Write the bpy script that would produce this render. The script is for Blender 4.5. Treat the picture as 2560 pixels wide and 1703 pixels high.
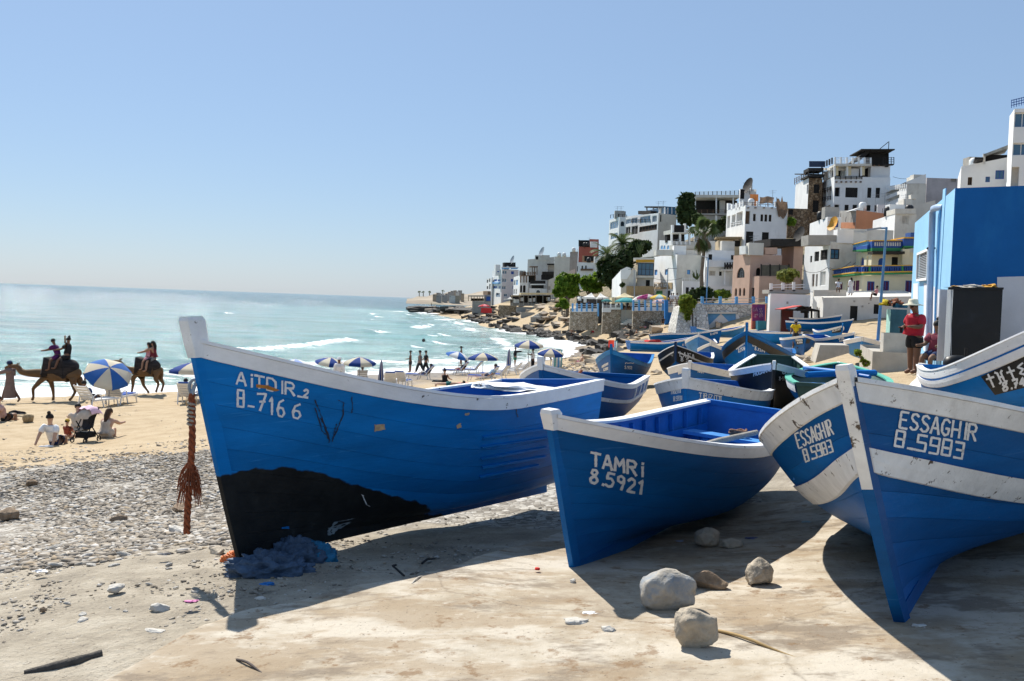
import bpy, bmesh, math, random
import numpy as np
from mathutils import Vector, Matrix, noise
from mathutils.bvhtree import BVHTree
for _o in list(bpy.data.objects):
 bpy.data.objects.remove(_o)
SC = bpy.context.scene
COL = SC.collection
random.seed(7)
rng = np.random.default_rng(11)
rad = math.radians
# ---------------------------------------------------------------- camera
FPX = 2560 * 35 / 36
CX, CY = 1280.0, 851.5
RHO = rad(2.02)
PIT = math.atan(98.4 * math.cos(RHO) / FPX)
CAM = Vector((0, 0, 6.0))
_fw = Vector((0, math.cos(PIT), -math.sin(PIT)))
_r0 = Vector((1, 0, 0))
_u0 = Vector((0, math.sin(PIT), math.cos(PIT)))
CR = _r0 * math.cos(RHO) + _u0 * math.sin(RHO)
CU = -_r0 * math.sin(RHO) + _u0 * math.cos(RHO)
cam = bpy.data.cameras.new('camera')
cam.lens = 35
cam.sensor_width = 36
cam.clip_start = 0.1
cam.clip_end = 60000
camo = bpy.data.objects.new('camera', cam)
COL.objects.link(camo)
camo.matrix_world = Matrix(((CR.x, CU.x, -_fw.x, CAM.x), (CR.y, CU.y, -_fw.y, CAM.y), (CR.z, CU.z, -_fw.z, CAM.z), (0, 0, 0, 1)))
SC.camera = camo
# ---------------------------------------------------------------- sky, sun, exposure
SUN_EL, SUN_AZ = rad(49), rad(-30)      # azimuth clockwise from +Y (the view axis)
world = bpy.data.worlds.new('World')
SC.world = world
world.use_nodes = True
_nt = world.node_tree
_nt.nodes.clear()
_sky = _nt.nodes.new('ShaderNodeTexSky')
_sky.sky_type = 'NISHITA'
_sky.sun_disc = False
_sky.sun_elevation = SUN_EL
_sky.sun_rotation = SUN_AZ
_sky.altitude = 0
_sky.air_density = 1.0
_sky.dust_density = 0.4
_sky.ozone_density = 4.0
_bg = _nt.nodes.new('ShaderNodeBackground')
_bg.inputs['Strength'].default_value = 0.066
_wo = _nt.nodes.new('ShaderNodeOutputWorld')
_hz = _nt.nodes.new('ShaderNodeMix')      # thin even sea haze over the whole dome
_hz.data_type = 'RGBA'
_hz.inputs[0].default_value = 0.45
_hz.inputs[7].default_value = (5.0, 6.9, 9.4, 1)
_nt.links.new(_sky.outputs[0], _hz.inputs[6])
_tn = _nt.nodes.new('ShaderNodeMix')
_tn.data_type = 'RGBA'
_tn.blend_type = 'MULTIPLY'
_tn.inputs[0].default_value = 1.0
_tn.inputs[7].default_value = (0.95, 0.98, 1.03, 1)
_nt.links.new(_hz.outputs[2], _tn.inputs[6])
_nt.links.new(_tn.outputs[2], _bg.inputs[0])
_nt.links.new(_bg.outputs[0], _wo.inputs[0])
sun = bpy.data.lights.new('sun', 'SUN')
sun.energy = 5.0
sun.angle = rad(0.53)
sun.color = (1.0, 0.95, 0.86)
suno = bpy.data.objects.new('sun', sun)
COL.objects.link(suno)
_sd = Vector((math.cos(SUN_EL) * math.sin(SUN_AZ), math.cos(SUN_EL) * math.cos(SUN_AZ), math.sin(SUN_EL)))
suno.rotation_euler = _sd.to_track_quat('Z', 'Y').to_euler()
suno.location = (-40, 60, 90)
vs = SC.view_settings
vs.view_transform = 'Standard'
vs.look = 'None'
vs.exposure = 0.5
vs.gamma = 1.0
vs.use_curve_mapping = False
SC.cycles.sample_clamp_indirect = 6
SC.cycles.max_bounces = 6
SC.cycles.caustics_reflective = False
SC.cycles.caustics_refractive = False
SC.cycles.use_denoising = True
SC.cycles.use_adaptive_sampling = True
SC.cycles.adaptive_threshold = 0.02
# ---------------------------------------------------------------- helpers
def pix(px, py, D):
 """the point seen at photo pixel (px, py) at distance D along the view axis (world Y)"""
 d = CR * ((px - CX) / FPX) - CU * ((py - CY) / FPX) + _fw
 return CAM + d / d.y * D
def pray(px, py):
 d = CR * ((px - CX) / FPX) - CU * ((py - CY) / FPX) + _fw
 return d.normalized()
def proj(P):
 d = Vector(P) - CAM
 z = d.dot(_fw)
 return CX + FPX * d.dot(CR) / z, CY - FPX * d.dot(CU) / z
def sms(x):
 x = np.clip(x, 0, 1)
 return x * x * (3 - 2 * x)
def ss(a, b, x):
 t = min(1, max(0, (x - a) / (b - a)))
 return t * t * (3 - 2 * t)
class MB:
 """collects geometry and links it as one mesh object"""
 def __init__(s):
  s.v = []; s.f = []; s.m = []; s.smooth = []
 def add(s, vs, fs, mi=0, sm=False):
  o = len(s.v)
  s.v.extend([tuple(p) for p in vs])
  for f in fs:
   s.f.append(tuple(i + o for i in f)); s.m.append(mi); s.smooth.append(sm)
  return s
 def quad(s, a, b, c, d, mi=0):
  return s.add([a, b, c, d], [(0, 1, 2, 3)], mi)
 def obox(s, c, ax, ay, az, mi=0):
  """box: centre c, half-axis vectors"""
  c, ax, ay, az = Vector(c), Vector(ax), Vector(ay), Vector(az)
  v = [c + ax * i + ay * j + az * k for i in (-1, 1) for j in (-1, 1) for k in (-1, 1)]
  return s.add(v, [(0, 1, 3, 2), (4, 6, 7, 5), (0, 4, 5, 1), (2, 3, 7, 6), (0, 2, 6, 4), (1, 5, 7, 3)], mi)
 def box(s, a, b, mi=0):
  a, b = Vector(a), Vector(b)
  c = (a + b) / 2; h = (b - a) / 2
  return s.obox(c, (h.x, 0, 0), (0, h.y, 0), (0, 0, h.z), mi)
 def beam(s, a, b, w, h, up=(0, 0, 1), mi=0):
  a, b = Vector(a), Vector(b)
  d = (b - a); L = d.length
  if L < 1e-6: return s
  d /= L
  sd = d.cross(Vector(up))
  if sd.length < 1e-4: sd = d.cross(Vector((1, 0, 0)))
  sd.normalize(); u = sd.cross(d)
  return s.obox((a + b) / 2, d * (L / 2), sd * (w / 2), u * (h / 2), mi)
 def tube(s, pts, r, n=6, mi=0, sm=True, cap=True):
  pts = [Vector(p) for p in pts]
  rs = r if hasattr(r, '__len__') else [r] * len(pts)
  rings = []
  u = None
  for i, p in enumerate(pts):
   d = (pts[min(i + 1, len(pts) - 1)] - pts[max(i - 1, 0)])
   if d.length < 1e-9: d = Vector((0, 0, 1))
   d.normalize()
   if u is None:
    u = d.orthogonal().normalized()
   else:
    u = (u - d * u.dot(d))
    if u.length < 1e-6: u = d.orthogonal()
    u.normalize()
   w = d.cross(u)
   rings.append([p + (u * math.cos(2 * math.pi * k / n) + w * math.sin(2 * math.pi * k / n)) * rs[i] for k in range(n)])
  v = [q for ri in rings for q in ri]
  f = []
  for i in range(len(pts) - 1):
   for k in range(n):
    f.append((i * n + k, i * n + (k + 1) % n, (i + 1) * n + (k + 1) % n, (i + 1) * n + k))
  s.add(v, f, mi, sm)
  if cap:
   s.add(rings[0], [tuple(range(n))[::-1]], mi); s.add(rings[-1], [tuple(range(n))], mi)
  return s
 def grid(s, P, mi=0, sm=True, closed=False):
  """P: rows x cols of points"""
  R, Cn = len(P), len(P[0])
  f = []
  for i in range(R - 1):
   for j in range(Cn - 1 + (1 if closed else 0)):
    f.append((i * Cn + j, i * Cn + (j + 1) % Cn, (i + 1) * Cn + (j + 1) % Cn, (i + 1) * Cn + j))
  return s.add([p for r in P for p in r], f, mi, sm)
 def lathe(s, prof, c=(0, 0, 0), n=12, mi=0, sm=True):
  c = Vector(c)
  P = [[c + Vector((r * math.cos(2 * math.pi * k / n), r * math.sin(2 * math.pi * k / n), z)) for k in range(n)] for r, z in prof]
  return s.grid(P, mi, sm, True)
 def mesh(s, name, mats):
  me = bpy.data.meshes.new(name)
  me.from_pydata(s.v, [], s.f)
  for m in (mats if isinstance(mats, (list, tuple)) else [mats]):
   me.materials.append(m)
  me.polygons.foreach_set('material_index', s.m)
  me.polygons.foreach_set('use_smooth', s.smooth)
  me.update()
  return me
 def build(s, name, mats, parent=None):
  o = bpy.data.objects.new(name, s.mesh(name, mats))
  COL.objects.link(o)
  if parent is not None: o.parent = parent
  return o
def tag(o, label, cat=None, group=None, kind=None):
 if label: o['label'] = label
 if cat: o['category'] = cat
 if group: o['group'] = group
 if kind: o['kind'] = kind
 return o
def struct(o):
 o['kind'] = 'structure'; return o
def thing(name, label, cat, loc=(0, 0, 0), rz=0.0, group=None):
 o = bpy.data.objects.new(name, None)
 COL.objects.link(o)
 o.empty_display_size = 0.2
 o.location = loc; o.rotation_euler = (0, 0, rz)
 return tag(o, label, cat, group)
def copy_tree(o, parent=None):
 c = o.copy(); COL.objects.link(c); c.parent = parent
 for ch in o.children:
  copy_tree(ch, c)
 return c
# ---------------------------------------------------------------- materials
_M = {}
def nodes_of(m):
 nt = m.node_tree
 def nn(t, **kw):
  n = nt.nodes.new(t)
  for k, v in kw.items():
   if k in n.inputs: n.inputs[k].default_value = v
   else: setattr(n, k, v)
  return n
 return nt, nn
def ramp(nn, pts):
 r = nn('ShaderNodeValToRGB')
 while len(r.color_ramp.elements) < len(pts): r.color_ramp.elements.new(0.5)
 for e, (p, c) in zip(r.color_ramp.elements, pts):
  e.position = p
  e.color = (c, c, c, 1) if not hasattr(c, '__len__') else (*c[:3], 1)
 return r
def mat(name, base, rough=0.7, var=0.18, vs=3.0, bump=0.15, bs=35.0, stain=None, sa=0.45, ssc=1.5, chip=None, ca=0.3, csc=14.0, spec=0.35, metal=0.0, stretch=(1, 1, 1), sstr=(1, 1, 1), soft=0.08, trans=0.0):
 """painted / plastered / earthy surface: mottled base, soft stains, hard-edged chips, fine relief"""
 if name in _M: return _M[name]
 m = bpy.data.materials.new(name); m.use_nodes = True
 nt, nn = nodes_of(m)
 L = nt.links.new
 b = nt.nodes['Principled BSDF']
 tc = nn('ShaderNodeTexCoord')
 mp = nn('ShaderNodeMapping'); mp.inputs['Scale'].default_value = stretch
 L(tc.outputs['Object'], mp.inputs[0])
 n1 = nn('ShaderNodeTexNoise', Scale=vs, Detail=4.0, Roughness=0.62)
 L(mp.outputs[0], n1.inputs['Vector'])
 lo = [c * (1 - var) for c in base]; hi = [min(1, c * (1 + var)) for c in base]
 r1 = ramp(nn, [(0.3, lo), (0.7, hi)])
 L(n1.outputs['Fac'], r1.inputs[0])
 col = r1.outputs[0]
 def over(col, c2, scale, thr, soft_, st):
  mp2 = nn('ShaderNodeMapping'); mp2.inputs['Scale'].default_value = st
  mp2.inputs['Location'].default_value = (3.1, 7.7, 1.9)
  L(tc.outputs['Object'], mp2.inputs[0])
  n = nn('ShaderNodeTexNoise', Scale=scale, Detail=5.0, Roughness=0.68)
  L(mp2.outputs[0], n.inputs['Vector'])
  r = ramp(nn, [(thr, 0.0), (min(1, thr + soft_), 1.0)])
  L(n.outputs['Fac'], r.inputs[0])
  mx = nn('ShaderNodeMix', data_type='RGBA')
  L(r.outputs[0], mx.inputs[0]); L(col, mx.inputs[6]); mx.inputs[7].default_value = (*c2, 1)
  return mx.outputs[2]
 if stain: col = over(col, stain, ssc, 0.78 - sa * 0.5, 0.28, sstr)
 if chip: col = over(col, chip, csc, 0.80 - ca * 0.4, soft * 0.5, stretch)
 L(col, b.inputs['Base Color'])
 b.inputs['Roughness'].default_value = rough
 b.inputs['Specular IOR Level'].default_value = spec
 b.inputs['Metallic'].default_value = metal
 if bump:
  n3 = nn('ShaderNodeTexNoise', Scale=bs, Detail=3.0, Roughness=0.6)
  L(mp.outputs[0], n3.inputs['Vector'])
  bp = nn('ShaderNodeBump', Strength=bump, Distance=0.02)
  L(n3.outputs['Fac'], bp.inputs['Height']); L(bp.outputs[0], b.inputs['Normal'])
 if trans:
  tr = nn('ShaderNodeBsdfTranslucent'); L(col, tr.inputs[0])
  mxs = nn('ShaderNodeMixShader', Fac=trans)
  out = nt.nodes['Material Output']
  L(b.outputs[0], mxs.inputs[1]); L(tr.outputs[0], mxs.inputs[2]); L(mxs.outputs[0], out.inputs[0])
 _M[name] = m
 return m
def flat(name, base, rough=0.6, var=0.1, **k):
 return mat(name, base, rough=rough, var=var, bump=k.pop('bump', 0.0), **k)
def glass(name='glass', tint=(0.05, 0.07, 0.09), rough=0.06):
 if name in _M: return _M[name]
 m = bpy.data.materials.new(name); m.use_nodes = True
 b = m.node_tree.nodes['Principled BSDF']
 b.inputs['Base Color'].default_value = (*tint, 1); b.inputs['Roughness'].default_value = rough
 b.inputs['Specular IOR Level'].default_value = 0.8
 _M[name] = m
 return m
# ---------------------------------------------------------------- terrain
ANCH = [  # surveyed heights (x, y, z); the sea is z = 0
 (0, 0, 3.95), (0, 3, 3.93), (-3, 0, 3.85), (4, 0, 4.1), (4, 3, 4.15), (-2.06, 7.8, 3.87), (.57, 7.88, 3.82), (2.47, 6.13, 4.06), (5, 8, 4.2), (9, 6, 4.5), (14, 10, 4.7),
 (.5, 11.5, 3.50), (-.3, 12.3, 3.46), (2.9, 12, 3.80), (4.7, 10.5, 4.12), (-2.96, 5.75, 3.72), (-4.6, 7.0, 3.5), (-5.8, 11.4, 3.0), (-3.4, 12, 3.3), (-9, 6, 3.1), (-14, 8, 2.6),
 (.54, 14.8, 3.58), (2.65, 14.7, 3.64), (4.6, 17.6, 3.84), (4.4, 24.3, 3.42), (5.5, 33, 3.32), (3.4, 33.7, 3.05), (1.9, 20, 3.45), (7.1, 27, 3.9), (10.5, 26, 4.52), (8.5, 21, 4.35), (9.5, 16, 4.5),
 (6.2, 14, 4.3), (13, 22, 4.7), (20, 30, 4.8), (10.4, 53, 3.08), (10.3, 46, 3.05), (17.2, 58.7, 3.31), (22, 64, 3.43), (20.9, 73, 3.4), (25.8, 78, 3.58), (15, 40, 3.9), (20, 46, 4.3),
 (15, 83.8, 2.15), (19, 91.6, 2.6), (22.8, 99, 3.0), (28.9, 86, 4.2), (30.1, 92.6, 4.5), (30, 70, 4.2), (40, 90, 5.2),
 (-9.5, 19, 2.35), (-7.2, 16, 2.6), (-11, 25, 1.75), (-13.9, 30, 1.3), (-21.8, 46, .72), (-15.5, 47, .85), (-18.4, 48.5, .82), (-24, 51, .1), (-18.4, 57, .1), (-8.6, 76, .12), (.6, 87, .15), (6.6, 110, .1), (-30, 47, .1), (-45, 42, .1), (-70, 34, .1), (-25, 30, 1.3), (-40, 20, 1.4),
 (-5, 45, 1.55), (-3, 60, .85), (0, 73, .6), (-6, 30, 2.2), (0, 45, 2.0), (5, 60, 1.9), (7, 75, 1.3), (4, 90, .7), (10, 100, 1.2),
 (12.6, 157, .1), (7.8, 162, .1), (1.6, 201, .1), (-9.6, 298, .1), (-28, 393, .1), (14.6, 140, 1.6), (17, 125, 2.0), (13, 120, 1.0), (19, 150, 2.5), (13, 175, 1.8), (9, 205, 1.8), (0, 300, 2.2), (-16, 400, 2.5),
 (-35, 54, -1.2), (-26, 64, -1.2), (-16, 84, -1.2), (-6, 98, -1.2), (1, 125, -1.2), (5, 150, -1.2), (-6, 200, -1.5), (-20, 290, -1.5), (-40, 390, -1.5), (-80, 45, -1.2), (-60, 120, -3), (-40, 220, -4), (-140, 100, -4), (-70, 420, -4), (-300, 300, -8),
 # the town's hill
 (18.5, 138, 3.8), (21, 118, 3.2), (25.6, 117, 5.5), (24, 147, 6.0), (29, 126, 6.6), (35, 116, 8.0), (38, 108, 7.0), (34, 102, 5.6), (30, 108, 5.2), (24, 160, 8.5), (27, 168, 13), (35, 156, 13), (42, 134, 11.5), (46, 124, 11), (51, 166, 19.5), (38, 190, 20.5), (28, 196, 16), (60, 130, 14), (60, 165, 21), (16, 190, 4.6), (19, 236, 11), (14, 215, 5.5), (8, 262, 5), (20, 268, 15.5),
 (-3, 310, 3.5), (-4, 345, 5), (12, 300, 9), (14, 320, 13), (0, 400, 8), (48, 230, 25), (30, 290, 18), (80, 120, 15), (90, 170, 24), (70, 220, 27), (50, 280, 24), (30, 380, 18), (60, 90, 8), (120, 100, 14), (140, 200, 30), (100, 300, 30), (70, 420, 26), (30, 45, 5.5), (50, 50, 7), (80, 60, 9),
]
_ax = np.array(ANCH, float)
_cc = 4.0
def _phi(r2): return np.sqrt(r2 + _cc * _cc)
_n = len(_ax)
_A = np.zeros((_n + 3, _n + 3))
_d2 = ((_ax[:, None, :2] - _ax[None, :, :2]) ** 2).sum(-1)
_A[:_n, :_n] = -_phi(_d2) + np.eye(_n) * 0.06
_A[:_n, _n] = 1; _A[:_n, _n + 1:] = _ax[:, :2]; _A[_n, :_n] = 1; _A[_n + 1:, :_n] = _ax[:, :2].T
_w = np.linalg.solve(_A, np.concatenate([_ax[:, 2], np.zeros(3)]))
def gz_arr(x, y):
 x = np.asarray(x, float).ravel(); y = np.asarray(y, float).ravel()
 out = np.zeros(len(x))
 for i in range(0, len(x), 20000):
  d2 = (x[i:i + 20000, None] - _ax[None, :, 0]) ** 2 + (y[i:i + 20000, None] - _ax[None, :, 1]) ** 2
  out[i:i + 20000] = -_phi(d2) @ _w[:_n] + _w[_n] + _w[_n + 1] * x[i:i + 20000] + _w[_n + 2] * y[i:i + 20000]
 return out
def gz(x, y):
 return float(gz_arr([x], [y])[0])
def on_ground(px, py, lo=2.0, hi=600.0, dz=0.0):
 """where the line of sight through a photo pixel meets the terrain"""
 d = CR * ((px - CX) / FPX) - CU * ((py - CY) / FPX) + _fw
 d = d / d.y
 ys = np.exp(np.linspace(math.log(lo), math.log(hi), 500))
 z = CAM.z + d.z * ys
 g = np.maximum(gz_arr(d.x * ys, ys), 0.0) + dz
 k = np.where(z < g)[0]
 if not len(k): return Vector((d.x * hi, hi, max(0, gz(d.x * hi, hi))))
 i = max(1, k[0]); a = (z[i - 1] - g[i - 1]); b = (g[i] - z[i])
 yy = ys[i - 1] + (ys[i] - ys[i - 1]) * a / (a + b + 1e-9)
 return Vector((d.x * yy, yy, max(0.0, gz(d.x * yy, yy)) + dz))
def wl_attr(me, name, arr):
 at = me.attributes.new(name, 'FLOAT', 'POINT')
 at.data.foreach_set('value', np.asarray(arr, np.float32))
# polar sheet round the camera
def polar(a0, a1, na, r0, r1, nr):
 th = np.radians(np.linspace(a0, a1, na)); rr = np.exp(np.linspace(math.log(r0), math.log(r1), nr))
 T, Rr = np.meshgrid(th, rr)
 return (Rr * np.sin(T)).ravel(), (Rr * np.cos(T)).ravel()
def polar_mesh(name, x, y, z, na, nr):
 me = bpy.data.meshes.new(name)
 i = np.arange(nr - 1)[:, None] * na + np.arange(na - 1)[None, :]
 q = np.stack([i, i + 1, i + na + 1, i + na], -1).reshape(-1, 4)
 me.vertices.add(len(x)); me.vertices.foreach_set('co', np.stack([x, y, z], -1).astype(np.float32).ravel())
 me.loops.add(q.size); me.loops.foreach_set('vertex_index', q[:, ::-1].ravel().astype(np.int32))
 me.polygons.add(len(q)); me.polygons.foreach_set('loop_start', np.arange(0, q.size, 4, dtype=np.int32)); me.polygons.foreach_set('loop_total', np.full(len(q), 4, np.int32))
 me.polygons.foreach_set('use_smooth', np.ones(len(q), bool))
 me.update(); me.validate()
 return me
def fbm(x, y, s, o=4, seed=0.0):
 return np.array([noise.fractal(Vector((a * s + seed, b * s - seed, seed)), 1.0, 2.1, o) for a, b in zip(x, y)])
NA, NR = 420, 300
gx, gy = polar(-75, 75, NA, 0.7, 700, NR)
gzv = gz_arr(gx, gy)
_dist = np.hypot(gx, gy)
_n1 = fbm(gx, gy, 0.55, 4); _n2 = fbm(gx, gy, 3.0, 3, 5.0)
gzv = gzv + _n1 * np.clip(.02 + _dist * .0012, 0, .12) + _n2 * .012 * (_dist < 40)
gzv = gzv * (1 - sms((_dist - 410) / 60)) - 4 * sms((_dist - 410) / 60)
# ground zones: shingle band, packed dirt round the boats, wet sand
_u = gy * 0.55 + gx * 0.05
_pb = sms((_dist - 8.5) / 4) * (1 - sms((_dist - 22.5 - gx * .25) / 4)) * (gx < 3)
_pb2 = sms(1 - np.hypot((gx - 2.5) / 3.5, (gy - 62) / 26)) + sms(1 - np.hypot((gx - 9) / 3.5, (gy - 95) / 26))
dirt = np.maximum(sms(1.25 - np.hypot((gx - 4.5) / 9.0, (gy - 7) / 10.0)), 1 - sms((_dist - 9.5) / 5))
scrub = sms((gzv - 4.6) / 1.5) * sms((gy - 85) / 25)
wet = sms((0.75 - gzv) / .45) * (_dist < 140)
me = polar_mesh('ground', gx, gy, gzv, NA, NR)
wl_attr(me, 'shingle', np.clip(_pb + _pb2 * .9, 0, 1)); wl_attr(me, 'dirt', np.clip(dirt, 0, 1)); wl_attr(me, 'wet', wet); wl_attr(me, 'scrub', scrub)
def ground_mat():
 m = bpy.data.materials.new('beach_ground'); m.use_nodes = True
 nt, nn = nodes_of(m); L = nt.links.new; b = nt.nodes['Principled BSDF']
 tc = nn('ShaderNodeTexCoord')
 def nz(s, d=4.0, r=.65):
  n = nn('ShaderNodeTexNoise', Scale=s, Detail=d, Roughness=r); L(tc.outputs['Object'], n.inputs['Vector']); return n.outputs['Fac']
 def mixc(f, a, c):
  x = nn('ShaderNodeMix', data_type='RGBA')
  for i, v in ((0, f), (6, a), (7, c)):
   if hasattr(v, 'is_linked'): L(v, x.inputs[i])
   else: x.inputs[i].default_value = (*v, 1) if hasattr(v, '__len__') else v
  return x.outputs[2]
 def rr(f, pts):
  r = ramp(nn, pts); L(f, r.inputs[0]); return r.outputs[0]
 def at(n):
  a = nn('ShaderNodeAttribute', attribute_name=n); return a.outputs['Fac']
 sand = rr(nz(1.3), [(.28, (.336, .248, .148)), (.5, (.416, .320, .200)), (.72, (.480, .384, .256))])
 sand = mixc(rr(nz(9.0), [(.58, 0.0), (.70, .55)]), sand, (.240, .160, .088))
 dirt_ = rr(nz(2.2), [(.30, (.224, .192, .148)), (.5, (.320, .276, .212)), (.7, (.424, .376, .300))])
 dirt_ = mixc(rr(nz(26.0), [(.60, 0.0), (.67, .8)]), dirt_, (.120, .100, .080))
 dirt_ = mixc(rr(nz(45.0), [(.63, 0.0), (.68, .8)]), dirt_, (.496, .464, .400))
 vor = nn('ShaderNodeTexVoronoi', Scale=11.0); L(tc.outputs['Object'], vor.inputs['Vector'])
 sh = rr(vor.outputs['Color'], [(.2, (.208, .184, .152)), (.5, (.368, .336, .288)), (.85, (.544, .512, .456))])
 edge = nn('ShaderNodeTexVoronoi', Scale=11.0, feature='DISTANCE_TO_EDGE'); L(tc.outputs['Object'], edge.inputs['Vector'])
 sh = mixc(rr(edge.outputs[0], [(.0, .75), (.09, 0.0)]), sh, (.096, .080, .064))
 def wob(a, s, lo=.38, hi=.62):
  ad = nn('ShaderNodeMath', operation='ADD'); L(a, ad.inputs[0])
  mu = nn('ShaderNodeMath', operation='MULTIPLY_ADD'); L(nz(s), mu.inputs[0]); mu.inputs[1].default_value = 1.2; mu.inputs[2].default_value = -.6
  L(mu.outputs[0], ad.inputs[1]); return rr(ad.outputs[0], [(lo, 0.0), (hi, 1.0)])
 c = mixc(wob(at('dirt'), .9), sand, dirt_)
 shf = wob(at('shingle'), 1.6)
 c = mixc(shf, c, sh)
 c = mixc(wob(at('scrub'), .5), c, rr(nz(.9), [(.35, (.080, .080, .040)), (.5, (.192, .152, .096)), (.7, (.288, .232, .160))]))
 wf = at('wet')
 c = mixc(rr(wf, [(.0, 0.0), (1.0, .62)]), c, (.128, .088, .048))
 L(c, b.inputs['Base Color'])
 rg = nn('ShaderNodeMapRange'); L(wf, rg.inputs[0]); rg.inputs[3].default_value = .92; rg.inputs[4].default_value = .30; L(rg.outputs[0], b.inputs['Roughness'])
 b.inputs['Specular IOR Level'].default_value = .25
 hs = nn('ShaderNodeMath', operation='MULTIPLY_ADD'); L(edge.outputs[0], hs.inputs[0]); L(shf, hs.inputs[1]); L(nz(14.0), hs.inputs[2])
 bp = nn('ShaderNodeBump', Strength=.55, Distance=.06); L(hs.outputs[0], bp.inputs['Height'])
 bp2 = nn('ShaderNodeBump', Strength=.5, Distance=.012); L(nz(70.0), bp2.inputs['Height']); L(bp.outputs[0], bp2.inputs['Normal'])
 L(bp2.outputs[0], b.inputs['Normal'])
 return m
me.materials.append(ground_mat())
ground = bpy.data.objects.new('ground', me); COL.objects.link(ground); struct(ground)
# ---------------------------------------------------------------- sea
WL = [(-140, 28), (-70, 35), (-45, 43), (-30, 48), (-24, 52), (-18.4, 58), (-8.6, 77), (.6, 88), (6.6, 111), (10, 140), (9, 158), (1.6, 200), (-9.6, 297), (-28, 392), (-40, 420)]
_wl = np.array(WL, float)
def shore_dist(x, y):
 P = np.stack([x, y], -1); best = np.full(len(x), 1e9); al = np.zeros(len(x)); acc = 0
 for a, b in zip(_wl[:-1], _wl[1:]):
  ab = b - a; l = np.hypot(*ab); t = np.clip(((P - a) @ ab) / l ** 2, 0, 1)
  d = np.hypot(*(P - a - t[:, None] * ab).T); k = d < best
  best[k] = d[k]; al[k] = acc + t[k] * l; acc += l
 return best, al
NA2, NR2 = 420, 420
sx, sy = polar(-66, 30, NA2, 30, 30000, NR2)
sd, sal = shore_dist(sx, sy)
sr = np.hypot(sx, sy)
w_lo = np.where(sr < 900, fbm(sx * .35, sy, .045, 3, 2.0), 0); w_md = np.where(sr < 400, fbm(sx * .5, sy, .22, 3, 9.0), 0)
_wob = np.where(sr < 500, fbm(sal * .03, sd * .0 + 1, 1.0, 3, 4.0), 0); _wob2 = np.where(sr < 500, fbm(sal * .055, sd * 0 + 7, 1.0, 3, 14.0), 0)
h = w_lo * .28 + w_md * .10
foam = np.zeros(len(sx))
for d0, amp, wd, thr, sc_ in ((9, .22, 1.8, -.1, 1), (19, .34, 2.0, .12, 2), (30, .28, 1.6, .24, 3), (43, .75, 2.6, .20, 4), (62, .3, 1.8, .34, 5)):
 dd = sd - d0 - _wob * 7 - sc_
 act = sms((np.roll(_wob2, sc_ * 37) * np.cos(sc_ * 2.1) + _wob * np.sin(sc_ * 1.7) - thr + .12) / .22)
 if sc_ == 4:
  act = np.maximum(act * .35, sms(1 - np.abs(sx + 23) / 11 * 1.0 + .35) * (np.abs(sy - 108) < 30))
 prof = np.where(dd < 0, np.exp(-(dd / (wd * .55)) ** 2), np.exp(-(dd / (wd * 1.6)) ** 2))
 h = h + amp * act * prof * (sr < 400)
 foam = np.maximum(foam, act * np.exp(-((dd + wd * .45) / (wd * .62)) ** 2))
 foam = np.maximum(foam, act * .5 * np.where(dd < 0, np.exp(-(np.maximum(-dd - wd, 0) / 6.0)), 0))
foam = np.maximum(foam, sms((9 - sd + _wob * 5) / 8) * .85)
foam = np.maximum(foam, .42 * sms((26 - sd) / 16))
foam[sr > 480] = 0
h = h * sms(sd / 6)
h = np.where(sr > 900, 0, h)
me = polar_mesh('sea', sx, sy, h, NA2, NR2)
wl_attr(me, 'foam', np.clip(foam, 0, 1)); wl_attr(me, 'shallow', np.exp(-sd / 55.0))
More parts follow.
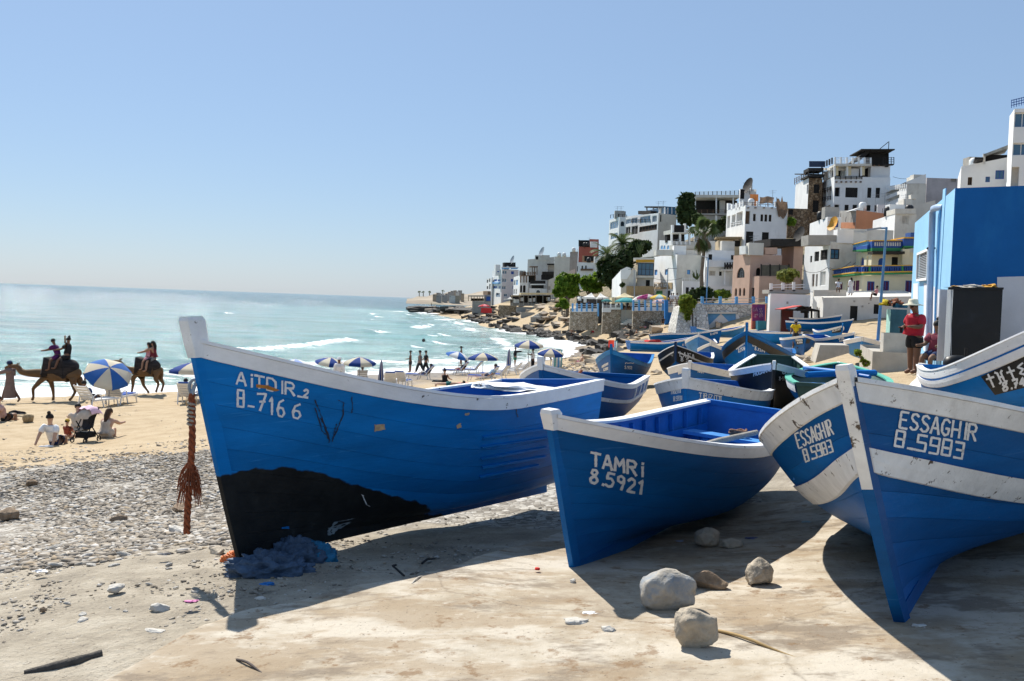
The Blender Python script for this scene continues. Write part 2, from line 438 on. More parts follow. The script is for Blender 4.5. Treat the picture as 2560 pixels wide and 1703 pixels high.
def sea_mat():
 m = bpy.data.materials.new('sea_water'); m.use_nodes = True
 nt, nn = nodes_of(m); L = nt.links.new; b = nt.nodes['Principled BSDF']
 tc = nn('ShaderNodeTexCoord')
 def nz(s, d=6.0, r=.6, st=(1, 1, 1)):
  mp = nn('ShaderNodeMapping'); mp.inputs['Scale'].default_value = st; mp.inputs['Rotation'].default_value = (0, 0, rad(12)); L(tc.outputs['Object'], mp.inputs[0])
  n = nn('ShaderNodeTexNoise', Scale=s, Detail=d, Roughness=r); L(mp.outputs[0], n.inputs['Vector']); return n.outputs['Fac']
 fo = nn('ShaderNodeAttribute', attribute_name='foam'); sh = nn('ShaderNodeAttribute', attribute_name='shallow')
 r = ramp(nn, [(0.0, (.030, .105, .115)), (.25, (.055, .19, .185)), (.6, (.13, .31, .28)), (1.0, (.28, .37, .31))]); L(sh.outputs['Fac'], r.inputs[0])
 v = nn('ShaderNodeMix', data_type='RGBA', blend_type='MULTIPLY'); v.inputs[0].default_value = 1
 rv = ramp(nn, [(.35, .62), (.65, 1.25)]); L(nz(.12, 5.0, .6, (.4, 1, 1)), rv.inputs[0]); L(r.outputs[0], v.inputs[6]); L(rv.outputs[0], v.inputs[7])
 ad = nn('ShaderNodeMath', operation='MULTIPLY_ADD'); L(nz(.75, 5.0, .72, (.55, 1, 1)), ad.inputs[0]); ad.inputs[1].default_value = 1.5; ad.inputs[2].default_value = -1.02
 a2 = nn('ShaderNodeMath', operation='ADD'); L(ad.outputs[0], a2.inputs[0]); L(fo.outputs['Fac'], a2.inputs[1])
 rf = ramp(nn, [(.16, 0.0), (.46, 1.0)]); L(a2.outputs[0], rf.inputs[0])
 mx = nn('ShaderNodeMix', data_type='RGBA'); L(rf.outputs[0], mx.inputs[0]); L(v.outputs[2], mx.inputs[6]); mx.inputs[7].default_value = (.78, .80, .82, 1)
 L(mx.outputs[2], b.inputs['Base Color'])
 mr = nn('ShaderNodeMapRange'); L(rf.outputs[0], mr.inputs[0]); mr.inputs[3].default_value = .10; mr.inputs[4].default_value = .8; L(mr.outputs[0], b.inputs['Roughness'])
 b.inputs['IOR'].default_value = 1.33
 b1 = nn('ShaderNodeBump', Strength=1.0, Distance=1.6); L(nz(.16, 6.0, .62, (.35, 1, 1)), b1.inputs['Height'])
 b2 = nn('ShaderNodeBump', Strength=1.0, Distance=.45); L(nz(1.1, 6.0, .66, (.5, 1, 1)), b2.inputs['Height']); L(b1.outputs[0], b2.inputs['Normal'])
 L(b2.outputs[0], b.inputs['Normal'])
 return m
me.materials.append(sea_mat())
sea = bpy.data.objects.new('sea', me); COL.objects.link(sea); struct(sea)
# ---------------------------------------------------------------- concrete slipway
_edge = [(250, 1730), (342, 1676), (430, 1625), (524, 1573), (560, 1560), (637, 1535), (766, 1511), (894, 1481), (1023, 1462), (1100, 1439), (1160, 1423), (1219, 1400), (1314, 1372), (1413, 1337), (1500, 1318), (1640, 1290), (1800, 1268), (2000, 1262), (2300, 1262), (2640, 1262)]
_ep = [on_ground(*e) for e in _edge]
_cum = [0]
for a, b in zip(_ep[:-1], _ep[1:]): _cum.append(_cum[-1] + (b - a).length)
def edge_at(t):
 L_ = t * _cum[-1]
 for i in range(len(_cum) - 1):
  if L_ <= _cum[i + 1]:
   f = (L_ - _cum[i]) / (_cum[i + 1] - _cum[i]); return _ep[i].lerp(_ep[i + 1], f)
 return _ep[-1]
rows = []
NU, NV = 260, 90
for i in range(NU + 1):
 e = edge_at(i / NU)
 wv = noise.fractal(Vector((e.x * 2.2, e.y * 2.2, 3)), 1, 2, 5) * .07 + noise.noise(Vector((e.x * .7, e.y * .7, 8))) * .10
 inner = Vector((e.x * .45 - 1.5 + 3.2 * i / NU, -1.0, 0))
 dr = (inner - e); dr.z = 0; e2 = e + dr.normalized() * wv
 row = []
 for j in range(NV + 1):
  f = (j / NV) ** 1.25
  row.append((e2.x + (inner.x - e2.x) * f, e2.y + (inner.y - e2.y) * f, f))
 rows.append(row)
_rx = np.array([[p[0] for p in r] for r in rows]); _ry = np.array([[p[1] for p in r] for r in rows]); _rf = np.array([[p[2] for p in r] for r in rows])
_rz = gz_arr(_rx, _ry).reshape(_rx.shape) + fbm(_rx.ravel(), _ry.ravel(), .9, 4, 3.3).reshape(_rx.shape) * .016 + .065 * sms(_rf / .012 + .25)
mb = MB()
mb.grid([[(_rx[i, j], _ry[i, j], _rz[i, j]) for j in range(NV + 1)] for i in range(NU + 1)])
mb.grid([[(_rx[i, 0], _ry[i, 0], _rz[i, 0]) , (_rx[i, 0], _ry[i, 0], _rz[i, 0] - .25)] for i in range(NU + 1)])
def conc_mat():
 m = bpy.data.materials.new('slipway_concrete'); m.use_nodes = True
 nt, nn = nodes_of(m); L = nt.links.new; b = nt.nodes['Principled BSDF']
 tc = nn('ShaderNodeTexCoord')
 def nz(s, d=4.0, r=.65, loc=(0, 0, 0), st=(1, 1, 1)):
  mp = nn('ShaderNodeMapping'); mp.inputs['Location'].default_value = loc; mp.inputs['Scale'].default_value = st; L(tc.outputs['Object'], mp.inputs[0])
  n = nn('ShaderNodeTexNoise', Scale=s, Detail=d, Roughness=r); L(mp.outputs[0], n.inputs['Vector']); return n.outputs['Fac']
 def rr(f, pts):
  r = ramp(nn, pts); L(f, r.inputs[0]); return r.outputs[0]
 def mixc(f, a, c):
  x = nn('ShaderNodeMix', data_type='RGBA')
  for i, v in ((0, f), (6, a), (7, c)):
   if hasattr(v, 'is_linked'): L(v, x.inputs[i])
   else: x.inputs[i].default_value = (*v, 1)
  return x.outputs[2]
 c = rr(nz(1.1, 5.0, .7), [(.34, (.288, .232, .168)), (.46, (.400, .344, .264)), (.58, (.496, .444, .364))])
 c = mixc(rr(nz(.8, 5.0, .7, (5, 2, 1), (1, 1.8, 1)), [(.48, 0.0), (.57, .65)]), c, (.288, .212, .132))
 c = mixc(rr(nz(1.3, 5.0, .74, (1, 8, 1), (.8, 1.6, 1)), [(.53, 0.0), (.62, .75)]), c, (.192, .152, .112))
 c = mixc(rr(nz(4.5, 5.0, .7, (9, 8, 1)), [(.58, 0.0), (.66, .7)]), c, (.192, .112, .052))
 c = mixc(rr(nz(38.0, 4.0, .6), [(.64, 0.0), (.69, .75)]), c, (.104, .080, .060))
 c = mixc(rr(nz(6.0, 5.0, .75, (2, 8, 4)), [(.60, 0.0), (.70, .5)]), c, (.576, .528, .448))
 wp = nn('ShaderNodeMapping'); L(tc.outputs['Object'], wp.inputs[0])
 wn = nn('ShaderNodeTexNoise', Scale=3.0, Detail=4.0); L(tc.outputs['Object'], wn.inputs['Vector'])
 wa = nn('ShaderNodeMix', data_type='RGBA'); wa.inputs[0].default_value = .22; L(tc.outputs['Object'], wa.inputs[6]); L(wn.outputs['Color'], wa.inputs[7])
 cv = nn('ShaderNodeTexVoronoi', Scale=.42, feature='DISTANCE_TO_EDGE'); L(wa.outputs[2], cv.inputs['Vector'])
 c = mixc(rr(cv.outputs[0], [(.0015, .4), (.005, 0.0)]), c, (.128, .096, .068))
 L(c, b.inputs['Base Color']); b.inputs['Roughness'].default_value = .9; b.inputs['Specular IOR Level'].default_value = .2
 bp = nn('ShaderNodeBump', Strength=.5, Distance=.03); L(nz(5.0, 5.0, .7), bp.inputs['Height'])
 bp2 = nn('ShaderNodeBump', Strength=.45, Distance=.008); L(nz(60.0, 6.0), bp2.inputs['Height']); L(bp.outputs[0], bp2.inputs['Normal']); L(bp2.outputs[0], b.inputs['Normal'])
 return m
slip = struct(mb.build('slipway', conc_mat()))
def topz(x, y):
 """height of whatever one stands on (slipway or ground)"""
 h_ = slip.ray_cast(Vector((x, y, 20)), Vector((0, 0, -1))) if False else None
 return gz(x, y)
# ---------------------------------------------------------------- hand lettering
G = {  # strokes on a 4 x 6 grid, y up
 'A': [[(0, 0), (1.8, 6), (2.2, 6), (4, 0)], [(.7, 2), (3.3, 2)]], 'B': [[(0, 0), (0, 6), (2.8, 6), (3.6, 5), (3.4, 3.6), (2.4, 3.1), (0, 3.1)], [(2.4, 3.1), (3.8, 2.3), (3.8, .9), (2.8, 0), (0, 0)]],
 'C': [[(3.8, 5), (2.6, 6), (1, 5.7), (.1, 4), (.1, 2), (1, .3), (2.6, 0), (3.8, 1)]], 'D': [[(0, 0), (0, 6), (2.2, 6), (3.7, 4.6), (3.8, 1.8), (2.4, 0), (0, 0)]],
 'E': [[(3.6, 6), (0, 6), (0, 0), (3.6, 0)], [(0, 3.1), (2.8, 3.1)]], 'F': [[(3.6, 6), (0, 6), (0, 0)], [(0, 3.1), (2.8, 3.1)]],
 'G': [[(3.7, 5), (2.4, 6), (.9, 5.6), (.1, 3.6), (.3, 1.2), (1.8, 0), (3.4, .6), (3.7, 2.6), (2.2, 2.6)]], 'H': [[(0, 6), (0, 0)], [(3.8, 6), (3.8, 0)], [(0, 3), (3.8, 3)]],
 'I': [[(1.5, 6), (1.5, 0)]], 'i': [[(1.5, 4.2), (1.5, 0)], [(1.5, 5.7), (1.6, 6.2)]], 'K': [[(0, 6), (0, 0)], [(3.6, 6), (.1, 2.8), (3.8, 0)]],
 'L': [[(0, 6), (0, 0), (3.4, 0)]], 'M': [[(0, 0), (.3, 6), (2, 2.4), (3.8, 6), (4.1, 0)]], 'N': [[(0, 0), (0, 6), (3.8, 0), (3.8, 6)]], 'O': [[(2, 6), (.4, 5), (0, 3), (.5, .8), (2, 0), (3.5, .8), (4, 3), (3.5, 5.2), (2, 6)]],
 'P': [[(0, 0), (0, 6), (2.8, 6), (3.8, 4.8), (3.3, 3.3), (0, 2.8)]], 'R': [[(0, 0), (0, 6), (2.8, 6), (3.7, 4.9), (3.2, 3.4), (0, 2.9)], [(1.8, 3.0), (3.9, 0)]],
 'S': [[(3.6, 5.2), (2.4, 6), (.8, 5.6), (.3, 4.3), (1.4, 3.2), (3.0, 2.6), (3.7, 1.5), (2.8, .2), (1.2, 0), (.1, .8)]], 'T': [[(0, 6), (4, 6)], [(2, 6), (2, 0)]], 'U': [[(0, 6), (.1, 1.5), (1.4, 0), (3, .2), (3.8, 1.8), (3.8, 6)]],
 'V': [[(0, 6), (2, 0), (4, 6)]], 'Y': [[(0, 6), (2, 3), (4, 6)], [(2, 3), (2, 0)]], 'Z': [[(0, 6), (3.8, 6), (0, 0), (3.9, 0)]], 'W': [[(0, 6), (1, 0), (2, 4), (3, 0), (4, 6)]], 'Q': [[(0, 0), (4, 6)]],
 '0': [[(2, 6), (.3, 4.8), (.2, 1.4), (2, 0), (3.7, 1.4), (3.7, 4.8), (2, 6)]], '1': [[(.6, 4.6), (1.9, 6), (1.8, 0)]], '2': [[(.3, 4.8), (1.6, 6), (3.3, 5.4), (3.4, 3.8), (.2, 0), (3.8, .1)]], '3': [[(.2, 5.6), (3, 6), (3.5, 4.6), (1.6, 3.2), (3.6, 2.2), (3.2, .4), (.2, 0)]],
 '4': [[(2.8, 0), (2.8, 6), (0, 1.8), (4, 1.8)]], '5': [[(3.6, 6), (.6, 6), (.4, 3.4), (2.4, 3.8), (3.7, 2.4), (3, .5), (1.4, 0), (0, .6)]], '6': [[(3.2, 6), (1.2, 5), (.2, 2.4), (.8, .3), (2.6, 0), (3.7, 1.4), (3, 3), (1.4, 3.2), (.3, 2)]],
 '7': [[(0, 5.8), (3.8, 6), (1.4, 0)], [(1.2, 3), (3.4, 3.2)]], '8': [[(2, 3.2), (.5, 4.4), (.9, 5.8), (2.4, 6), (3.3, 5), (2, 3.2), (.2, 1.8), (.6, .3), (2.4, 0), (3.8, 1.2), (3.2, 2.5), (2, 3.2)]], '9': [[(3.4, 4), (2.2, 3), (.6, 3.6), (.5, 5.2), (1.8, 6), (3.3, 5.2), (3.4, 3), (2.6, 0)]],
 'x': [[(0, 0), (0, 6), (3.4, 6), (3.4, 0), (0, 0)], [(0, 3), (3.4, 3)]],   # box-shaped painted 8
 's': [[(3.5, 6), (0, 6), (0, 3.2), (3.5, 3.2), (3.5, 0), (0, 0)]], 'n': [[(0, 0), (3.5, 0), (3.5, 6), (0, 6), (0, 3), (3.5, 3)]], 'e': [[(0, 6), (3.4, 6), (3.4, 0), (0, 0)], [(.6, 3), (3.4, 3)]],  # boxy 5 9 3
 '-': [[(.6, 2.6), (3.4, 2.6)]], '_': [[(.2, .2), (3.2, .2)]], '.': [[(1.4, .0), (1.6, .5)]], '=': [[(.5, 3.6), (3.2, 3.6)], [(.5, 2.0), (3.2, 2.0)]], ':': [[(1.5, 1), (1.6, 1.4)], [(1.5, 4), (1.6, 4.4)]],
 't': [[(2, 6.4), (2, -.4)], [(.3, 4.2), (3.8, 4.2)]], 'h': [[(.2, 6), (1.1, 5.4), (1.1, .4), (.2, 0)], [(3.6, 6), (2.8, 5.2), (2.8, .6), (3.8, 0)], [(1.1, 3), (2.8, 3)]], 'z': [[(3.6, 6.2), (.6, 5), (2.8, 3.2), (.4, 1.6), (3.8, -.4)]],
 'p': [[(0, 5.6), (4.4, 5.6)], [(1.2, 5.6), (1, 0)], [(3.2, 5.6), (3.4, 0)]],
 # Arabic words as they are brushed on
 'a': [[(11, 6), (10.8, 1.2)], [(9.6, 2.6), (9.6, 1.2), (8.6, 1.2), (8.4, 2.4), (7.8, 1.2), (6.8, 1.2), (6.9, 2.3), (6.1, 2.2), (6.2, 1.2), (5.6, .2), (4.6, -.4)], [(4.9, 2.0), (4.3, .4), (3.2, -.5)], [(3.0, 5.2), (2.9, 1.0)], [(2.2, 2.6), (2.2, .9), (1.0, .3), (.2, 1.1), (.1, 2.6)], [(1.0, 2.6), (1.3, 3.0)], [(9.2, 0.1), (9.3, -.3)]],
 'm': [[(8.6, 3.2), (7.6, 3.8), (7.4, 2.6), (8.6, 2.6), (6.4, 2.6), (5.8, 1.6), (5.2, 2.7), (4.0, 2.7), (3.8, 3.6), (3.4, 2.6), (1.6, 2.6), (1.2, 3.6), (.2, 3.2), (.2, 1.4)]],
}
GW = {'I': 1.6, 'i': 1.6, '.': 1.4, '-': 2.6, '_': 2.6, '=': 2.6, ':': 1.6, '1': 2.6, 'a': 9.6, 'm': 7.2, ' ': 2.0, 'M': 4.3, 'p': 4.4}
def strokes(text, gap=1.3):
 x = 0; out = []
 for ch in text:
  w = GW.get(ch, 3.9)
  for st in G.get(ch, []):
   jx, jy = random.uniform(-.12, .12), random.uniform(-.15, .15)
   out.append([(x + a + jx, b + jy) for a, b in st])
  x += w + gap
 return out, x - gap
def letter(bvh, lines, name, m, parent, width, off=.006):
 """brush lettering laid on the surface the lines of sight meet; lines: (text, start px, end px, height px [, slant])"""
 mb = MB()
 inv = parent.matrix_world.inverted()
 for ln in lines:
  text, p0, p1, hgt = ln[:4]
  sl = ln[4] if len(ln) > 4 else 0.0
  st, W = strokes(text)
  u = Vector((p1[0] - p0[0], p1[1] - p0[1], 0)) / W
  v = Vector((sl, -hgt, 0)) / 6.0
  for s in st:
   pts = []
   for a, b in zip(s[:-1], s[1:]):
    n = max(2, int(math.hypot((b[0] - a[0]) * u.length, (b[1] - a[1]) * v.length) / 3.0))
    for k in range(n): pts.append((a[0] + (b[0] - a[0]) * k / n, a[1] + (b[1] - a[1]) * k / n))
   pts.append(s[-1])
   P2 = [Vector((p0[0], p0[1], 0)) + u * a + v * b for a, b in pts]
   Lr, Rr = [], []
   for i, p in enumerate(P2):
    d = P2[min(i + 1, len(P2) - 1)] - P2[max(i - 1, 0)]
    d = d.normalized() if d.length > 1e-6 else Vector((1, 0, 0))
    nrm = Vector((-d.y, d.x, 0)) * (width / 2 * random.uniform(.8, 1.12))
    ext = d * (width * .3) * (-1 if i == 0 else 1 if i == len(P2) - 1 else 0)
    for lst, q in ((Lr, p + nrm + ext), (Rr, p - nrm + ext)):
     ry = pray(q.x, q.y)
     loc, nor, _, dist = bvh.ray_cast(CAM, ry)
     lst.append(inv @ (loc - ry * off) if loc else None)
   for i in range(len(P2) - 1):
    q = (Lr[i], Rr[i], Rr[i + 1], Lr[i + 1])
    if all(x is not None for x in q) and (q[0] - q[2]).length < .6: mb.quad(*q)
 return mb.build(name, m, parent) if mb.v else None
def letter_each(bvh, lines, m, parent, width, off):
 for ln in lines:
  text, p0, p1 = ln[:3]; _, W = strokes(text); x = 0
  for ch in text:
   w = GW.get(ch, 3.9)
   f0, f1 = x / W, (x + w) / W; x += w + 1.3
   q0 = (p0[0] + (p1[0] - p0[0]) * f0, p0[1] + (p1[1] - p0[1]) * f0); q1 = (p0[0] + (p1[0] - p0[0]) * f1, p0[1] + (p1[1] - p0[1]) * f1)
   if ch != ' ': letter(bvh, [(ch, q0, q1) + tuple(ln[3:])], 'painted_letter', m, parent, width, off)
def patch(bvh, quad_, name, m, parent, n=10, off=.004, rag=0.0):
 """painted panel laid on the surface: four photo corners"""
 mb = MB(); inv = parent.matrix_world.inverted(); a, b, c, d = [Vector((*q, 0)) for q in quad_]
 Gd = []
 for i in range(n + 1):
  row = []
  for j in range(n + 1):
   p = a.lerp(b, j / n).lerp(d.lerp(c, j / n), i / n)
   if rag and (i in (0, n) or j in (0, n)): p += Vector((random.uniform(-rag, rag), random.uniform(-rag, rag), 0))
   ry = pray(p.x, p.y); loc = bvh.ray_cast(CAM, ry)[0]
   row.append(inv @ (loc - ry * off) if loc else None)
  Gd.append(row)
 for i in range(n):
  for j in range(n):
   q = (Gd[i][j], Gd[i][j + 1], Gd[i + 1][j + 1], Gd[i + 1][j])
   if all(x is not None for x in q): mb.quad(*q)
 return mb.build(name, m, parent) if mb.v else None
# ---------------------------------------------------------------- boats
def hull_paint(name, c, antifoul=None, dark=.55, scuff=.30):
 """blue boat paint: faded patches, dark scuffs and drips; optional tar line z < f(x)"""
 m = mat(name, c, rough=.5, var=.22, vs=1.6, bump=.12, bs=22, stretch=(.5, .5, 2.2), stain=tuple(x * dark for x in c), sa=scuff, ssc=2.2, sstr=(.8, .8, 1.3), chip=(.25, .22, .18), ca=.20, csc=7, spec=.12)
 if not m.get('pl'):
  m['pl'] = 1; nt, nn = nodes_of(m); L = nt.links.new; b = nt.nodes['Principled BSDF']; src = b.inputs['Base Color'].links[0].from_socket
  oi = nn('ShaderNodeObjectInfo'); r = ramp(nn, [(0, .80), (1, 1.16)]); L(oi.outputs['Random'], r.inputs[0])
  mx = nn('ShaderNodeMix', data_type='RGBA', blend_type='MULTIPLY'); mx.inputs[0].default_value = 1; L(src, mx.inputs[6]); L(r.outputs[0], mx.inputs[7])
  tc = nn('ShaderNodeTexCoord'); mp = nn('ShaderNodeMapping'); mp.inputs['Scale'].default_value = (.7, .7, 16); L(tc.outputs['Object'], mp.inputs[0]); nz = nn('ShaderNodeTexNoise', Scale=3.0, Detail=5.0, Roughness=.7); L(mp.outputs[0], nz.inputs['Vector'])
  r2 = ramp(nn, [(.62, 0.0), (.70, .5)]); L(nz.outputs['Fac'], r2.inputs[0]); m2 = nn('ShaderNodeMix', data_type='RGBA'); L(r2.outputs[0], m2.inputs[0]); L(mx.outputs[2], m2.inputs[6]); m2.inputs[7].default_value = (min(1, c[0] * 3 + .05), min(1, c[1] * 1.7 + .02), min(1, c[2] * 1.35), 1)
  L(m2.outputs[2], b.inputs['Base Color'])
 if antifoul and not m.get('af'):
  m['af'] = 1
  nt, nn = nodes_of(m); L = nt.links.new; b = nt.nodes['Principled BSDF']
  src = b.inputs['Base Color'].links[0].from_socket
  tc = nn('ShaderNodeTexCoord'); sp = nn('ShaderNodeSeparateXYZ'); L(tc.outputs['Object'], sp.inputs[0])
  mr = nn('ShaderNodeMapRange'); L(sp.outputs['X'], mr.inputs[0]); mr.inputs[1].default_value = -5.0; mr.inputs[2].default_value = 0.6
  fc = nn('ShaderNodeFloatCurve'); cv = fc.mapping.curves[0]
  for i, (a, bb) in enumerate(antifoul):
   if i < 2: cv.points[i].location = (a, bb)
   else: cv.points.new(a, bb)
  fc.mapping.update(); L(mr.outputs[0], fc.inputs['Value'])
  nz = nn('ShaderNodeTexNoise', Scale=7.0, Detail=8.0); L(tc.outputs['Object'], nz.inputs['Vector'])
  ma = nn('ShaderNodeMath', operation='MULTIPLY_ADD'); L(nz.outputs['Fac'], ma.inputs[0]); ma.inputs[1].default_value = .09
  sb = nn('ShaderNodeMath', operation='SUBTRACT'); L(fc.outputs[0], sb.inputs[0]); sb.inputs[1].default_value = .3; L(sb.outputs[0], ma.inputs[2])
  su = nn('ShaderNodeMath', operation='SUBTRACT'); L(ma.outputs[0], su.inputs[0]); L(sp.outputs['Z'], su.inputs[1])
  r = ramp(nn, [(.045, 0.0), (.058, 1.0)]); L(su.outputs[0], r.inputs[0])
  mx = nn('ShaderNodeMix', data_type='RGBA'); L(r.outputs[0], mx.inputs[0]); L(src, mx.inputs[6])
  n2 = nn('ShaderNodeTexNoise', Scale=5.0, Detail=9.0, Roughness=.7); L(tc.outputs['Object'], n2.inputs['Vector'])
  r2 = ramp(nn, [(.3, (.008, .009, .010)), (.62, (.020, .022, .022)), (.72, (.05, .055, .055))]); L(n2.outputs['Fac'], r2.inputs[0]); L(r2.outputs[0], mx.inputs[7])
  L(mx.outputs[2], b.inputs['Base Color'])
 return m
WHITE = mat('boat_white', (.80, .80, .80), rough=.55, var=.07, vs=5, bump=.12, bs=45, stain=(.52, .50, .48), sa=.26, ssc=2.5, chip=(.07, .06, .05), ca=.36, csc=9, stretch=(1, 1, 1.6))
WHITE2 = mat('boat_white_worn', (.76, .76, .75), rough=.6, var=.12, vs=5, bump=.2, bs=40, stain=(.46, .44, .41), sa=.4, ssc=3, chip=(.09, .065, .045), ca=.46, csc=8)
BLUE1 = hull_paint('paint_azure_tarred', (.002, .17, .50), antifoul=[(0, 0), (1, .96), (.30, .06), (.45, .20), (.56, .44), (.68, .69), (.78, .90), (.86, 1.0), (.93, 1.0)])
BLUE2 = hull_paint('paint_royal_blue', (.002, .105, .34))
BLUE3 = hull_paint('paint_deep_blue', (.002, .10, .325))
BLUEL = hull_paint('paint_sky_blue', (.035, .235, .56), dark=.7)
BLUEM = hull_paint('paint_mid_blue', (.005, .145, .44))
NAVY = hull_paint('paint_dark_navy', (.012, .035, .10))
BLACKP = hull_paint('paint_black', (.014, .015, .017), dark=.8)
BLUEI = mat('paint_inside_blue', (.008, .125, .42), rough=.45, var=.2, vs=3, bump=.1, stain=(.02, .10, .30), sa=.4, ssc=4, chip=(.35, .4, .45), ca=.22)
BLUEIL = mat('paint_thwart_blue', (.06, .25, .60), rough=.5, var=.16, vs=4, bump=.1, stain=(.4, .5, .6), sa=.25, ssc=5)
GREENI = mat('paint_inside_green', (.03, .075, .062), rough=.5, var=.2, vs=4, bump=.1, chip=(.3, .33, .3), ca=.3)
MINT = mat('paint_mint', (.10, .42, .30), rough=.5, var=.15, vs=4, bump=.1)
GREY = mat('boat_tarp_grey', (.16, .21, .28), rough=.5, var=.25, vs=2, bump=.2, bs=9, stain=(.4, .48, .55), sa=.35, ssc=1.5)
WOOD = mat('weathered_wood', (.36, .33, .28), rough=.75, var=.25, vs=3, bump=.3, bs=30, stretch=(1, 6, 6), stain=(.2, .17, .13), sa=.4)
ROPE = mat('rope_rust', (.27, .075, .03), rough=.95, var=.4, vs=30, bump=.5, bs=90)
ROPEG = mat('rope_grey', (.34, .29, .23), rough=.95, var=.35, vs=30, bump=.5, bs=90)
PAINTW = mat('lettering_white', (.74, .75, .76), rough=.6, var=.1, vs=9, bump=.05, chip=(.10, .22, .42), ca=.30, csc=22)
PAINTK = mat('panel_black', (.012, .012, .013), rough=.5, var=.2, vs=6, bump=.05)
def bshape(s, tw, s0=.42):
 if s >= s0:
  a = (s - s0) / (1 - s0); return max(0, 1 - a ** 2.1) ** .85
 return 1 - (1 - tw) * ((s0 - s) / s0) ** 2
def sheer(s, p, s0=.38):
 a = max(0, (s - s0) / (1 - s0)); b = max(0, (s0 - s) / s0)
 return p['hm'] + (p['H'] - p['hm']) * a ** 1.9 + (p['hs'] - p['hm']) * b ** 1.8
def hsurf(s, t, side, p, off=0.0):
 """point on the hull: s stern 0 .. bow 1, t keel 0 .. gunwale 1"""
 g = sheer(s, p); b = p['B'] / 2 * bshape(s, p['tw']); q = p.get('q', 1.0)
 w = ss(.42, 1.0, s)
 k = .03 * (1 - w) + .02 + .06 * (1 - s) ** 3 - p.get('drop', 0) * (1 - s)
 an = t * math.pi / 2
 ym = .88 * math.sin(an) ** .72 + .12 * t; zm = (1 - math.cos(an)) ** 1.12
 yb = t ** p.get('hollow', 1.35); zb = t
 y = ((1 - w) * ym + w * yb) * b; z = k + ((1 - w) * zm + w * zb) * (g - k)
 x = -p['L'] + s * p['L'] + p['rake'] * max(0, z / p['H']) ** q * s ** 3 - .12 * (1 - s) ** 4 * (z / max(.3, p['hs']))
 y = max(y, .022) + off
 return Vector((x, side * y, z))
def toff(s, dz, p):
 g = sheer(s, p); lo, hi = .05, 1.0
 if s > .995: return 1 - dz / g
 for _ in range(22):
  m_ = (lo + hi) / 2
  if hsurf(s, m_, 1, p).z < g - dz: lo = m_
  else: hi = m_
 return hi
SPL = [0, .05, .1, .15, .2, .25, .3, .35, .4, .45, .5, .55, .6, .65, .7, .75, .8, .84, .88, .91, .94, .965, .985, 1.0]
BOATS = {}
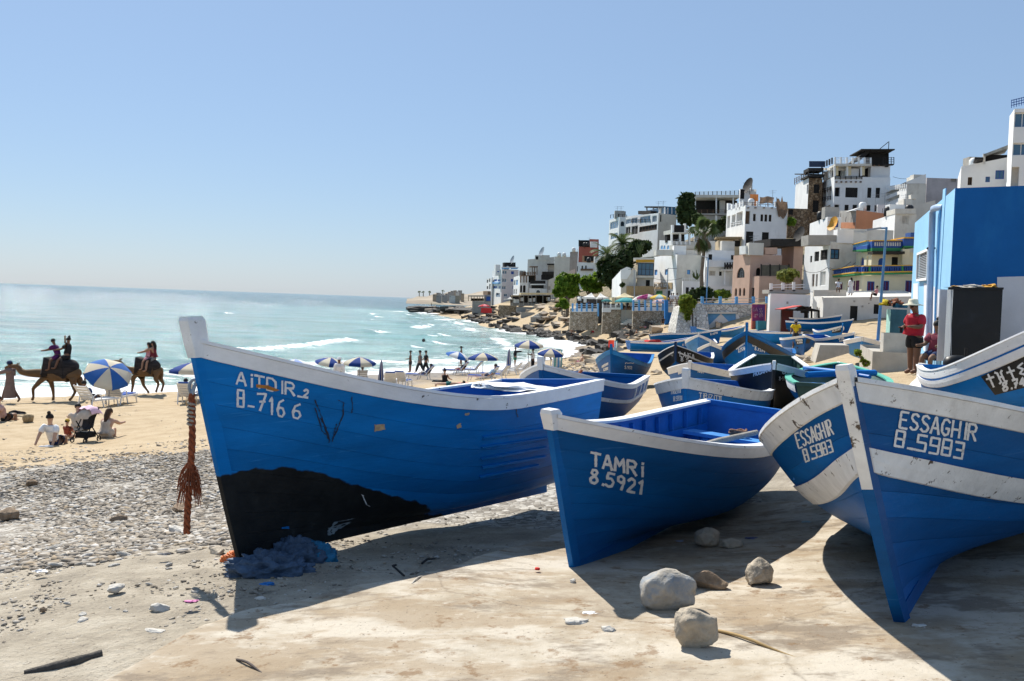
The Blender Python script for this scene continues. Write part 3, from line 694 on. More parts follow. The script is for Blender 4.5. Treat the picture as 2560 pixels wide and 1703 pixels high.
def boat(key, name, label, p, hull=BLUE2, band=WHITE, inner=BLUEI, thw=BLUEIL, planks=0, bandw=.115, head=.16, headw=.075, headm=None, thwarts=(.16, .40, .64), rail2=None, detail=1, stripe=None, transm=None, group='fishing boats drawn up on the beach', cap=None, capm=None, headlen=None, stw=1.0):
 root = thing(name, label, 'boat', (p['X'], p['Y'], p['Z']), group=group)
 root.rotation_mode = 'XYZ'
 Rz = Matrix.Rotation(p['psi'], 4, 'Z'); Ry = Matrix.Rotation(-p.get('pitch', 0), 4, 'Y'); Rx = Matrix.Rotation(p.get('heel', 0), 4, 'X')
 mw = Matrix.Translation((p['X'], p['Y'], p['Z'])) @ Rz @ Ry @ Rx
 root.matrix_world = mw
 S = SPL if detail else SPL[::2] + [1.0]
 capm = capm or band
 def gt(s):  # t of the lower edge of the gunwale band
  return toff(s, bandw * 1.12, p)
 # outer skin
 tv = np.linspace(0, 1, 13 if detail else 9)
 tris_v, tris_f = [], []
 def skin(mb, t0, t1, side, off, n):
  P = [[hsurf(s, t0(s) + (t1(s) - t0(s)) * k / n, side, p, off) for k in range(n + 1)] for s in S]
  if side < 0: P = [r[::-1] for r in P]
  mb.grid(P)
  return P
 if planks:
  core = MB()
  for side in (1, -1): skin(core, lambda s: 0, lambda s: 1, side, -.008, 10)
  core.build('hull', hull, root)
  for side in (1, -1):
   for k in range(planks):
    mb = MB()
    e = .0008
    a, b_ = k / planks, (k + 1) / planks
    P = skin(mb, lambda s: a * gt(s) + e, lambda s: b_ * gt(s) - e, side, 0.0, 3)
    for j in (0, -1):   # plank edges
     mb.grid([[r[j], Vector((r[j].x, r[j].y - side * .010, r[j].z))] for r in P])
    mb.build('plank', hull, root)
 else:
  mb = MB()
  for side in (1, -1): skin(mb, lambda s: 0, lambda s: 1, side, 0.0, 12 if detail else 8)
  mb.build('hull', hull, root)
 # inside skin
 mb = MB()
 for side in (1, -1):
  P = [[hsurf(s, .22 + .78 * k / 6, side, p, 0) for k in range(7)] for s in S[:-2]]
  P = [[Vector((q.x, side * max(.004, abs(q.y) - .035), q.z + .0)) for q in r] for r in P]
  mb.grid(P if side < 0 else [r[::-1] for r in P])
 mb.build('inner_lining', inner, root)
 # floor
 mb = MB()
 mb.grid([[(lambda q: Vector((q.x, sd * max(.003, abs(q.y) - .03), q.z)))(hsurf(s, .30, 1, p)) for sd in (1, -1)] for s in S[:-3]])
 mb.build('floor', inner, root)
 # gunwale band (proud of the planking) and cap rail
 for side in (1, -1):
  mb = MB()
  P = []
  for s in S:
   ring = [hsurf(s, gt(s) + (1 - gt(s)) * k / 3, side, p, .020) for k in range(4)]
   ring = [hsurf(s, gt(s), side, p, -.002)] + ring + [hsurf(s, 1, side, p, -.002)]
   P.append(ring)
  mb.grid([r if side > 0 else r[::-1] for r in P], sm=False)
  mb.build('gunwale_band', band, root)
  mb = MB(); P = []
  for s in S:
   q = hsurf(s, 1, side, p, 0)
   lo = max(.0, abs(q.y) - .075); hi = abs(q.y) + .032; th = .028
   P.append([Vector((q.x, side * lo, q.z + .002)), Vector((q.x, side * lo, q.z + th)), Vector((q.x, side * hi, q.z + th)), Vector((q.x, side * hi, q.z + .002))])
  mb.grid([r if side < 0 else r[::-1] for r in P], sm=False, closed=True)
  mb.add(P[0], [(0, 1, 2, 3)]); mb.build('gunwale_cap', capm, root)
  if rail2:
   z0, z1, m2, s_a, s_b = rail2
   mb = MB(); P = []
   for s in np.linspace(s_a, s_b, 26):
    T0 = toff(s, z0, p); T1 = toff(s, z1, p)
    P.append([hsurf(s, T0, side, p, -.002), hsurf(s, T0, side, p, .026), hsurf(s, (T0 + T1) / 2, side, p, .028), hsurf(s, T1, side, p, .026), hsurf(s, T1, side, p, -.002)])
   mb.grid([r if side < 0 else r[::-1] for r in P], sm=False); mb.add(P[0], [(0, 1, 2, 3, 4)]); mb.add(P[-1], [(4, 3, 2, 1, 0)]); mb.build('rubbing_strake', m2, root)
 # stem post with head, keel
 def stemx(z): return p['rake'] * max(0, z / p['H']) ** p.get('q', 1.0)
 zt = p['H'] + head
 mb = MB(); P = []
 for z in np.linspace(-.01, p['H'] - .02, 12):
  x = stemx(z); P.append([Vector((x - .06, -.032 * stw, z)), Vector((x + .055, -.022 * stw, z)), Vector((x + .055, .022 * stw, z)), Vector((x - .06, .032 * stw, z))])
 mb.grid(P, sm=False, closed=True); mb.add(P[0], [(0, 1, 2, 3)]); mb.build('stem_post', hull, root)
 mb = MB(); P = []; hw = headw / 2
 z0h = p['H'] - (headlen or bandw * 1.1)
 for z, k in ((z0h, .9), ((z0h + p['H']) / 2, .95), (p['H'] - .01, 1), (zt - .03, 1.05), (zt, .86)):
  x = stemx(z); P.append([Vector((x - .085 * k, -hw * k, z)), Vector((x + .07 * k, -hw * k * .9, z)), Vector((x + .07 * k, hw * k * .9, z)), Vector((x - .085 * k, hw * k, z))])
 mb.grid(P, sm=False, closed=True); mb.add(P[-1], [(3, 2, 1, 0)]); mb.add(P[0], [(0, 1, 2, 3)]); mb.build('stem_head', headm or band, root)
 mb = MB(); dr_ = p.get('drop', 0); mb.beam((-p['L'] * .98, 0, .04 - dr_), (.02, 0, .04), .06, .12); mb.build('keel', hull, root)
 # transom
 mb = MB()
 ts = np.linspace(0, 1, 9)
 Lp = [hsurf(0, t, 1, p, -.004) for t in ts]; Rp = [hsurf(0, t, -1, p, -.004) for t in ts]
 mb.grid([[a, b] for a, b in zip(Lp, Rp)]); mb.grid([[Vector((b.x + .05, b.y * .97, b.z)), Vector((a.x + .05, a.y * .97, a.z))] for a, b in zip(Lp, Rp)])
 gq = hsurf(0, 1, 1, p)
 mb.box((gq.x - .02, -gq.y, gq.z - .03), (gq.x + .07, gq.y, gq.z + .03))
 mb.build('transom', transm or inner, root)
 for s in thwarts:
  z = sheer(s, p) * .70
  q = min((hsurf(s, t_, 1, p) for t_ in np.linspace(.2, 1, 60)), key=lambda v_: abs(v_.z - z + .04)); mb = MB()
  mb.box((q.x - .13, -abs(q.y) + .04, z - .02), (q.x + .13, abs(q.y) - .04, z + .02)); mb.build('thwart', thw, root)
 if detail > 1:
  for side in (1, -1):
   for s in np.linspace(.05, .86, 13):
    mb = MB(); P = []
    for t in np.linspace(.28, .97, 7):
     q = hsurf(s, t, side, p); yy = abs(q.y) - .037
     P.append([Vector((q.x - .022, side * yy, q.z)), Vector((q.x - .022, side * (yy - .04), q.z)), Vector((q.x + .022, side * (yy - .04), q.z)), Vector((q.x + .022, side * yy, q.z))])
    mb.grid(P, sm=False, closed=True); mb.build('rib', inner, root)
   mb = MB(); P = []
   for s in np.linspace(.03, .88, 18):   # inwale stringer
    q = hsurf(s, .80, side, p); yy = abs(q.y) - .075
    P.append([Vector((q.x, side * yy, q.z - .05)), Vector((q.x, side * (yy - .02), q.z - .05)), Vector((q.x, side * (yy - .02), q.z + .05)), Vector((q.x, side * yy, q.z + .05))])
   mb.grid(P, sm=False, closed=True); mb.build('stringer', inner, root)
   mb = MB()
   q = hsurf(.28, .72, side, p)
   q0 = hsurf(.04, .72, side, p)
   mb.box((q0.x, side * (abs(q.y) - .36), q.z - .015), (q.x + .4, side * (abs(q0.y) - .06), q.z + .015)); mb.build('side_bench', thw, root)
 # BVH of the outside for lettering
 vs_, fs_ = [], []
 tt = np.linspace(0, 1, 17); sv = np.linspace(0, 1, 61)
 for side in (1, -1):
  o = len(vs_)
  for s in sv:
   for t in tt: vs_.append(mw @ hsurf(s, t, side, p, 0.001))
  for i in range(60):
   for j in range(16): fs_.append((o + i * 17 + j, o + i * 17 + j + 1, o + (i + 1) * 17 + j + 1, o + (i + 1) * 17 + j))
 bv = BVHTree.FromPolygons(vs_, fs_)
 bpy.context.view_layer.update() if False else None
 root.matrix_world = mw
 BOATS[key] = (root, bv, p, mw)
 return root
def bp(X, Y, Z, psi, L=5.2, B=1.75, H=1.2, hm=.85, hs=.95, rake=.45, tw=.75, heel=0, pitch=0, **k):
 return dict(X=X, Y=Y, Z=Z, psi=psi, L=L, B=B, H=H, hm=hm, hs=hs, rake=rake, tw=tw, heel=heel, pitch=pitch, **k)
# the three near boats
boat('B1', 'fishing_boat', 'long bright blue boat with black tarred bow and white gunwale lettered AITDIR', bp(-2.061, 7.798, 3.897, 4.173, 4.976, 1.628, 1.715, 1.034, 1.049, .396, .88, .07, -.018, q=.9, drop=.26), BLUE1, planks=9, bandw=.10, head=.20, headw=.11, headm=WHITE2)
boat('B2', 'fishing_boat', 'open blue boat with white gunwale lettered TAMRI, its inside in view', bp(.574, 7.881, 3.85, 4.217, 4.776, 1.652, 1.323, .865, .955, .728, .661, -.063, 0, q=.95), BLUE2, planks=8, bandw=.085, head=.06, headw=.10, detail=2, thwarts=(.12, .45, .68))
boat('B3', 'fishing_boat', 'large blue boat at right with two worn white bands lettered ESSAGHIR', bp(2.473, 6.107, 4.111, 4.192, 5.0, 2.809, 1.542, .80, .82, .99, .75, .124, -.014, q=.85, hollow=1.5), BLUE3, band=WHITE2, planks=8, bandw=.095, head=.10, headw=.075, rail2=(.38, .53, WHITE2, .42, .999), headlen=.62, stw=1.5)
# ---------------------------------------------------------------- the other boats
GRP = 'fishing boats drawn up on the beach'
boat('B4', 'fishing_boat', 'blue boat outlined in white with framed stern panels, behind the stern of the tarred boat', bp(.537, 14.833, 3.713, 4.458, 5.226, 1.852, 1.361, .886, .883, .42, .96), BLUE3, planks=0, bandw=.05, head=.14, headw=.08, rail2=(.25, .31, WHITE2, 0, 1.0), inner=NAVY, transm=BLUE3)
boat('B5', 'fishing_boat', 'small blue boat with thick chalky white gunwale lettered TIRIZIT, behind the open one', bp(2.647, 14.687, 3.686, 4.375, 5.032, 1.91, 1.279, .919, .878, .351, .892), BLUEM, band=WHITE2, bandw=.125, head=.16, headw=.10, detail=2, thwarts=(.2, .5))
boat('B6', 'fishing_boat', 'blue boat with white gunwale lettered RADI, between TIRIZIT and the black LAIFA bow', bp(4.419, 24.285, 3.407, 4.415, 5.174, 1.872, 1.24, .877, .938, .429, .678), BLUE3, bandw=.12, head=.08, thwarts=(.15, .6))
boat('B7', 'fishing_boat', 'blue boat with black bow trimmed in thin white lines and lettered LAIFA', bp(5.478, 32.955, 3.363, 4.438, 5.059, 1.859, 1.366, .823, .937, .485, .838), BLUE3, band=BLACKP, bandw=.46, head=.14, headm=NAVY, rail2=(.17, .215, WHITE2, 0, .99), capm=WHITE2)
boat('B8', 'fishing_boat', 'deep blue boat with sky blue gunwale and a red cloth on its bow', bp(3.428, 33.67, 3.098, 4.476, 5.142, 1.855, 1.372, .777, 1.02, .453, .95), BLUE3, band=BLUEL, bandw=.10, head=.22, headm=BLUEM)
boat('B9', 'fishing_boat', 'big blue boat with tall stem and black stripe lettered BIDIAGH', bp(7.238, 30.546, 3.471, 4.371, 6.008, 2.321, 1.841, 1.075, 1.16, .427, .822), BLUEM, band=BLUEM, bandw=.06, head=.30, headm=BLUEM, rail2=(.10, .30, PAINTK, .02, 1.0), transm=WHITE2)
boat('B10', 'fishing_boat', 'black boat with white gunwale and green inside, Arabic name on its bow', bp(4.645, 17.574, 3.892, 4.456, 5.419, 1.749, 1.175, .815, 1.058, .442, .5), BLACKP, bandw=.08, head=.07, headw=.06, inner=GREENI, thw=GREENI, detail=2, thwarts=(.2, .5))
boat('B11', 'fishing_boat', 'blue boat with a red bundle inside, lying broadside above the shingle', bp(15.058, 83.847, 2.191, rad(11), 5.396, 1.751, 1.342, .788, .82, .255, .751), BLUEM, bandw=.10, head=.06, detail=0)
boat('B12', 'fishing_boat', 'long dark blue boat broadside below the painted stone wall', bp(18.989, 91.637, 2.782, rad(-2), 6.211, 1.756, 1.31, .786, .525, .222, .753), BLUE3, band=WHITE2, bandw=.07, head=.06, detail=0, inner=NAVY)
boat('B13', 'fishing_boat', 'turquoise boat half hidden behind the long dark blue boat by the stone wall', bp(22.808, 99.082, 3.16, rad(18), 5.264, 1.753, 1.219, .66, .947, .35), BLUEL, bandw=.10, head=.05, detail=0)
boat('B14', 'fishing_boat', 'sky blue bow with white gunwale left of the tall striped bow, farther of two', bp(10.6, 56.5, 3.13, 4.481, 5.157, 1.834, 1.34, .793, .956, .446), BLUEL, bandw=.10, head=.14, detail=0)
boat('B15', 'fishing_boat', 'blue bow with white gunwale left of the tall striped bow, nearer of two', bp(10.0, 50.0, 2.95, 4.445, 5.179, 1.737, 1.285, .807, .95, .447), BLUE3, bandw=.10, head=.18, detail=0)
boat('B17', 'fishing_boat', 'long blue boat in front of the white retaining wall, farther of two broadside', bp(30.1, 92.6, 4.58, rad(-28), 4.7, 1.6, 1.22, .777, .824, .41), BLUE3, bandw=.10, head=.05, detail=0)
boat('B18', 'fishing_boat', 'long blue boat in front of the white retaining wall, nearer of two broadside', bp(28.9, 86, 4.28, rad(-20), 5.03, 1.61, 1.21, .768, .834, .433), BLUE3, bandw=.10, head=.05, detail=0)
boat('B19', 'fishing_boat', 'open blue boat with white gunwale to the left of the person in yellow', bp(20.412, 71.268, 3.55, 5.193, 4.65, 1.668, .95, .85, .855, .46), BLUEM, bandw=.10, head=.04, detail=0)
boat('B20', 'fishing_boat', 'blue boat with black name panels, bow on, below the person in yellow', bp(17.232, 58.671, 3.355, 4.571, 5.185, 1.909, 1.226, .921, .841, .402, .8), BLUE3, bandw=.09, head=.05, detail=0)
boat('B21', 'fishing_boat', 'blue boat with black name panel beside the overturned grey boat', bp(25.8, 78.3, 3.632, 4.75, 4.637, 1.689, 1.34, .81, .909, .389, .7), BLUEM, bandw=.10, head=.24, headm=BLUEM, detail=0)
boat('B22', 'fishing_boat', 'royal blue boat with white gunwale and bow to the right, behind the sloping concrete block', bp(20.5, 60.05, 3.576, 4.85, 5.169, 1.963, 1.244, .7, .909, .2, .773), BLUE3, bandw=.12, head=.05, detail=0)
boat('B23', 'fishing_boat', 'overturned grey blue boat lying keel up beside the lamp post', bp(24.4, 69.5, 4.35, rad(262), 4.2, 1.9, 1.0, .7, .7, .35, .75, heel=math.pi), GREY, band=GREY, inner=NAVY, bandw=.08, head=.02, detail=0)
boat('B24', 'fishing_boat', 'pale blue boat with white gunwale between the lamp post and the concrete step', bp(14.6, 41.5, 4.0, rad(250), 4.4, 1.6, 1.0, .75, .8, .4), BLUEL, bandw=.13, head=.05, detail=0)
boat('B26', 'fishing_boat', 'blue boat with double white band and black name panel at the right edge', bp(7.454, 13.038, 4.686, 4.599, 4.783, 1.787, 1.468, .777, .976, .451, .718, 0, .116), BLUEM, bandw=.11, head=.1, rail2=(.16, .27, WHITE, 0, 1.0), detail=2, transm=BLUEM)
boat('B27', 'fishing_boat', 'low boat with mint green inside, behind the bow of ESSAGHIR', bp(6.35, 19.3, 4.28, rad(72), 4.0, 1.7, .72, .58, .58, .35), BLUEM, band=WHITE, inner=GREENI, bandw=.12, head=.03, thwarts=(.25, .6), thw=BLUEI, capm=MINT)
boat('B29', 'fishing_boat', 'overturned white hull on the sand at the feet of the person in red', bp(8.3, 20.2, 5.02, rad(85), 3.4, 1.55, .62, .58, .55, .2, heel=math.pi), mat('hull_white', (.68, .66, .62), rough=.6, var=.12, vs=3, stain=(.4, .37, .32), sa=.4), band=WHITE2, inner=NAVY, bandw=.05, head=.02, detail=0)
def name_boat(key, lines, w, m=PAINTW, off=None):
 r, bv, p, mw = BOATS[key]
 D = (mw.translation - CAM).length
 (letter_each if w > 4 else lambda b_, l_, m_, r_, w_, o_: letter(b_, l_, 'lettering', m_, r_, w_, o_))(bv, lines, m, r, w, off if off else max(.005, .0006 * D))
name_boat('B1', [('AiTDIR', (591, 959), (736, 989), 30), ('_', (744, 991), (753, 993), 30), ('2', (757, 993), (769, 995), 19, 3), ('x', (594, 1016), (611, 1018), 41), ('_', (620, 1016), (632, 1018), 30), ('7', (642, 1025), (664, 1027), 42, 2), ('1', (672, 1035), (684, 1036), 42), ('6', (693, 1040), (712, 1043), 42), ('6', (729, 1045), (751, 1048), 36, 2)], 5.6)
name_boat('B2', [('TAMRi', (1479, 1164), (1607, 1192), 33), ('8.5921', (1474, 1206), (1606, 1236), 33, 4)], 7.0)
name_boat('B3', [('ESSAGHIR', (2249, 1070), (2438, 1102), 40, 5), ('x_snxe', (2237, 1115), (2408, 1147), 38, 6)], 6.2)
name_boat('B3', [('ESSAGHIR', (1997, 1121), (2084, 1085), 36, -10), ('x.snxe', (2014, 1154), (2084, 1129), 29, -8)], 4.4)
name_boat('B5', [('TiRiZiTp', (1748, 993), (1804, 1002), 11), ('8', (1747, 1009), (1754, 1010), 12), ('5', (1769, 1013), (1775, 1014), 12)], 2.4)
name_boat('B5', [('TIRIZITp', (1677, 986), (1702, 982), 10), ('x.sn31', (1684, 1003), (1705, 1000), 11)], 2.0)
name_boat('B6', [('RADi', (1745, 931), (1759, 933), 9), ('RADi', (1696, 936), (1704, 933), 7)], 1.7)
name_boat('B7', [('LAiFA', (1700, 891), (1736, 899), 12), ('8 5', (1702, 903), (1722, 906), 9), ('LAiFA', (1665, 907), (1681, 895), 9)], 2.0, off=.06)
name_boat('B8', [('m', (1563, 912), (1586, 911), 8), ('5.932', (1562, 922), (1580, 923), 7), ('MARYAM', (1505, 920), (1520, 912), 6), ('8.5932', (1509, 928), (1520, 924), 6)], 1.6)
name_boat('B9', [('BIDIAGH=2', (1882, 865), (1916, 873), 9), ('8.7574', (1887, 875), (1912, 882), 10), ('BIDIAGH:2', (1841, 874), (1862, 860), 9), ('8.7574', (1846, 882), (1862, 875), 9)], 1.7)
name_boat('B10', [('a', (1956, 936), (1983, 935), 13), ('8-5808', (1948, 951), (1973, 951), 9), ('MOUARNE', (1884, 941), (1929, 927), 9)], 2.0)
name_boat('B11', [('8 5963', (1706, 865), (1726, 863), 5)], 1.3)
name_boat('B12', [('8.4595', (1776, 838), (1794, 834), 4)], 1.2)
for k_, q_ in (('B20', [(1987, 849), (2007, 847), (2007, 860), (1992, 863)]), ('B20', [(2014, 846), (2027, 850), (2023, 859), (2014, 859)]), ('B21', [(2079, 826), (2103, 819), (2102, 831), (2080, 833)])):
 patch(BOATS[k_][1], q_, 'name_panel', PAINTK, BOATS[k_][0], 6, .05)
name_boat('B20', [('TiGUOUVA', (1989, 853), (2006, 852), 4), ('8.5508', (1993, 859), (2006, 858), 4)], 1.1, off=.09)
name_boat('B21', [('8.5277', (2081, 830), (2101, 825), 4)], 1.1, off=.09)
name_boat('B22', [('AFTAS', (2097, 849), (2110, 847), 4), ('8 5954', (2099, 855), (2114, 852), 4)], 1.2)
patch(BOATS['B26'][1], [(2452, 942), (2575, 884), (2600, 960), (2487, 988)], 'name_panel', PAINTK, BOATS['B26'][0], 14, .006)
name_boat('B26', [('thtz', (2473, 968), (2570, 936), 27, -12), ('8.743', (2508, 978), (2580, 958), 20, -3)], 5.5, off=.012)
# marks on the tarred boat
_r1, _b1 = BOATS['B1'][0], BOATS['B1'][1]
OCHRE = mat('ochre_filler', (.42, .17, .03), rough=.7, var=.2, vs=20)
BARE = mat('bare_filler', (.45, .33, .20), rough=.8, var=.3, vs=20)
patch(_b1, [(641, 961), (672, 964), (670, 973), (641, 969)], 'filler_patch', OCHRE, _r1, 4, .009, .6)
patch(_b1, [(670, 964), (699, 976), (690, 979), (668, 973)], 'filler_patch', OCHRE, _r1, 4, .009, .6)
for q_ in ([(936, 1062), (961, 1061), (963, 1074), (937, 1080)], [(1140, 1064), (1152, 1058), (1153, 1068), (1144, 1072)], [(1162, 1034), (1174, 1033), (1173, 1038), (1163, 1039)]):
 patch(_b1, q_, 'bare_patch', BARE, _r1, 5, .006, 1.2)
def scrawl(bv, root, lines, w, m, name='paint_drips', off=.006):
 for i, l in enumerate(lines): G['\x01%d' % i] = 0
 mb = MB(); inv = BOATS['B1'][3].inverted() if root is _r1 else root.matrix_world.inverted()
 for l in lines:
  P = []
  for a, b in zip(l[:-1], l[1:]):
   n = 8
   for k in range(n): P.append((a[0] + (b[0] - a[0]) * k / n + random.uniform(-1, 1), a[1] + (b[1] - a[1]) * k / n))
  Lr = []
  for i, q in enumerate(P):
   ww = w * random.uniform(.3, 1.3)
   row = []
   for sg in (-1, 1):
    ry = pray(q[0] + sg * ww, q[1]); loc = bv.ray_cast(CAM, ry)[0]; row.append(inv @ (loc - ry * off) if loc else None)
   Lr.append(row)
  for i in range(len(Lr) - 1):
   q = (Lr[i][0], Lr[i][1], Lr[i + 1][1], Lr[i + 1][0])
   if all(x is not None for x in q): mb.quad(*q)
 if mb.v: mb.build(name, m, root)
scrawl(_b1, _r1, [[(787, 1000), (800, 1030), (812, 1065), (822, 1104)], [(800, 1045), (815, 1070), (826, 1106)], [(858, 1005), (858, 1040), (845, 1070), (832, 1100)], [(880, 992), (882, 1020), (878, 1035)], [(842, 1060), (836, 1080), (830, 1108)], [(845, 1000), (862, 1009), (875, 1010)], [(788, 1020), (806, 1078), (818, 1090)], [(820, 1080), (824, 1100), (823, 1108)], [(1288, 1010), (1292, 1035), (1296, 1044)]], 1.5, mat('tar_drips', (.012, .02, .035), rough=.5, var=.3, vs=9))
scrawl(_b1, _r1, [[(906, 1238), (911, 1248), (916, 1262), (926, 1267)], [(903, 1236), (910, 1240)]], 1.3, PAINTW, 'loose_string', .012)
scrawl(_b1, _r1, [[(820, 1330), (840, 1305), (870, 1300), (885, 1296)], [(830, 1335), (850, 1312), (880, 1304)], [(822, 1322), (860, 1310)], [(846, 1322), (872, 1308), (884, 1308)], [(824, 1320), (823, 1345)], [(834, 1320), (833, 1338)]], 4.5, mat('paint_spill', (.20, .24, .26), rough=.6, var=.3, vs=9), 'paint_spill', .012)
patch(_b1, [(705, 1318), (722, 1316), (724, 1322), (704, 1322)], 'paint_dab', BLUEM, _r1, 3, .008, 1)
# battens on the tarred boat's quarter
for (a, b, c) in (((1206, 1094), (1370, 1071), 5), ((1203, 1118), (1368, 1094), 3), ((1201, 1147), (1366, 1119), 5), ((1204, 1168), (1362, 1142), 5), ((1198, 1192), (1345, 1163), 4)):
 mb = MB(); inv = BOATS['B1'][3].inverted(); rows_ = []
 for k in range(9):
  p_ = Vector((a[0] + (b[0] - a[0]) * k / 8, a[1] + (b[1] - a[1]) * k / 8)); row = []
  for dy, of in ((-c / 2, -.002), (-c / 2, .022), (c / 2, .022), (c / 2, -.002)):
   ry = pray(p_.x, p_.y + dy); loc, nr = _b1.ray_cast(CAM, ry)[:2]
   if loc is None: break
   if nr.dot(ry) > 0: nr = -nr
   row.append(inv @ (loc + nr * of))
  if len(row) == 4: rows_.append(row)
 if len(rows_) > 2: mb.grid(rows_, sm=False, closed=True); mb.add(rows_[0], [(0, 1, 2, 3)]); mb.add(rows_[-1], [(3, 2, 1, 0)]); mb.build('batten', BLUE1, _r1)
# framed stern panels on B4
_r4, _p4 = BOATS['B4'][0], BOATS['B4'][2]
for sd_ in (1, -1):
 for s_ in (.02, .12, .24, .38):
  mb = MB(); P_ = []
  for k in np.linspace(.05, .25, 6):
   T_ = toff(s_, k, _p4); P_.append([hsurf(s_ - .008, T_, sd_, _p4, .0), hsurf(s_ - .008, T_, sd_, _p4, .02), hsurf(s_ + .008, T_, sd_, _p4, .02), hsurf(s_ + .008, T_, sd_, _p4, 0)])
  mb.grid(P_, sm=False, closed=True); mb.build('white_batten', WHITE2, _r4)
# ---------------------------------------------------------------- the town
REG = {'l': (1020, 600, 4.714), 'm': (1480, 440, 4.533), 'r': (1940, 340, 3.734), 'z7': (1300, 720, 3.928), 'z8': (1880, 660, 3.466), 'k': (2440, 220, 5.6), 'q': (1620, 640, 7.84), 's': (1330, 680, 7.84), 't': (1880, 640, 7.84), 'u': (1200, 640, 9.8), 'v': (1030, 680, 11.2), 'p': (0, 0, 1)}
def rg(r, X, Y):
 x0, y0, s = REG[r]; return x0 + X / s, y0 + Y / s
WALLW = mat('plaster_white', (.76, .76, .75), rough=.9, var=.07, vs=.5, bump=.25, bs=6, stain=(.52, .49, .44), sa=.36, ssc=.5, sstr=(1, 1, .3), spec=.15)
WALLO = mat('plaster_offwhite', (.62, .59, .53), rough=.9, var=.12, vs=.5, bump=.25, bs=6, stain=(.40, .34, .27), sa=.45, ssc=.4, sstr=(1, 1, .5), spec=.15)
WALLP = mat('plaster_pinkwhite', (.66, .60, .60), rough=.9, var=.07, vs=.4, bump=.2, bs=5, spec=.15)
CONC = mat('grey_render', (.36, .34, .31), rough=.92, var=.16, vs=.8, bump=.3, bs=8, stain=(.24, .22, .20), sa=.45, ssc=.5, spec=.15)
CREAM = mat('plaster_cream', (.70, .64, .47), rough=.9, var=.08, vs=.6, bump=.2, bs=6, stain=(.48, .42, .30), sa=.3, ssc=.5, spec=.15)
PINK = mat('plaster_pink', (.53, .36, .28), rough=.9, var=.10, vs=.5, bump=.25, bs=6, stain=(.38, .27, .22), sa=.35, ssc=.4, spec=.15)
TERRA = mat('plaster_terracotta', (.50, .23, .13), rough=.9, var=.10, vs=.5, bump=.2, bs=6, spec=.15)
REDH = mat('plaster_red', (.38, .12, .09), rough=.9, var=.1, vs=.5, bump=.2, bs=6, spec=.15)
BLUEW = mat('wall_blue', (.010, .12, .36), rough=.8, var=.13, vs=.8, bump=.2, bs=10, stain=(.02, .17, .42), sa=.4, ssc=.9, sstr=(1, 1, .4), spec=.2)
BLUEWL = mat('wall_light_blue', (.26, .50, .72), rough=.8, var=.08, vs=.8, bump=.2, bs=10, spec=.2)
BTRIM = mat('trim_blue', (.02, .08, .32), rough=.6, var=.1, vs=2)
BTRIML = mat('trim_light_blue', (.13, .36, .66), rough=.7, var=.12, vs=2, chip=(.6, .6, .58), ca=.3)
GTRIM = mat('trim_green', (.03, .22, .08), rough=.6, var=.1, vs=2)
YTRIM = mat('trim_ochre', (.58, .33, .04), rough=.6, var=.1, vs=2)
DARKW = mat('dark_timber', (.022, .020, .019), rough=.8, var=.3, vs=3)
BROWNW = mat('brown_timber', (.16, .10, .06), rough=.8, var=.3, vs=3)
REED = mat('reed_screen', (.34, .25, .14), rough=.9, var=.35, vs=4, bump=.4, bs=20, stretch=(8, 8, .4))
PURP = mat('lattice_purple', (.10, .02, .07), rough=.7, var=.4, vs=8)
CLOTHW = mat('canvas_white', (.78, .77, .74), rough=.9, var=.06, vs=1, bump=.1, trans=.25)
CLOTHY = mat('canvas_cream', (.74, .64, .42), rough=.9, var=.06, vs=1, bump=.1, trans=.25)
METAL = mat('galvanised', (.30, .33, .36), rough=.5, var=.1, vs=3, metal=.3)
GLS = glass('window_glass', (.03, .04, .055)); GLSB = glass('window_glass_blue', (.05, .13, .22))
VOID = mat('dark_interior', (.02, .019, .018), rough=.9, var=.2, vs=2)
def stone_mat(name, cols, scale, mortar):
 m = bpy.data.materials.new(name); m.use_nodes = True
 nt, nn = nodes_of(m); L = nt.links.new; b = nt.nodes['Principled BSDF']
 tc = nn('ShaderNodeTexCoord')
 vo = nn('ShaderNodeTexVoronoi', Scale=scale); ve = nn('ShaderNodeTexVoronoi', Scale=scale, feature='DISTANCE_TO_EDGE')
 for v in (vo, ve): L(tc.outputs['Object'], v.inputs['Vector'])
 r = ramp(nn, [(.15, cols[0]), (.5, cols[1]), (.85, cols[2])]); L(vo.outputs['Color'], r.inputs[0])
 r2 = ramp(nn, [(.02, 1.0), (.09, 0.0)]); L(ve.outputs[0], r2.inputs[0])
 mx = nn('ShaderNodeMix', data_type='RGBA'); L(r2.outputs[0], mx.inputs[0]); L(r.outputs[0], mx.inputs[6]); mx.inputs[7].default_value = (*mortar, 1)
 L(mx.outputs[2], b.inputs['Base Color']); b.inputs['Roughness'].default_value = .92; b.inputs['Specular IOR Level'].default_value = .15
 bp = nn('ShaderNodeBump', Strength=.9, Distance=.12); L(ve.outputs[0], bp.inputs['Height']); L(bp.outputs[0], b.inputs['Normal'])
 return m
STONE = stone_mat('rubble_stone', [(.24, .19, .13), (.40, .33, .25), (.52, .45, .36)], 3.6, (.17, .14, .10))
STONEW = stone_mat('white_rubble', [(.48, .46, .42), (.60, .58, .54), (.70, .68, .63)], 2.4, (.30, .28, .25))
STONEB = stone_mat('brown_stone', [(.13, .085, .05), (.24, .16, .095), (.34, .25, .16)], 2.6, (.09, .065, .045))
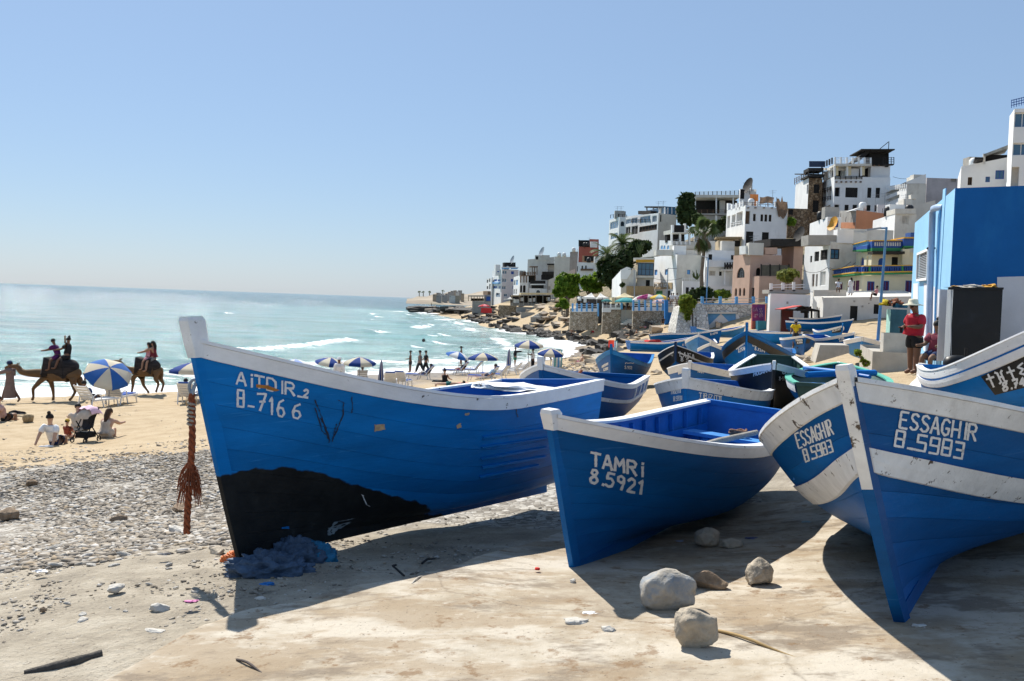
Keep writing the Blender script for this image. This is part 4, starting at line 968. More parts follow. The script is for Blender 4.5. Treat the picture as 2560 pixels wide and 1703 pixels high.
class Face:
 def __init__(s, o, d, n, H): s.o, s.d, s.n, s.H, s.op = o, d, n, H, []; s.len = 1
 def uv(s, px, py):
  ry = pray(px, py); t = (s.o - CAM).dot(s.n) / ry.dot(s.n); P = CAM + ry * t
  return (P - s.o).dot(s.d), P.z - s.o.z
 def at(s, u, v, out=0.0): return s.o + s.d * u + Vector((0, 0, v)) + s.n * out
class Bld:
 def __init__(s, name, label, r, xc, yt, yb, D, al, xl, xr, wall, wallR=None, deep=2.0, cat='house', root=None, group='houses of the hillside town', cap=None, ytl=None, ytr=None):
  s.r = r; a = rad(al - 11 if al >= 4 else al)
  px, pb = rg(r, xc, yb); _, pt = rg(r, xc, yt)
  P = pix(px, pb, D); T = pix(px, pt, D)
  P = Vector((P.x, P.y, P.z - deep)); H = T.z - P.z
  dL = Vector((-math.sin(a), math.cos(a), 0)); nL = Vector((-math.cos(a), -math.sin(a), 0))
  dR = Vector((math.cos(a), math.sin(a), 0)); nR = Vector((math.sin(a), -math.cos(a), 0))
  s.root = root or thing(name, label, cat, P, 0, group)
  s.base = s.root.location.copy()
  s.L = Face(P, dL, nL, H); s.R = Face(P, dR, nR, H)
  s.L.len = max(.4, s.L.uv(rg(r, xl, 0)[0], pt + 20)[0]) if xl is not None and xl < xc - 1 else 6.0
  s.R.len = max(.4, s.R.uv(rg(r, xr, 0)[0], pt + 20)[0])
  s.L.len = min(s.L.len, 30)
  s.P, s.H, s.wall, s.wallR, s.mid = P, H, wall, wallR or wall, 0
  s.L.fx = s.L.len if (xl is None or xl >= xc - 1) else None
  s.Ht = {}
  if ytl is not None: s.HL = s.L.uv(*rg(r, xl, ytl))[1]
  else: s.HL = H
  if ytr is not None: s.HR = s.R.uv(*rg(r, xr, ytr))[1]
  else: s.HR = H
 def rel(s, P): return P - s.base
 def rect(s, f, X0, Y0, X1, Y1):
  c = [f.uv(*rg(s.r, x, y)) for x, y in ((X0, Y0), (X1, Y0), (X1, Y1), (X0, Y1))]
  u0 = (c[0][0] + c[3][0]) / 2; u1 = (c[1][0] + c[2][0]) / 2
  v1 = (c[0][1] + c[1][1]) / 2; v0 = (c[2][1] + c[3][1]) / 2
  if u0 > u1: u0, u1 = u1, u0
  return max(.05, u0), max(.0, v0), min(f.len - .05, u1), min(f.H - .03, v1)
 def win(s, side, *rc, m=None, fr=None, arch=False, dep=.18, mull=1, name='window', bars=0, sill=False):
  f = s.L if side == 'L' else s.R
  u0, v0, u1, v1 = s.rect(f, *rc)
  if u1 - u0 < .15 or v1 - v0 < .15: return s
  f.op.append((u0, v0, u1, v1, arch, dep))
  mb = MB(); e = dep - .03
  mb.quad(*[s.rel(f.at(u, v, -e)) for u, v in ((u0, v0), (u1, v0), (u1, v1), (u0, v1))])
  w = mb.build(name, m or GLS, s.root)
  if fr:
   fb = MB(); t = min(.09, (u1 - u0) * .12); o = -e + .03
   def bar(a, b, c, d): fb.obox(s.rel(f.at((a + c) / 2, (b + d) / 2, o)), f.d * ((c - a) / 2), Vector((0, 0, (d - b) / 2)), f.n * .03)
   bar(u0, v0, u0 + t, v1); bar(u1 - t, v0, u1, v1); bar(u0 + t, v0, u1 - t, v0 + t); bar(u0 + t, v1 - t, u1 - t, v1)
   for k in range(1, mull + 1):
    u = u0 + (u1 - u0) * k / (mull + 1); bar(u - t * .4, v0 + t, u + t * .4, v1 - t)
   for k in range(1, bars + 1):
    v = v0 + (v1 - v0) * k / (bars + 1); bar(u0 + t, v - t * .3, u1 - t, v + t * .3)
   fb.build('frame', fr, w)
  if sill:
   sb = MB(); sb.obox(s.rel(f.at((u0 + u1) / 2, v0 - .05, .06)), f.d * ((u1 - u0) / 2 + .1), Vector((0, 0, .04)), f.n * .1); sb.build('sill', fr or WALLW, w)
  return s
 def wmesh(s):
  for f, m, h1 in ((s.L, s.wall, s.HL), (s.R, s.wallR, s.HR)):
   mb = MB()
   us = sorted({0.0, f.len, *[o[0] for o in f.op], *[o[2] for o in f.op]}); vs = sorted({0.0, f.H, *[o[1] for o in f.op], *[o[3] for o in f.op]})
   def vv(u, v): return v if v < f.H - 1e-6 else f.H + (h1 - f.H) * u / f.len
   for a, b in zip(us[:-1], us[1:]):
    for c, d in zip(vs[:-1], vs[1:]):
     if b - a < 1e-5 or d - c < 1e-5: continue
     um, vm = (a + b) / 2, (c + d) / 2
     if any(o[0] < um < o[2] and o[1] < vm < o[3] for o in f.op): continue
     mb.quad(*[s.rel(f.at(u, vv(u, v))) for u, v in ((a, c), (b, c), (b, d), (a, d))])
   for u0, v0, u1, v1, arch, dep in f.op:
    if not arch:
     ring = [(u0, v0), (u1, v0), (u1, v1), (u0, v1)]
    else:
     rr_ = min((u1 - u0) / 2, (v1 - v0) * .8); um = (u0 + u1) / 2; vc = v1 - rr_ * 1.0
     arc = [(um + (u1 - u0) / 2 * math.cos(k * math.pi / 10), vc + rr_ * math.sin(k * math.pi / 10)) for k in range(11)]
     ring = [(u0, v0), (u1, v0)] + arc
     for k in range(10):
      cx = u1 if k < 5 else u0
      mb.add([s.rel(f.at(*arc[k])), s.rel(f.at(*arc[k + 1])), s.rel(f.at(cx, v1))], [(0, 1, 2)])
     mb.add([s.rel(f.at(*arc[5])), s.rel(f.at(u1, v1)), s.rel(f.at(u0, v1))], [(0, 1, 2)])
    for p, q in zip(ring, ring[1:] + ring[:1]):
     mb.quad(s.rel(f.at(*p)), s.rel(f.at(*q)), s.rel(f.at(q[0], q[1], -dep)), s.rel(f.at(p[0], p[1], -dep)))
   mb.build('wall', m, s.root)
  # hidden sides and roof
  A = s.L.at(s.L.len, 0); B = s.R.at(s.R.len, 0); Cn = A + s.R.d * s.R.len
  mb = MB(); up = Vector((0, 0, 1))
  hc = (s.HL + s.HR) / 2 if (s.HL != s.H or s.HR != s.H) else s.H
  hc = s.HL + s.HR - s.H
  mb.quad(s.rel(B), s.rel(Cn), s.rel(Cn + up * hc), s.rel(B + up * s.HR)); mb.quad(s.rel(Cn), s.rel(A), s.rel(A + up * s.HL), s.rel(Cn + up * hc))
  mb.quad(s.rel(s.P + up * (s.H - .12)), s.rel(B + up * (s.HR - .12)), s.rel(Cn + up * (hc - .12)), s.rel(A + up * (s.HL - .12)))
  mb.build('rear_wall_and_roof', s.wallR, s.root)
  return s
 def blk(s, side, X0, Y0, X1, Y1, m, out=.3, inn=.0, name='ledge'):
  """a solid piece on a face: photo rectangle, standing out by `out`"""
  f = s.L if side == 'L' else s.R
  c = [f.uv(*rg(s.r, x, y)) for x, y in ((X0, Y0), (X1, Y0), (X1, Y1), (X0, Y1))]
  mb = MB(); v = []
  for o in (-inn, out):
   for u, w in (c[3], c[2], c[1], c[0]): v.append(s.rel(f.at(u, w, o)))
  mb.add(v, [(3, 2, 1, 0), (4, 5, 6, 7), (0, 1, 5, 4), (1, 2, 6, 5), (2, 3, 7, 6), (3, 0, 4, 7)]); return mb.build(name, m, s.root)
 def rail(s, side, X0, Y0, X1, Y1, n, m, bars=2, out=.15, name='railing', post=.10, pm=None):
  """posts with bars between two photo points (foot line), height from Y at X0"""
  f = s.L if side == 'L' else s.R
  a = f.uv(*rg(s.r, X0, Y0[1])); b = f.uv(*rg(s.r, X1, Y1[1])); a2 = f.uv(*rg(s.r, X0, Y0[0])); b2 = f.uv(*rg(s.r, X1, Y1[0]))
  A, B, A2, B2 = [s.rel(f.at(*q, out)) for q in (a, b, a2, b2)]
  for k in range(n + 1):
   t = k / n; mb = MB(); mb.beam(A.lerp(B, t), A2.lerp(B2, t), post, post, up=f.n); mb.build('rail_post', pm or m, s.root)
  for k in range(bars):
   q = (k + 1) / bars * .92; mb = MB(); mb.beam(A.lerp(A2, q), B.lerp(B2, q), .05, .06); mb.build('rail_bar', m, s.root)
  return s
 def vol(s, xc, yt, yb, al, xl, xr, wall, dD=0.0, **k):
  """another volume of the same house"""
  D = s.P.y + dD
  b = Bld('', '', s.r, xc, yt, yb, D, al, xl, xr, wall, root=s.root, deep=k.pop('deep', .5), **k); return b
TOWN = 'houses of the hillside town'
# --- hotel at the top
A_ = Bld('hotel', 'tall white hotel with dark roof terrace, highest on the hill', 'r', 530, 375, 760, 160, -4, 430, 1065, WALLW, cat='hotel')
for q in ((648, 482, 762, 575), (853, 483, 890, 578), (930, 484, 970, 580), (640, 643, 678, 703), (715, 643, 755, 692), (845, 646, 882, 700), (918, 646, 938, 705)): A_.win('R', *q, m=VOID, fr=DARKW, mull=2)
for q in ((550, 480, 598, 565), (545, 640, 590, 715)): A_.win('R', *q, m=VOID, dep=.8)
for q in ((440, 510, 466, 612), (476, 485, 516, 600), (437, 670, 456, 740), (466, 650, 506, 735)): A_.win('L', *q, m=VOID, dep=.8)
for i in range(6): A_.blk('R', 555 + i * 45, 425, 570 + i * 45, 436, BROWNW, .35, name='beam_end')
A_.rail('L', 430, (500, 545), 520, (470, 515), 3, DARKW); A_.rail('L', 440, (575, 608), 516, (560, 598), 3, DARKW, 2, .1)
A_.wmesh()
A2 = A_.vol(880, 255, 400, -4, 860, 1065, WALLW, 1.0); A2.blk('R', 905, 272, 920, 283, BROWNW, .3, name='beam_end'); A2.blk('R', 950, 272, 965, 283, BROWNW, .3, name='beam_end'); A2.wmesh()
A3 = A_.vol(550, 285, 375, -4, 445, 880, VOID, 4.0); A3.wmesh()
for x, y0, y1 in ((548, 280, 378), (665, 280, 378), (795, 280, 378), (500, 300, 392), (450, 330, 410)):
 A_.blk('R' if x > 530 else 'L', x - 7, y0, x + 8, y1, WALLW, .1, .3, 'pillar')
for x in (565, 685, 812): A_.blk('R', x - 14, 285, x + 16, 368, CLOTHY, .05, .1, 'curtain')
A_.blk('R', 545, 262, 885, 284, WALLO, .6, 3.5, 'roof_slab'); A_.blk('L', 440, 300, 530, 322, WALLO, .4, 3, 'roof_slab')
A_.rail('R', 548, (378, 408), 800, (375, 405), 5, DARKW, 3); A_.rail('R', 548, (200, 262), 880, (205, 262), 6, WALLW, 4, .2, post=.25); A_.rail('L', 440, (250, 300), 535, (205, 262), 4, DARKW, 4, .2, post=.2)
A_.blk('R', 780, 130, 1092, 140, DARKW, 1.0, 6, 'pergola_roof')
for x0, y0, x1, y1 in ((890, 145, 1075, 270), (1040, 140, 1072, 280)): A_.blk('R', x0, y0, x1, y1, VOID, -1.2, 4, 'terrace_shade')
A_.blk('R', 985, 268, 1085, 278, DARKW, .9, 0, 'terrace_ledge'); A_.rail('R', 985, (205, 268), 1085, (205, 268), 4, DARKW, 3, .85)
mb = MB()
f_ = A_.R
def fp(b, f, X, Y, out=0.0): return b.rel(f.at(*f.uv(*rg(b.r, X, Y)), out))
mb.add([fp(A_, f_, 720, 235, 0), fp(A_, f_, 860, 125, 0), fp(A_, f_, 1090, 125, 0), fp(A_, f_, 1075, 150, 0), fp(A_, f_, 880, 150, 0), fp(A_, f_, 790, 225, 0)] + [fp(A_, f_, 720, 235, -4), fp(A_, f_, 860, 125, -4), fp(A_, f_, 1090, 125, -4), fp(A_, f_, 1075, 150, -4), fp(A_, f_, 880, 150, -4), fp(A_, f_, 790, 225, -4)], [(0, 1, 2, 3, 4, 5), (11, 10, 9, 8, 7, 6)] + [(i, (i + 1) % 6, 6 + (i + 1) % 6, 6 + i) for i in range(6)]); mb.build('reed_roof', DARKW, A_.root)
mb = MB(); mb.tube([fp(A_, f_, 965, 125), fp(A_, f_, 1050, 55)], .06, 5); mb.tube([fp(A_, f_, 1050, 125), fp(A_, f_, 1054, 52)], .06, 5); mb.build('awning_arm', DARKW, A_.root)
# --- stone tower
B_ = Bld('hotel', 'brown stone tower house with black pergola next to the highest hotel', 'r', 288, 392, 800, 165, -2, 182, 432, WALLW, STONEB, cat='house')
B_.win('R', 352, 452, 405, 535, m=VOID, fr=DARKW).win('R', 342, 602, 398, 712, m=VOID, fr=DARKW, bars=2).win('L', 287, 455, 300, 540)
B_.wmesh(); B_.blk('R', 285, 370, 440, 388, DARKW, .5, 4, 'pergola_roof'); B_.blk('R', 300, 300, 440, 330, DARKW, .3, 3, 'pergola_roof')
for x in (300, 345, 390, 430): B_.blk('R', x, 328, x + 8, 372, DARKW, .1, .1, 'pergola_post')
B_.rail('L', 182, (395, 455), 288, (345, 395), 5, BROWNW, 3, .15); B_.blk('L', 190, 352, 288, 362, DARKW, .3, 3, 'pergola_roof')
B_.blk('R', 310, 235, 455, 290, mat('solar_panel', (.015, .03, .07), rough=.25, var=.1), .0, .1, 'solar_panel')
Bld('stone_wall', 'low brown rubble terrace wall below the stone tower', 'r', 107, 675, 835, 160, 0, 100, 312, STONEB, cat='wall', group=None).win('R', 112, 685, 160, 735, m=VOID).wmesh()
# --- houses right of the hotel
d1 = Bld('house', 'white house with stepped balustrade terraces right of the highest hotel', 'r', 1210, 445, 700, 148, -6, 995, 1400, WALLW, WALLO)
for q in ((1000, 500, 1150, 545), (1000, 575, 1150, 610)): d1.win('L', *q, m=WALLO, dep=.6)
d1.win('L', 1135, 635, 1180, 668, m=BTRIM).win('L', 1030, 650, 1070, 682, m=VOID, fr=WALLW); d1.wmesh()
d1.rail('L', 995, (480, 520), 1212, (445, 490), 14, WALLW, 2, .1, post=.2)
mb = MB(); mb.add([fp(d1, d1.R, 1212, 430), fp(d1, d1.R, 1400, 355), fp(d1, d1.R, 1400, 445), fp(d1, d1.R, 1212, 445)] + [fp(d1, d1.R, 1212, 430, -3), fp(d1, d1.R, 1400, 355, -3), fp(d1, d1.R, 1400, 445, -3), fp(d1, d1.R, 1212, 445, -3)], [(0, 3, 2, 1), (4, 5, 6, 7), (0, 1, 5, 4)]); mb.build('stair_cover', WALLW, d1.root)
d2 = Bld('house', 'bare grey mauve house wall on the skyline left of the blue building', 'r', 1396, 390, 640, 156, -6, 1390, 1700, mat('plaster_mauve', (.46, .42, .42), rough=.9, var=.14, vs=.6, bump=.2, bs=5, stain=(.34, .31, .31), sa=.5, ssc=.4), ytr=402); d2.win('R', 1632, 398, 1682, 432, m=CONC); d2.wmesh()
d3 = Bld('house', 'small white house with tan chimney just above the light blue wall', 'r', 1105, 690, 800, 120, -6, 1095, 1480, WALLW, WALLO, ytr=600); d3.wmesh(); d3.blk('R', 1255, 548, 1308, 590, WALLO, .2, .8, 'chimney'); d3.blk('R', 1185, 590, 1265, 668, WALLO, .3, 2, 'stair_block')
Bld('house', 'low white terrace house with blue window below the balustrades', 'r', 945, 640, 730, 138, -3, 938, 1115, WALLW).win('R', 1030, 650, 1072, 682, m=VOID, fr=WALLW).wmesh()
# --- terracotta and neighbours
e1 = Bld('house', 'terracotta house with bare grey parapet in the middle of the hillside', 'r', 740, 690, 900, 128, 12, 592, 1095, CONC, TERRA, ytr=735, ytl=700); e1.wmesh(); e1.blk('L', 592, 808, 740, 865, TERRA, .05, .1, 'painted_band')
mb = MB(); mb.add([fp(e1, e1.R, 690, 700), fp(e1, e1.R, 790, 665), fp(e1, e1.R, 815, 672), fp(e1, e1.R, 815, 700)] + [fp(e1, e1.R, 690, 700, -2), fp(e1, e1.R, 790, 665, -2), fp(e1, e1.R, 815, 672, -2), fp(e1, e1.R, 815, 700, -2)], [(0, 3, 2, 1), (4, 5, 6, 7), (0, 1, 5, 4), (1, 2, 6, 5)]); mb.build('stair_cover', WALLW, e1.root)
f1 = Bld('house', 'white flat roofed house with orange satellite dish left of the terracotta house', 'r', 475, 755, 905, 125, 6, 316, 605, WALLW); f1.win('R', 545, 790, 582, 852, m=BTRIM, fr=BTRIM); f1.wmesh()
mb = MB()
def dish(P, r, m, name='satellite_dish', az=200, parent=None):
 mb = MB(); n = 14; d = Vector((math.cos(rad(az)), math.sin(rad(az)), .35)).normalized(); u = d.orthogonal().normalized(); w = d.cross(u)
 mb.grid([[P + (u * math.cos(2 * math.pi * k / n) + w * math.sin(2 * math.pi * k / n)) * r * q + d * (q * q * .22 * r) for k in range(n)] for q in (.02, .4, .75, 1)], closed=True)
 mb.tube([P + d * .2, P + d * r * .9], .03, 5); mb.tube([P - d * .05, P - d * .3 - Vector((0, 0, r))], .05, 5); return mb.build(name, m, parent)
dish(fp(f1, f1.R, 527, 826, .6), .95, mat('dish_orange', (.62, .30, .03), rough=.6), parent=f1.root)
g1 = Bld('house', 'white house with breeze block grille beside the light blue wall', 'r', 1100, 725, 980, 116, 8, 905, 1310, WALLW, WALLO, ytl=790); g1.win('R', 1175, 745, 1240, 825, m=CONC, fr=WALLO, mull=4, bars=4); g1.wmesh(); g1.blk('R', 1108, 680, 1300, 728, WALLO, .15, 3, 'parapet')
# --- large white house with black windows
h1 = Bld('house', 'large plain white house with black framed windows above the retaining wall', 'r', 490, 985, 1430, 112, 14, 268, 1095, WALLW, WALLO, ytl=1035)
for q in ((318, 1120, 337, 1180), (358, 1080, 402, 1170), (415, 1063, 480, 1158)): h1.win('L', *q, m=VOID, fr=DARKW, bars=2)
h1.win('R', 503, 1055, 592, 1150, m=GLSB, fr=DARKW, mull=1, bars=1)
for q in ((335, 1290, 358, 1405), (370, 1290, 388, 1405)): h1.win('L', *q, m=BROWNW, name='door')
h1.win('L', 410, 1265, 462, 1400, m=WALLO, fr=WALLW, mull=3, name='door'); h1.wmesh()
h2 = h1.vol(600, 862, 1000, 14, 590, 1095, WALLO, 3.0); h2.wmesh(); h1.blk('R', 305, 925, 600, 1020, CONC, -.1, 2.5, 'parapet')
# --- cream house with blue, green and ochre trim
i1 = Bld('house', 'cream house with blue balconies, green and ochre trim and purple shutters', 'r', 795, 1300, 1500, 104, 10, 545, 1290, CREAM, CREAM)
for q in ((850, 1358, 918, 1468), (985, 1352, 1055, 1465), (1207, 1350, 1285, 1465)): i1.win('R', *q, m=PURP, fr=BTRIM, mull=1, dep=.12)
for q in ((742, 1350, 777, 1448), (712, 1355, 738, 1445), (598, 1368, 620, 1435), (550, 1370, 592, 1435)): i1.win('L', *q, m=PURP, fr=PURP, mull=0, dep=.12)
i1.win('L', 655, 1355, 690, 1470, m=WALLW, arch=True, name='door'); i1.wmesh()
for sd, x0, x1, ya, yb2 in (('L', 545, 795, (1255, 1325), (1212, 1300)), ('R', 795, 1290, (1212, 1300), (1205, 1290))):
 f_ = i1.L if sd == 'L' else i1.R
 def q4(t0, t1, m, o, nm):
  mb = MB(); P = []
  for X, (yt_, yb_) in ((x0, ya), (x1, yb2)):
   h_ = yb_ - yt_
   for t in (t1, t0):
    for oo in (0, o): P.append(fp(i1, f_, X, yt_ + h_ * t, oo))
  mb.add(P, [(0, 4, 6, 2), (1, 3, 7, 5), (0, 1, 5, 4), (2, 6, 7, 3), (0, 2, 3, 1), (4, 5, 7, 6)]); mb.build(nm, m, i1.root)
 q4(0, .10, YTRIM, .75, 'cornice'); q4(.10, .22, BTRIM, .62, 'balcony_rail'); q4(.66, .80, YTRIM, .70, 'cornice'); q4(.80, 1.0, GTRIM, .66, 'cornice')
 n_ = 22 if sd == 'R' else 14
 for k in range(n_):
  t = (k + .5) / n_; X = x0 + (x1 - x0) * t; yt_ = ya[0] + (yb2[0] - ya[0]) * t; h_ = (ya[1] - ya[0]) * (1 - t) + (yb2[1] - yb2[0]) * t
  i1.blk(sd, X - 6, yt_ + h_ * .22, X + 6, yt_ + h_ * .66, BTRIM, .55, -.42, 'baluster')
 q4(.22, .66, BTRIM, .30, 'balcony_back')
for X in (855, 1160): i1.blk('R', X - 9, 1215, X + 9, 1285, GTRIM, .66, -.5, 'balcony_pier')
i2 = i1.vol(885, 1075, 1300, 10, 750, 1290, CREAM, 2.2)
i2.win('L', 785, 1130, 822, 1225, m=BTRIM, arch=True).win('L', 845, 1120, 862, 1215, m=WALLO, arch=True).win('R', 955, 1140, 1020, 1230, m=BTRIM, arch=True).win('R', 1080, 1130, 1140, 1220, m=VOID); i2.wmesh()
i2.blk('R', 885, 975, 1165, 985, YTRIM, .5, 3, 'cornice'); i2.blk('R', 885, 986, 1165, 1046, BTRIM, .35, 3, 'frieze'); i2.blk('R', 885, 1047, 1165, 1076, GTRIM, .40, 3, 'cornice')
for k in range(12): i2.blk('R', 908 + k * 21, 996, 920 + k * 21, 1030, WALLO, .40, -.3, 'frieze_panel')
mb = MB()
for t0, t1, m, o, nm in ((0, .10, YTRIM, .5, 'cornice'), (.10, .45, BTRIML, .35, 'frieze'), (.45, .80, BTRIM, .38, 'frieze'), (.80, 1.0, GTRIM, .42, 'cornice')):
 mb = MB(); P = []
 for X, yt_, yb_ in ((750, 1012, 1082), (885, 975, 1076)):
  for t in (t1, t0):
   for oo in (-.6, o): P.append(fp(i2, i2.L, X, yt_ + (yb_ - yt_) * t, oo))
 mb.add(P, [(0, 4, 6, 2), (1, 3, 7, 5), (0, 1, 5, 4), (2, 6, 7, 3), (0, 2, 3, 1), (4, 5, 7, 6)]); mb.build(nm, m, i1.root)
i2.blk('R', 1165, 950, 1300, 962, YTRIM, 1.0, 3, 'cornice'); i2.blk('R', 1165, 962, 1300, 1030, BTRIM, .8, 3, 'frieze'); i2.blk('R', 1165, 1030, 1300, 1045, GTRIM, .9, 3, 'cornice')
for k in range(3): i2.blk('R', 1265 + k * 14, 978, 1275 + k * 14, 1008, WALLO, .86, -.7, 'frieze_panel')
i2.blk('R', 855, 1085, 1150, 1108, DARKW, 1.6, 0, 'awning'); i2.blk('R', 1152, 1060, 1220, 1210, CREAM, .9, 0, 'stair_tower'); i2.blk('R', 1240, 905, 1300, 950, BTRIM, .5, 1, 'roof_kiosk')
# --- white retaining wall
j1 = Bld('retaining_wall', 'long white retaining wall with black door and blue damp stains', 't', 1380, 815, 1330, 98, 12, 1130, 3300, WALLW, mat('wall_stained', (.62, .60, .56), rough=.9, var=.1, vs=.6, bump=.25, bs=6, stain=(.20, .36, .52), sa=.30, ssc=.35, chip=(.22, .20, .18), ca=.34, csc=1.2, soft=.1), cat='wall', group=None, ytl=700, ytr=790)
j1.win('R', 1920, 980, 2068, 1300, m=VOID, name='door', fr=DARKW, mull=0).win('R', 2385, 950, 2530, 1140, m=VOID, fr=DARKW, mull=2)
j1.win('L', 1260, 1010, 1290, 1200, m=CONC).win('L', 1305, 1015, 1325, 1110, m=CONC); j1.wmesh()
for X, Y in ((2005, 890), (2325, 860), (2165, 990)): j1.blk('R', X - 18, Y - 18, X + 18, Y + 18, CONC, .03, 0, 'vent')
j1.blk('R', 1235, 668, 1870, 790, WALLO, -.6, .3, 'parapet')
j2 = Bld('retaining_wall', 'blank white retaining wall behind the red roofed stall', 't', 335, 735, 1360, 97, 0, 310, 1140, WALLW, cat='wall', group=None); j2.wmesh()
j2.blk('R', 350, 660, 1140, 735, CONC, -.3, 3, 'rubble_coping'); j2.blk('R', 675, 895, 712, 940, CONC, .03, 0, 'vent')
for X, t in ((395, 535), (628, 525), (840, 510)): j2.blk('R', X - 25, t, X + 27, 690, WALLW, -.3, .5, 'fence_post')
for y0, y1 in ((570, 560), (615, 610)):
 for xa, xb in ((420, 603), (655, 815), (867, 1060)):
  mb = MB(); mb.beam(fp(j2, j2.R, xa, y0, -.5), fp(j2, j2.R, xb, y1, -.5), .06, .08); mb.build('rail_bar', WALLW, j2.root)
# --- top right houses behind the blue building
k2 = Bld('apartment_block', 'white apartment block with glazed balconies at the right edge of the skyline', 'k', 478, 290, 1420, 92, -20, 470, 1100, WALLW, WALLW, cat='apartments')
for q in ((510, 335, 1000, 545), (490, 765, 1000, 940)): k2.win('R', *q, m=GLSB, fr=WALLW, mull=3, dep=.5)
k2.win('R', 470, 1105, 600, 1380, m=WALLO, dep=.6); k2.wmesh()
k2.rail('R', 500, (160, 275), 1000, (40, 150), 14, BTRIM, 3, -.2, post=.05)
k1 = Bld('house', 'white house with ragged dark roof terrace and blue windows behind the blue building', 'r', 1712, 285, 640, 98, -22, 1700, 2175, WALLW, WALLW, ytr=195)
for q in ((1955, 380, 1997, 432), (2048, 320, 2130, 403)): k1.win('R', *q, m=GLSB, fr=BTRIM, mull=1)
k1.win('R', 1790, 385, 1830, 460, m=VOID, fr=BROWNW, mull=1); k1.wmesh()
k1.blk('R', 1945, 165, 2165, 262, VOID, -.8, 2.5, 'terrace_shade'); k1.blk('R', 1935, 165, 1955, 265, WALLO, .0, .8, 'pillar')
mb = MB(); mb.add([fp(k1, k1.R, 1940, 175, .4), fp(k1, k1.R, 2165, 90, .4), fp(k1, k1.R, 2165, 120, .4), fp(k1, k1.R, 1950, 190, .4)] + [fp(k1, k1.R, 1940, 160, -4), fp(k1, k1.R, 2165, 80, -4), fp(k1, k1.R, 2165, 105, -4), fp(k1, k1.R, 1950, 175, -4)], [(0, 3, 2, 1), (4, 5, 6, 7), (0, 1, 5, 4), (3, 7, 6, 2), (1, 2, 6, 5)]); mb.build('tin_roof', mat('tin_roof', (.22, .23, .22), rough=.7, var=.4, vs=3), k1.root)
k1.blk('R', 1850, 215, 1930, 232, DARKW, 1.0, 2, 'terrace_canopy'); k1.blk('R', 1850, 225, 1856, 270, DARKW, .9, -.8, 'canopy_post')
# --- middle of the hill
L_ = Bld('house', 'white house with loggia and ragged brown netting on its corner', 'm', 1717, 330, 900, 150, 12, 1527, 2215, WALLW, WALLW, ytr=370, ytl=395)
for q in ((1825, 430, 1856, 512), (1910, 436, 1940, 515), (1955, 437, 1986, 518), (2003, 440, 2034, 518)): L_.win('R', *q, m=VOID, fr=BROWNW, mull=0)
for q in ((1742, 630, 1826, 830), (1925, 638, 2002, 780)): L_.win('R', *q, m=VOID, fr=DARKW, mull=1, bars=1, name='door')
L_.win('R', 1728, 398, 1792, 545, m=BROWNW, dep=.6)
for q in ((1532, 455, 1563, 590), (1582, 440, 1625, 575), (1636, 410, 1704, 560)): L_.win('L', *q, m=VOID, dep=1.0)
L_.wmesh()
for X in (1755, 1838, 1935, 2025): L_.blk('R', X, 358, X + 22, 368, BROWNW, .35, name='beam_end')
for X, t in ((1717, 275), (1878, 285), (2085, 290), (2205, 300)): L_.blk('R', X - 10, t, X + 10, 345, WALLW, .0, .5, 'parapet_pier')
for X, t in ((1535, 310), (1580, 320), (1632, 308), (1672, 290)): L_.blk('L', X - 8, t, X + 8, 390, WALLW, .0, .5, 'parapet_pier')
L_.rail('L', 1535, (340, 395), 1715, (290, 340), 4, BROWNW, 2, -.2); L_.rail('R', 1730, (295, 335), 2085, (300, 350), 4, BROWNW, 2, -.2)
L_.rail('L', 1580, (530, 575), 1705, (505, 555), 4, WALLW, 2, .05)
L_.blk('R', 1830, 192, 1925, 335, mat('plaster_apricot', (.60, .32, .14), rough=.9, var=.1), -2.0, 2, 'roof_turret')
mb = MB(); NETM = mat('brown_netting', (.23, .16, .11), rough=.95, var=.3, vs=2, trans=.2); rows_ = []
for j in range(9):
 X = 2085 + j * 16; top = (240, 262, 255, 300, 228, 290, 292, 300, 290)[j]; bot = (350, 440, 470, 455, 480, 490, 470, 440, 400)[j]
 rows_.append([fp(L_, L_.R, X, top + (bot - top) * k / 6, .15 + .12 * math.sin(j * 2.1 + k)) for k in range(7)])
mb.grid(rows_); mb.grid([[fp(L_, L_.R, 1930 + i * 20, 225 + 8 * math.sin(i) + k * 18, -1.5 + .2 * math.sin(i + k)) for k in range(5)] for i in range(9)]); mb.build('netting', NETM, L_.root)
M_ = Bld('restaurant', 'open sided rooftop restaurant with white columns on the skyline beside the dark bush', 'm', 1170, 445, 620, 183, 6, 1160, 1700, CONC, CONC, cat='restaurant'); M_.wmesh()
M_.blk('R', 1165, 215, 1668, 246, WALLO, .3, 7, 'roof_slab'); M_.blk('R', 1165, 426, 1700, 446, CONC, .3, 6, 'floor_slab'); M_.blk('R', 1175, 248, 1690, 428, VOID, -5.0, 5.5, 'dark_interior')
M_.blk('R', 1470, 262, 1530, 430, WALLO, -2.5, 4, 'inner_wall')
for X in (1170, 1408, 1600): M_.blk('R', X - 6, 246, X + 7, 428, WALLW, .1, .3, 'column')
M_.blk('R', 1395, 446, 1418, 560, WALLW, .1, .3, 'column')
M_.rail('R', 1170, (180, 218), 1665, (165, 215), 10, WALLO, 3, .0, post=.12, pm=DARKW); M_.rail('R', 1175, (385, 430), 1700, (380, 430), 8, BROWNW, 2, .1)
m2 = M_.vol(1672, 145, 330, 6, 1668, 1860, WALLW, 3.0, ytr=180); m2.win('R', 1680, 150, 1728, 260, m=VOID); m2.wmesh()
m2.blk('R', 1797, 70, 1818, 175, WALLW, 0, .5, 'chimney'); dish(fp(m2, m2.R, 1775, 115, .5), 1.5, DARKW, parent=M_.root)
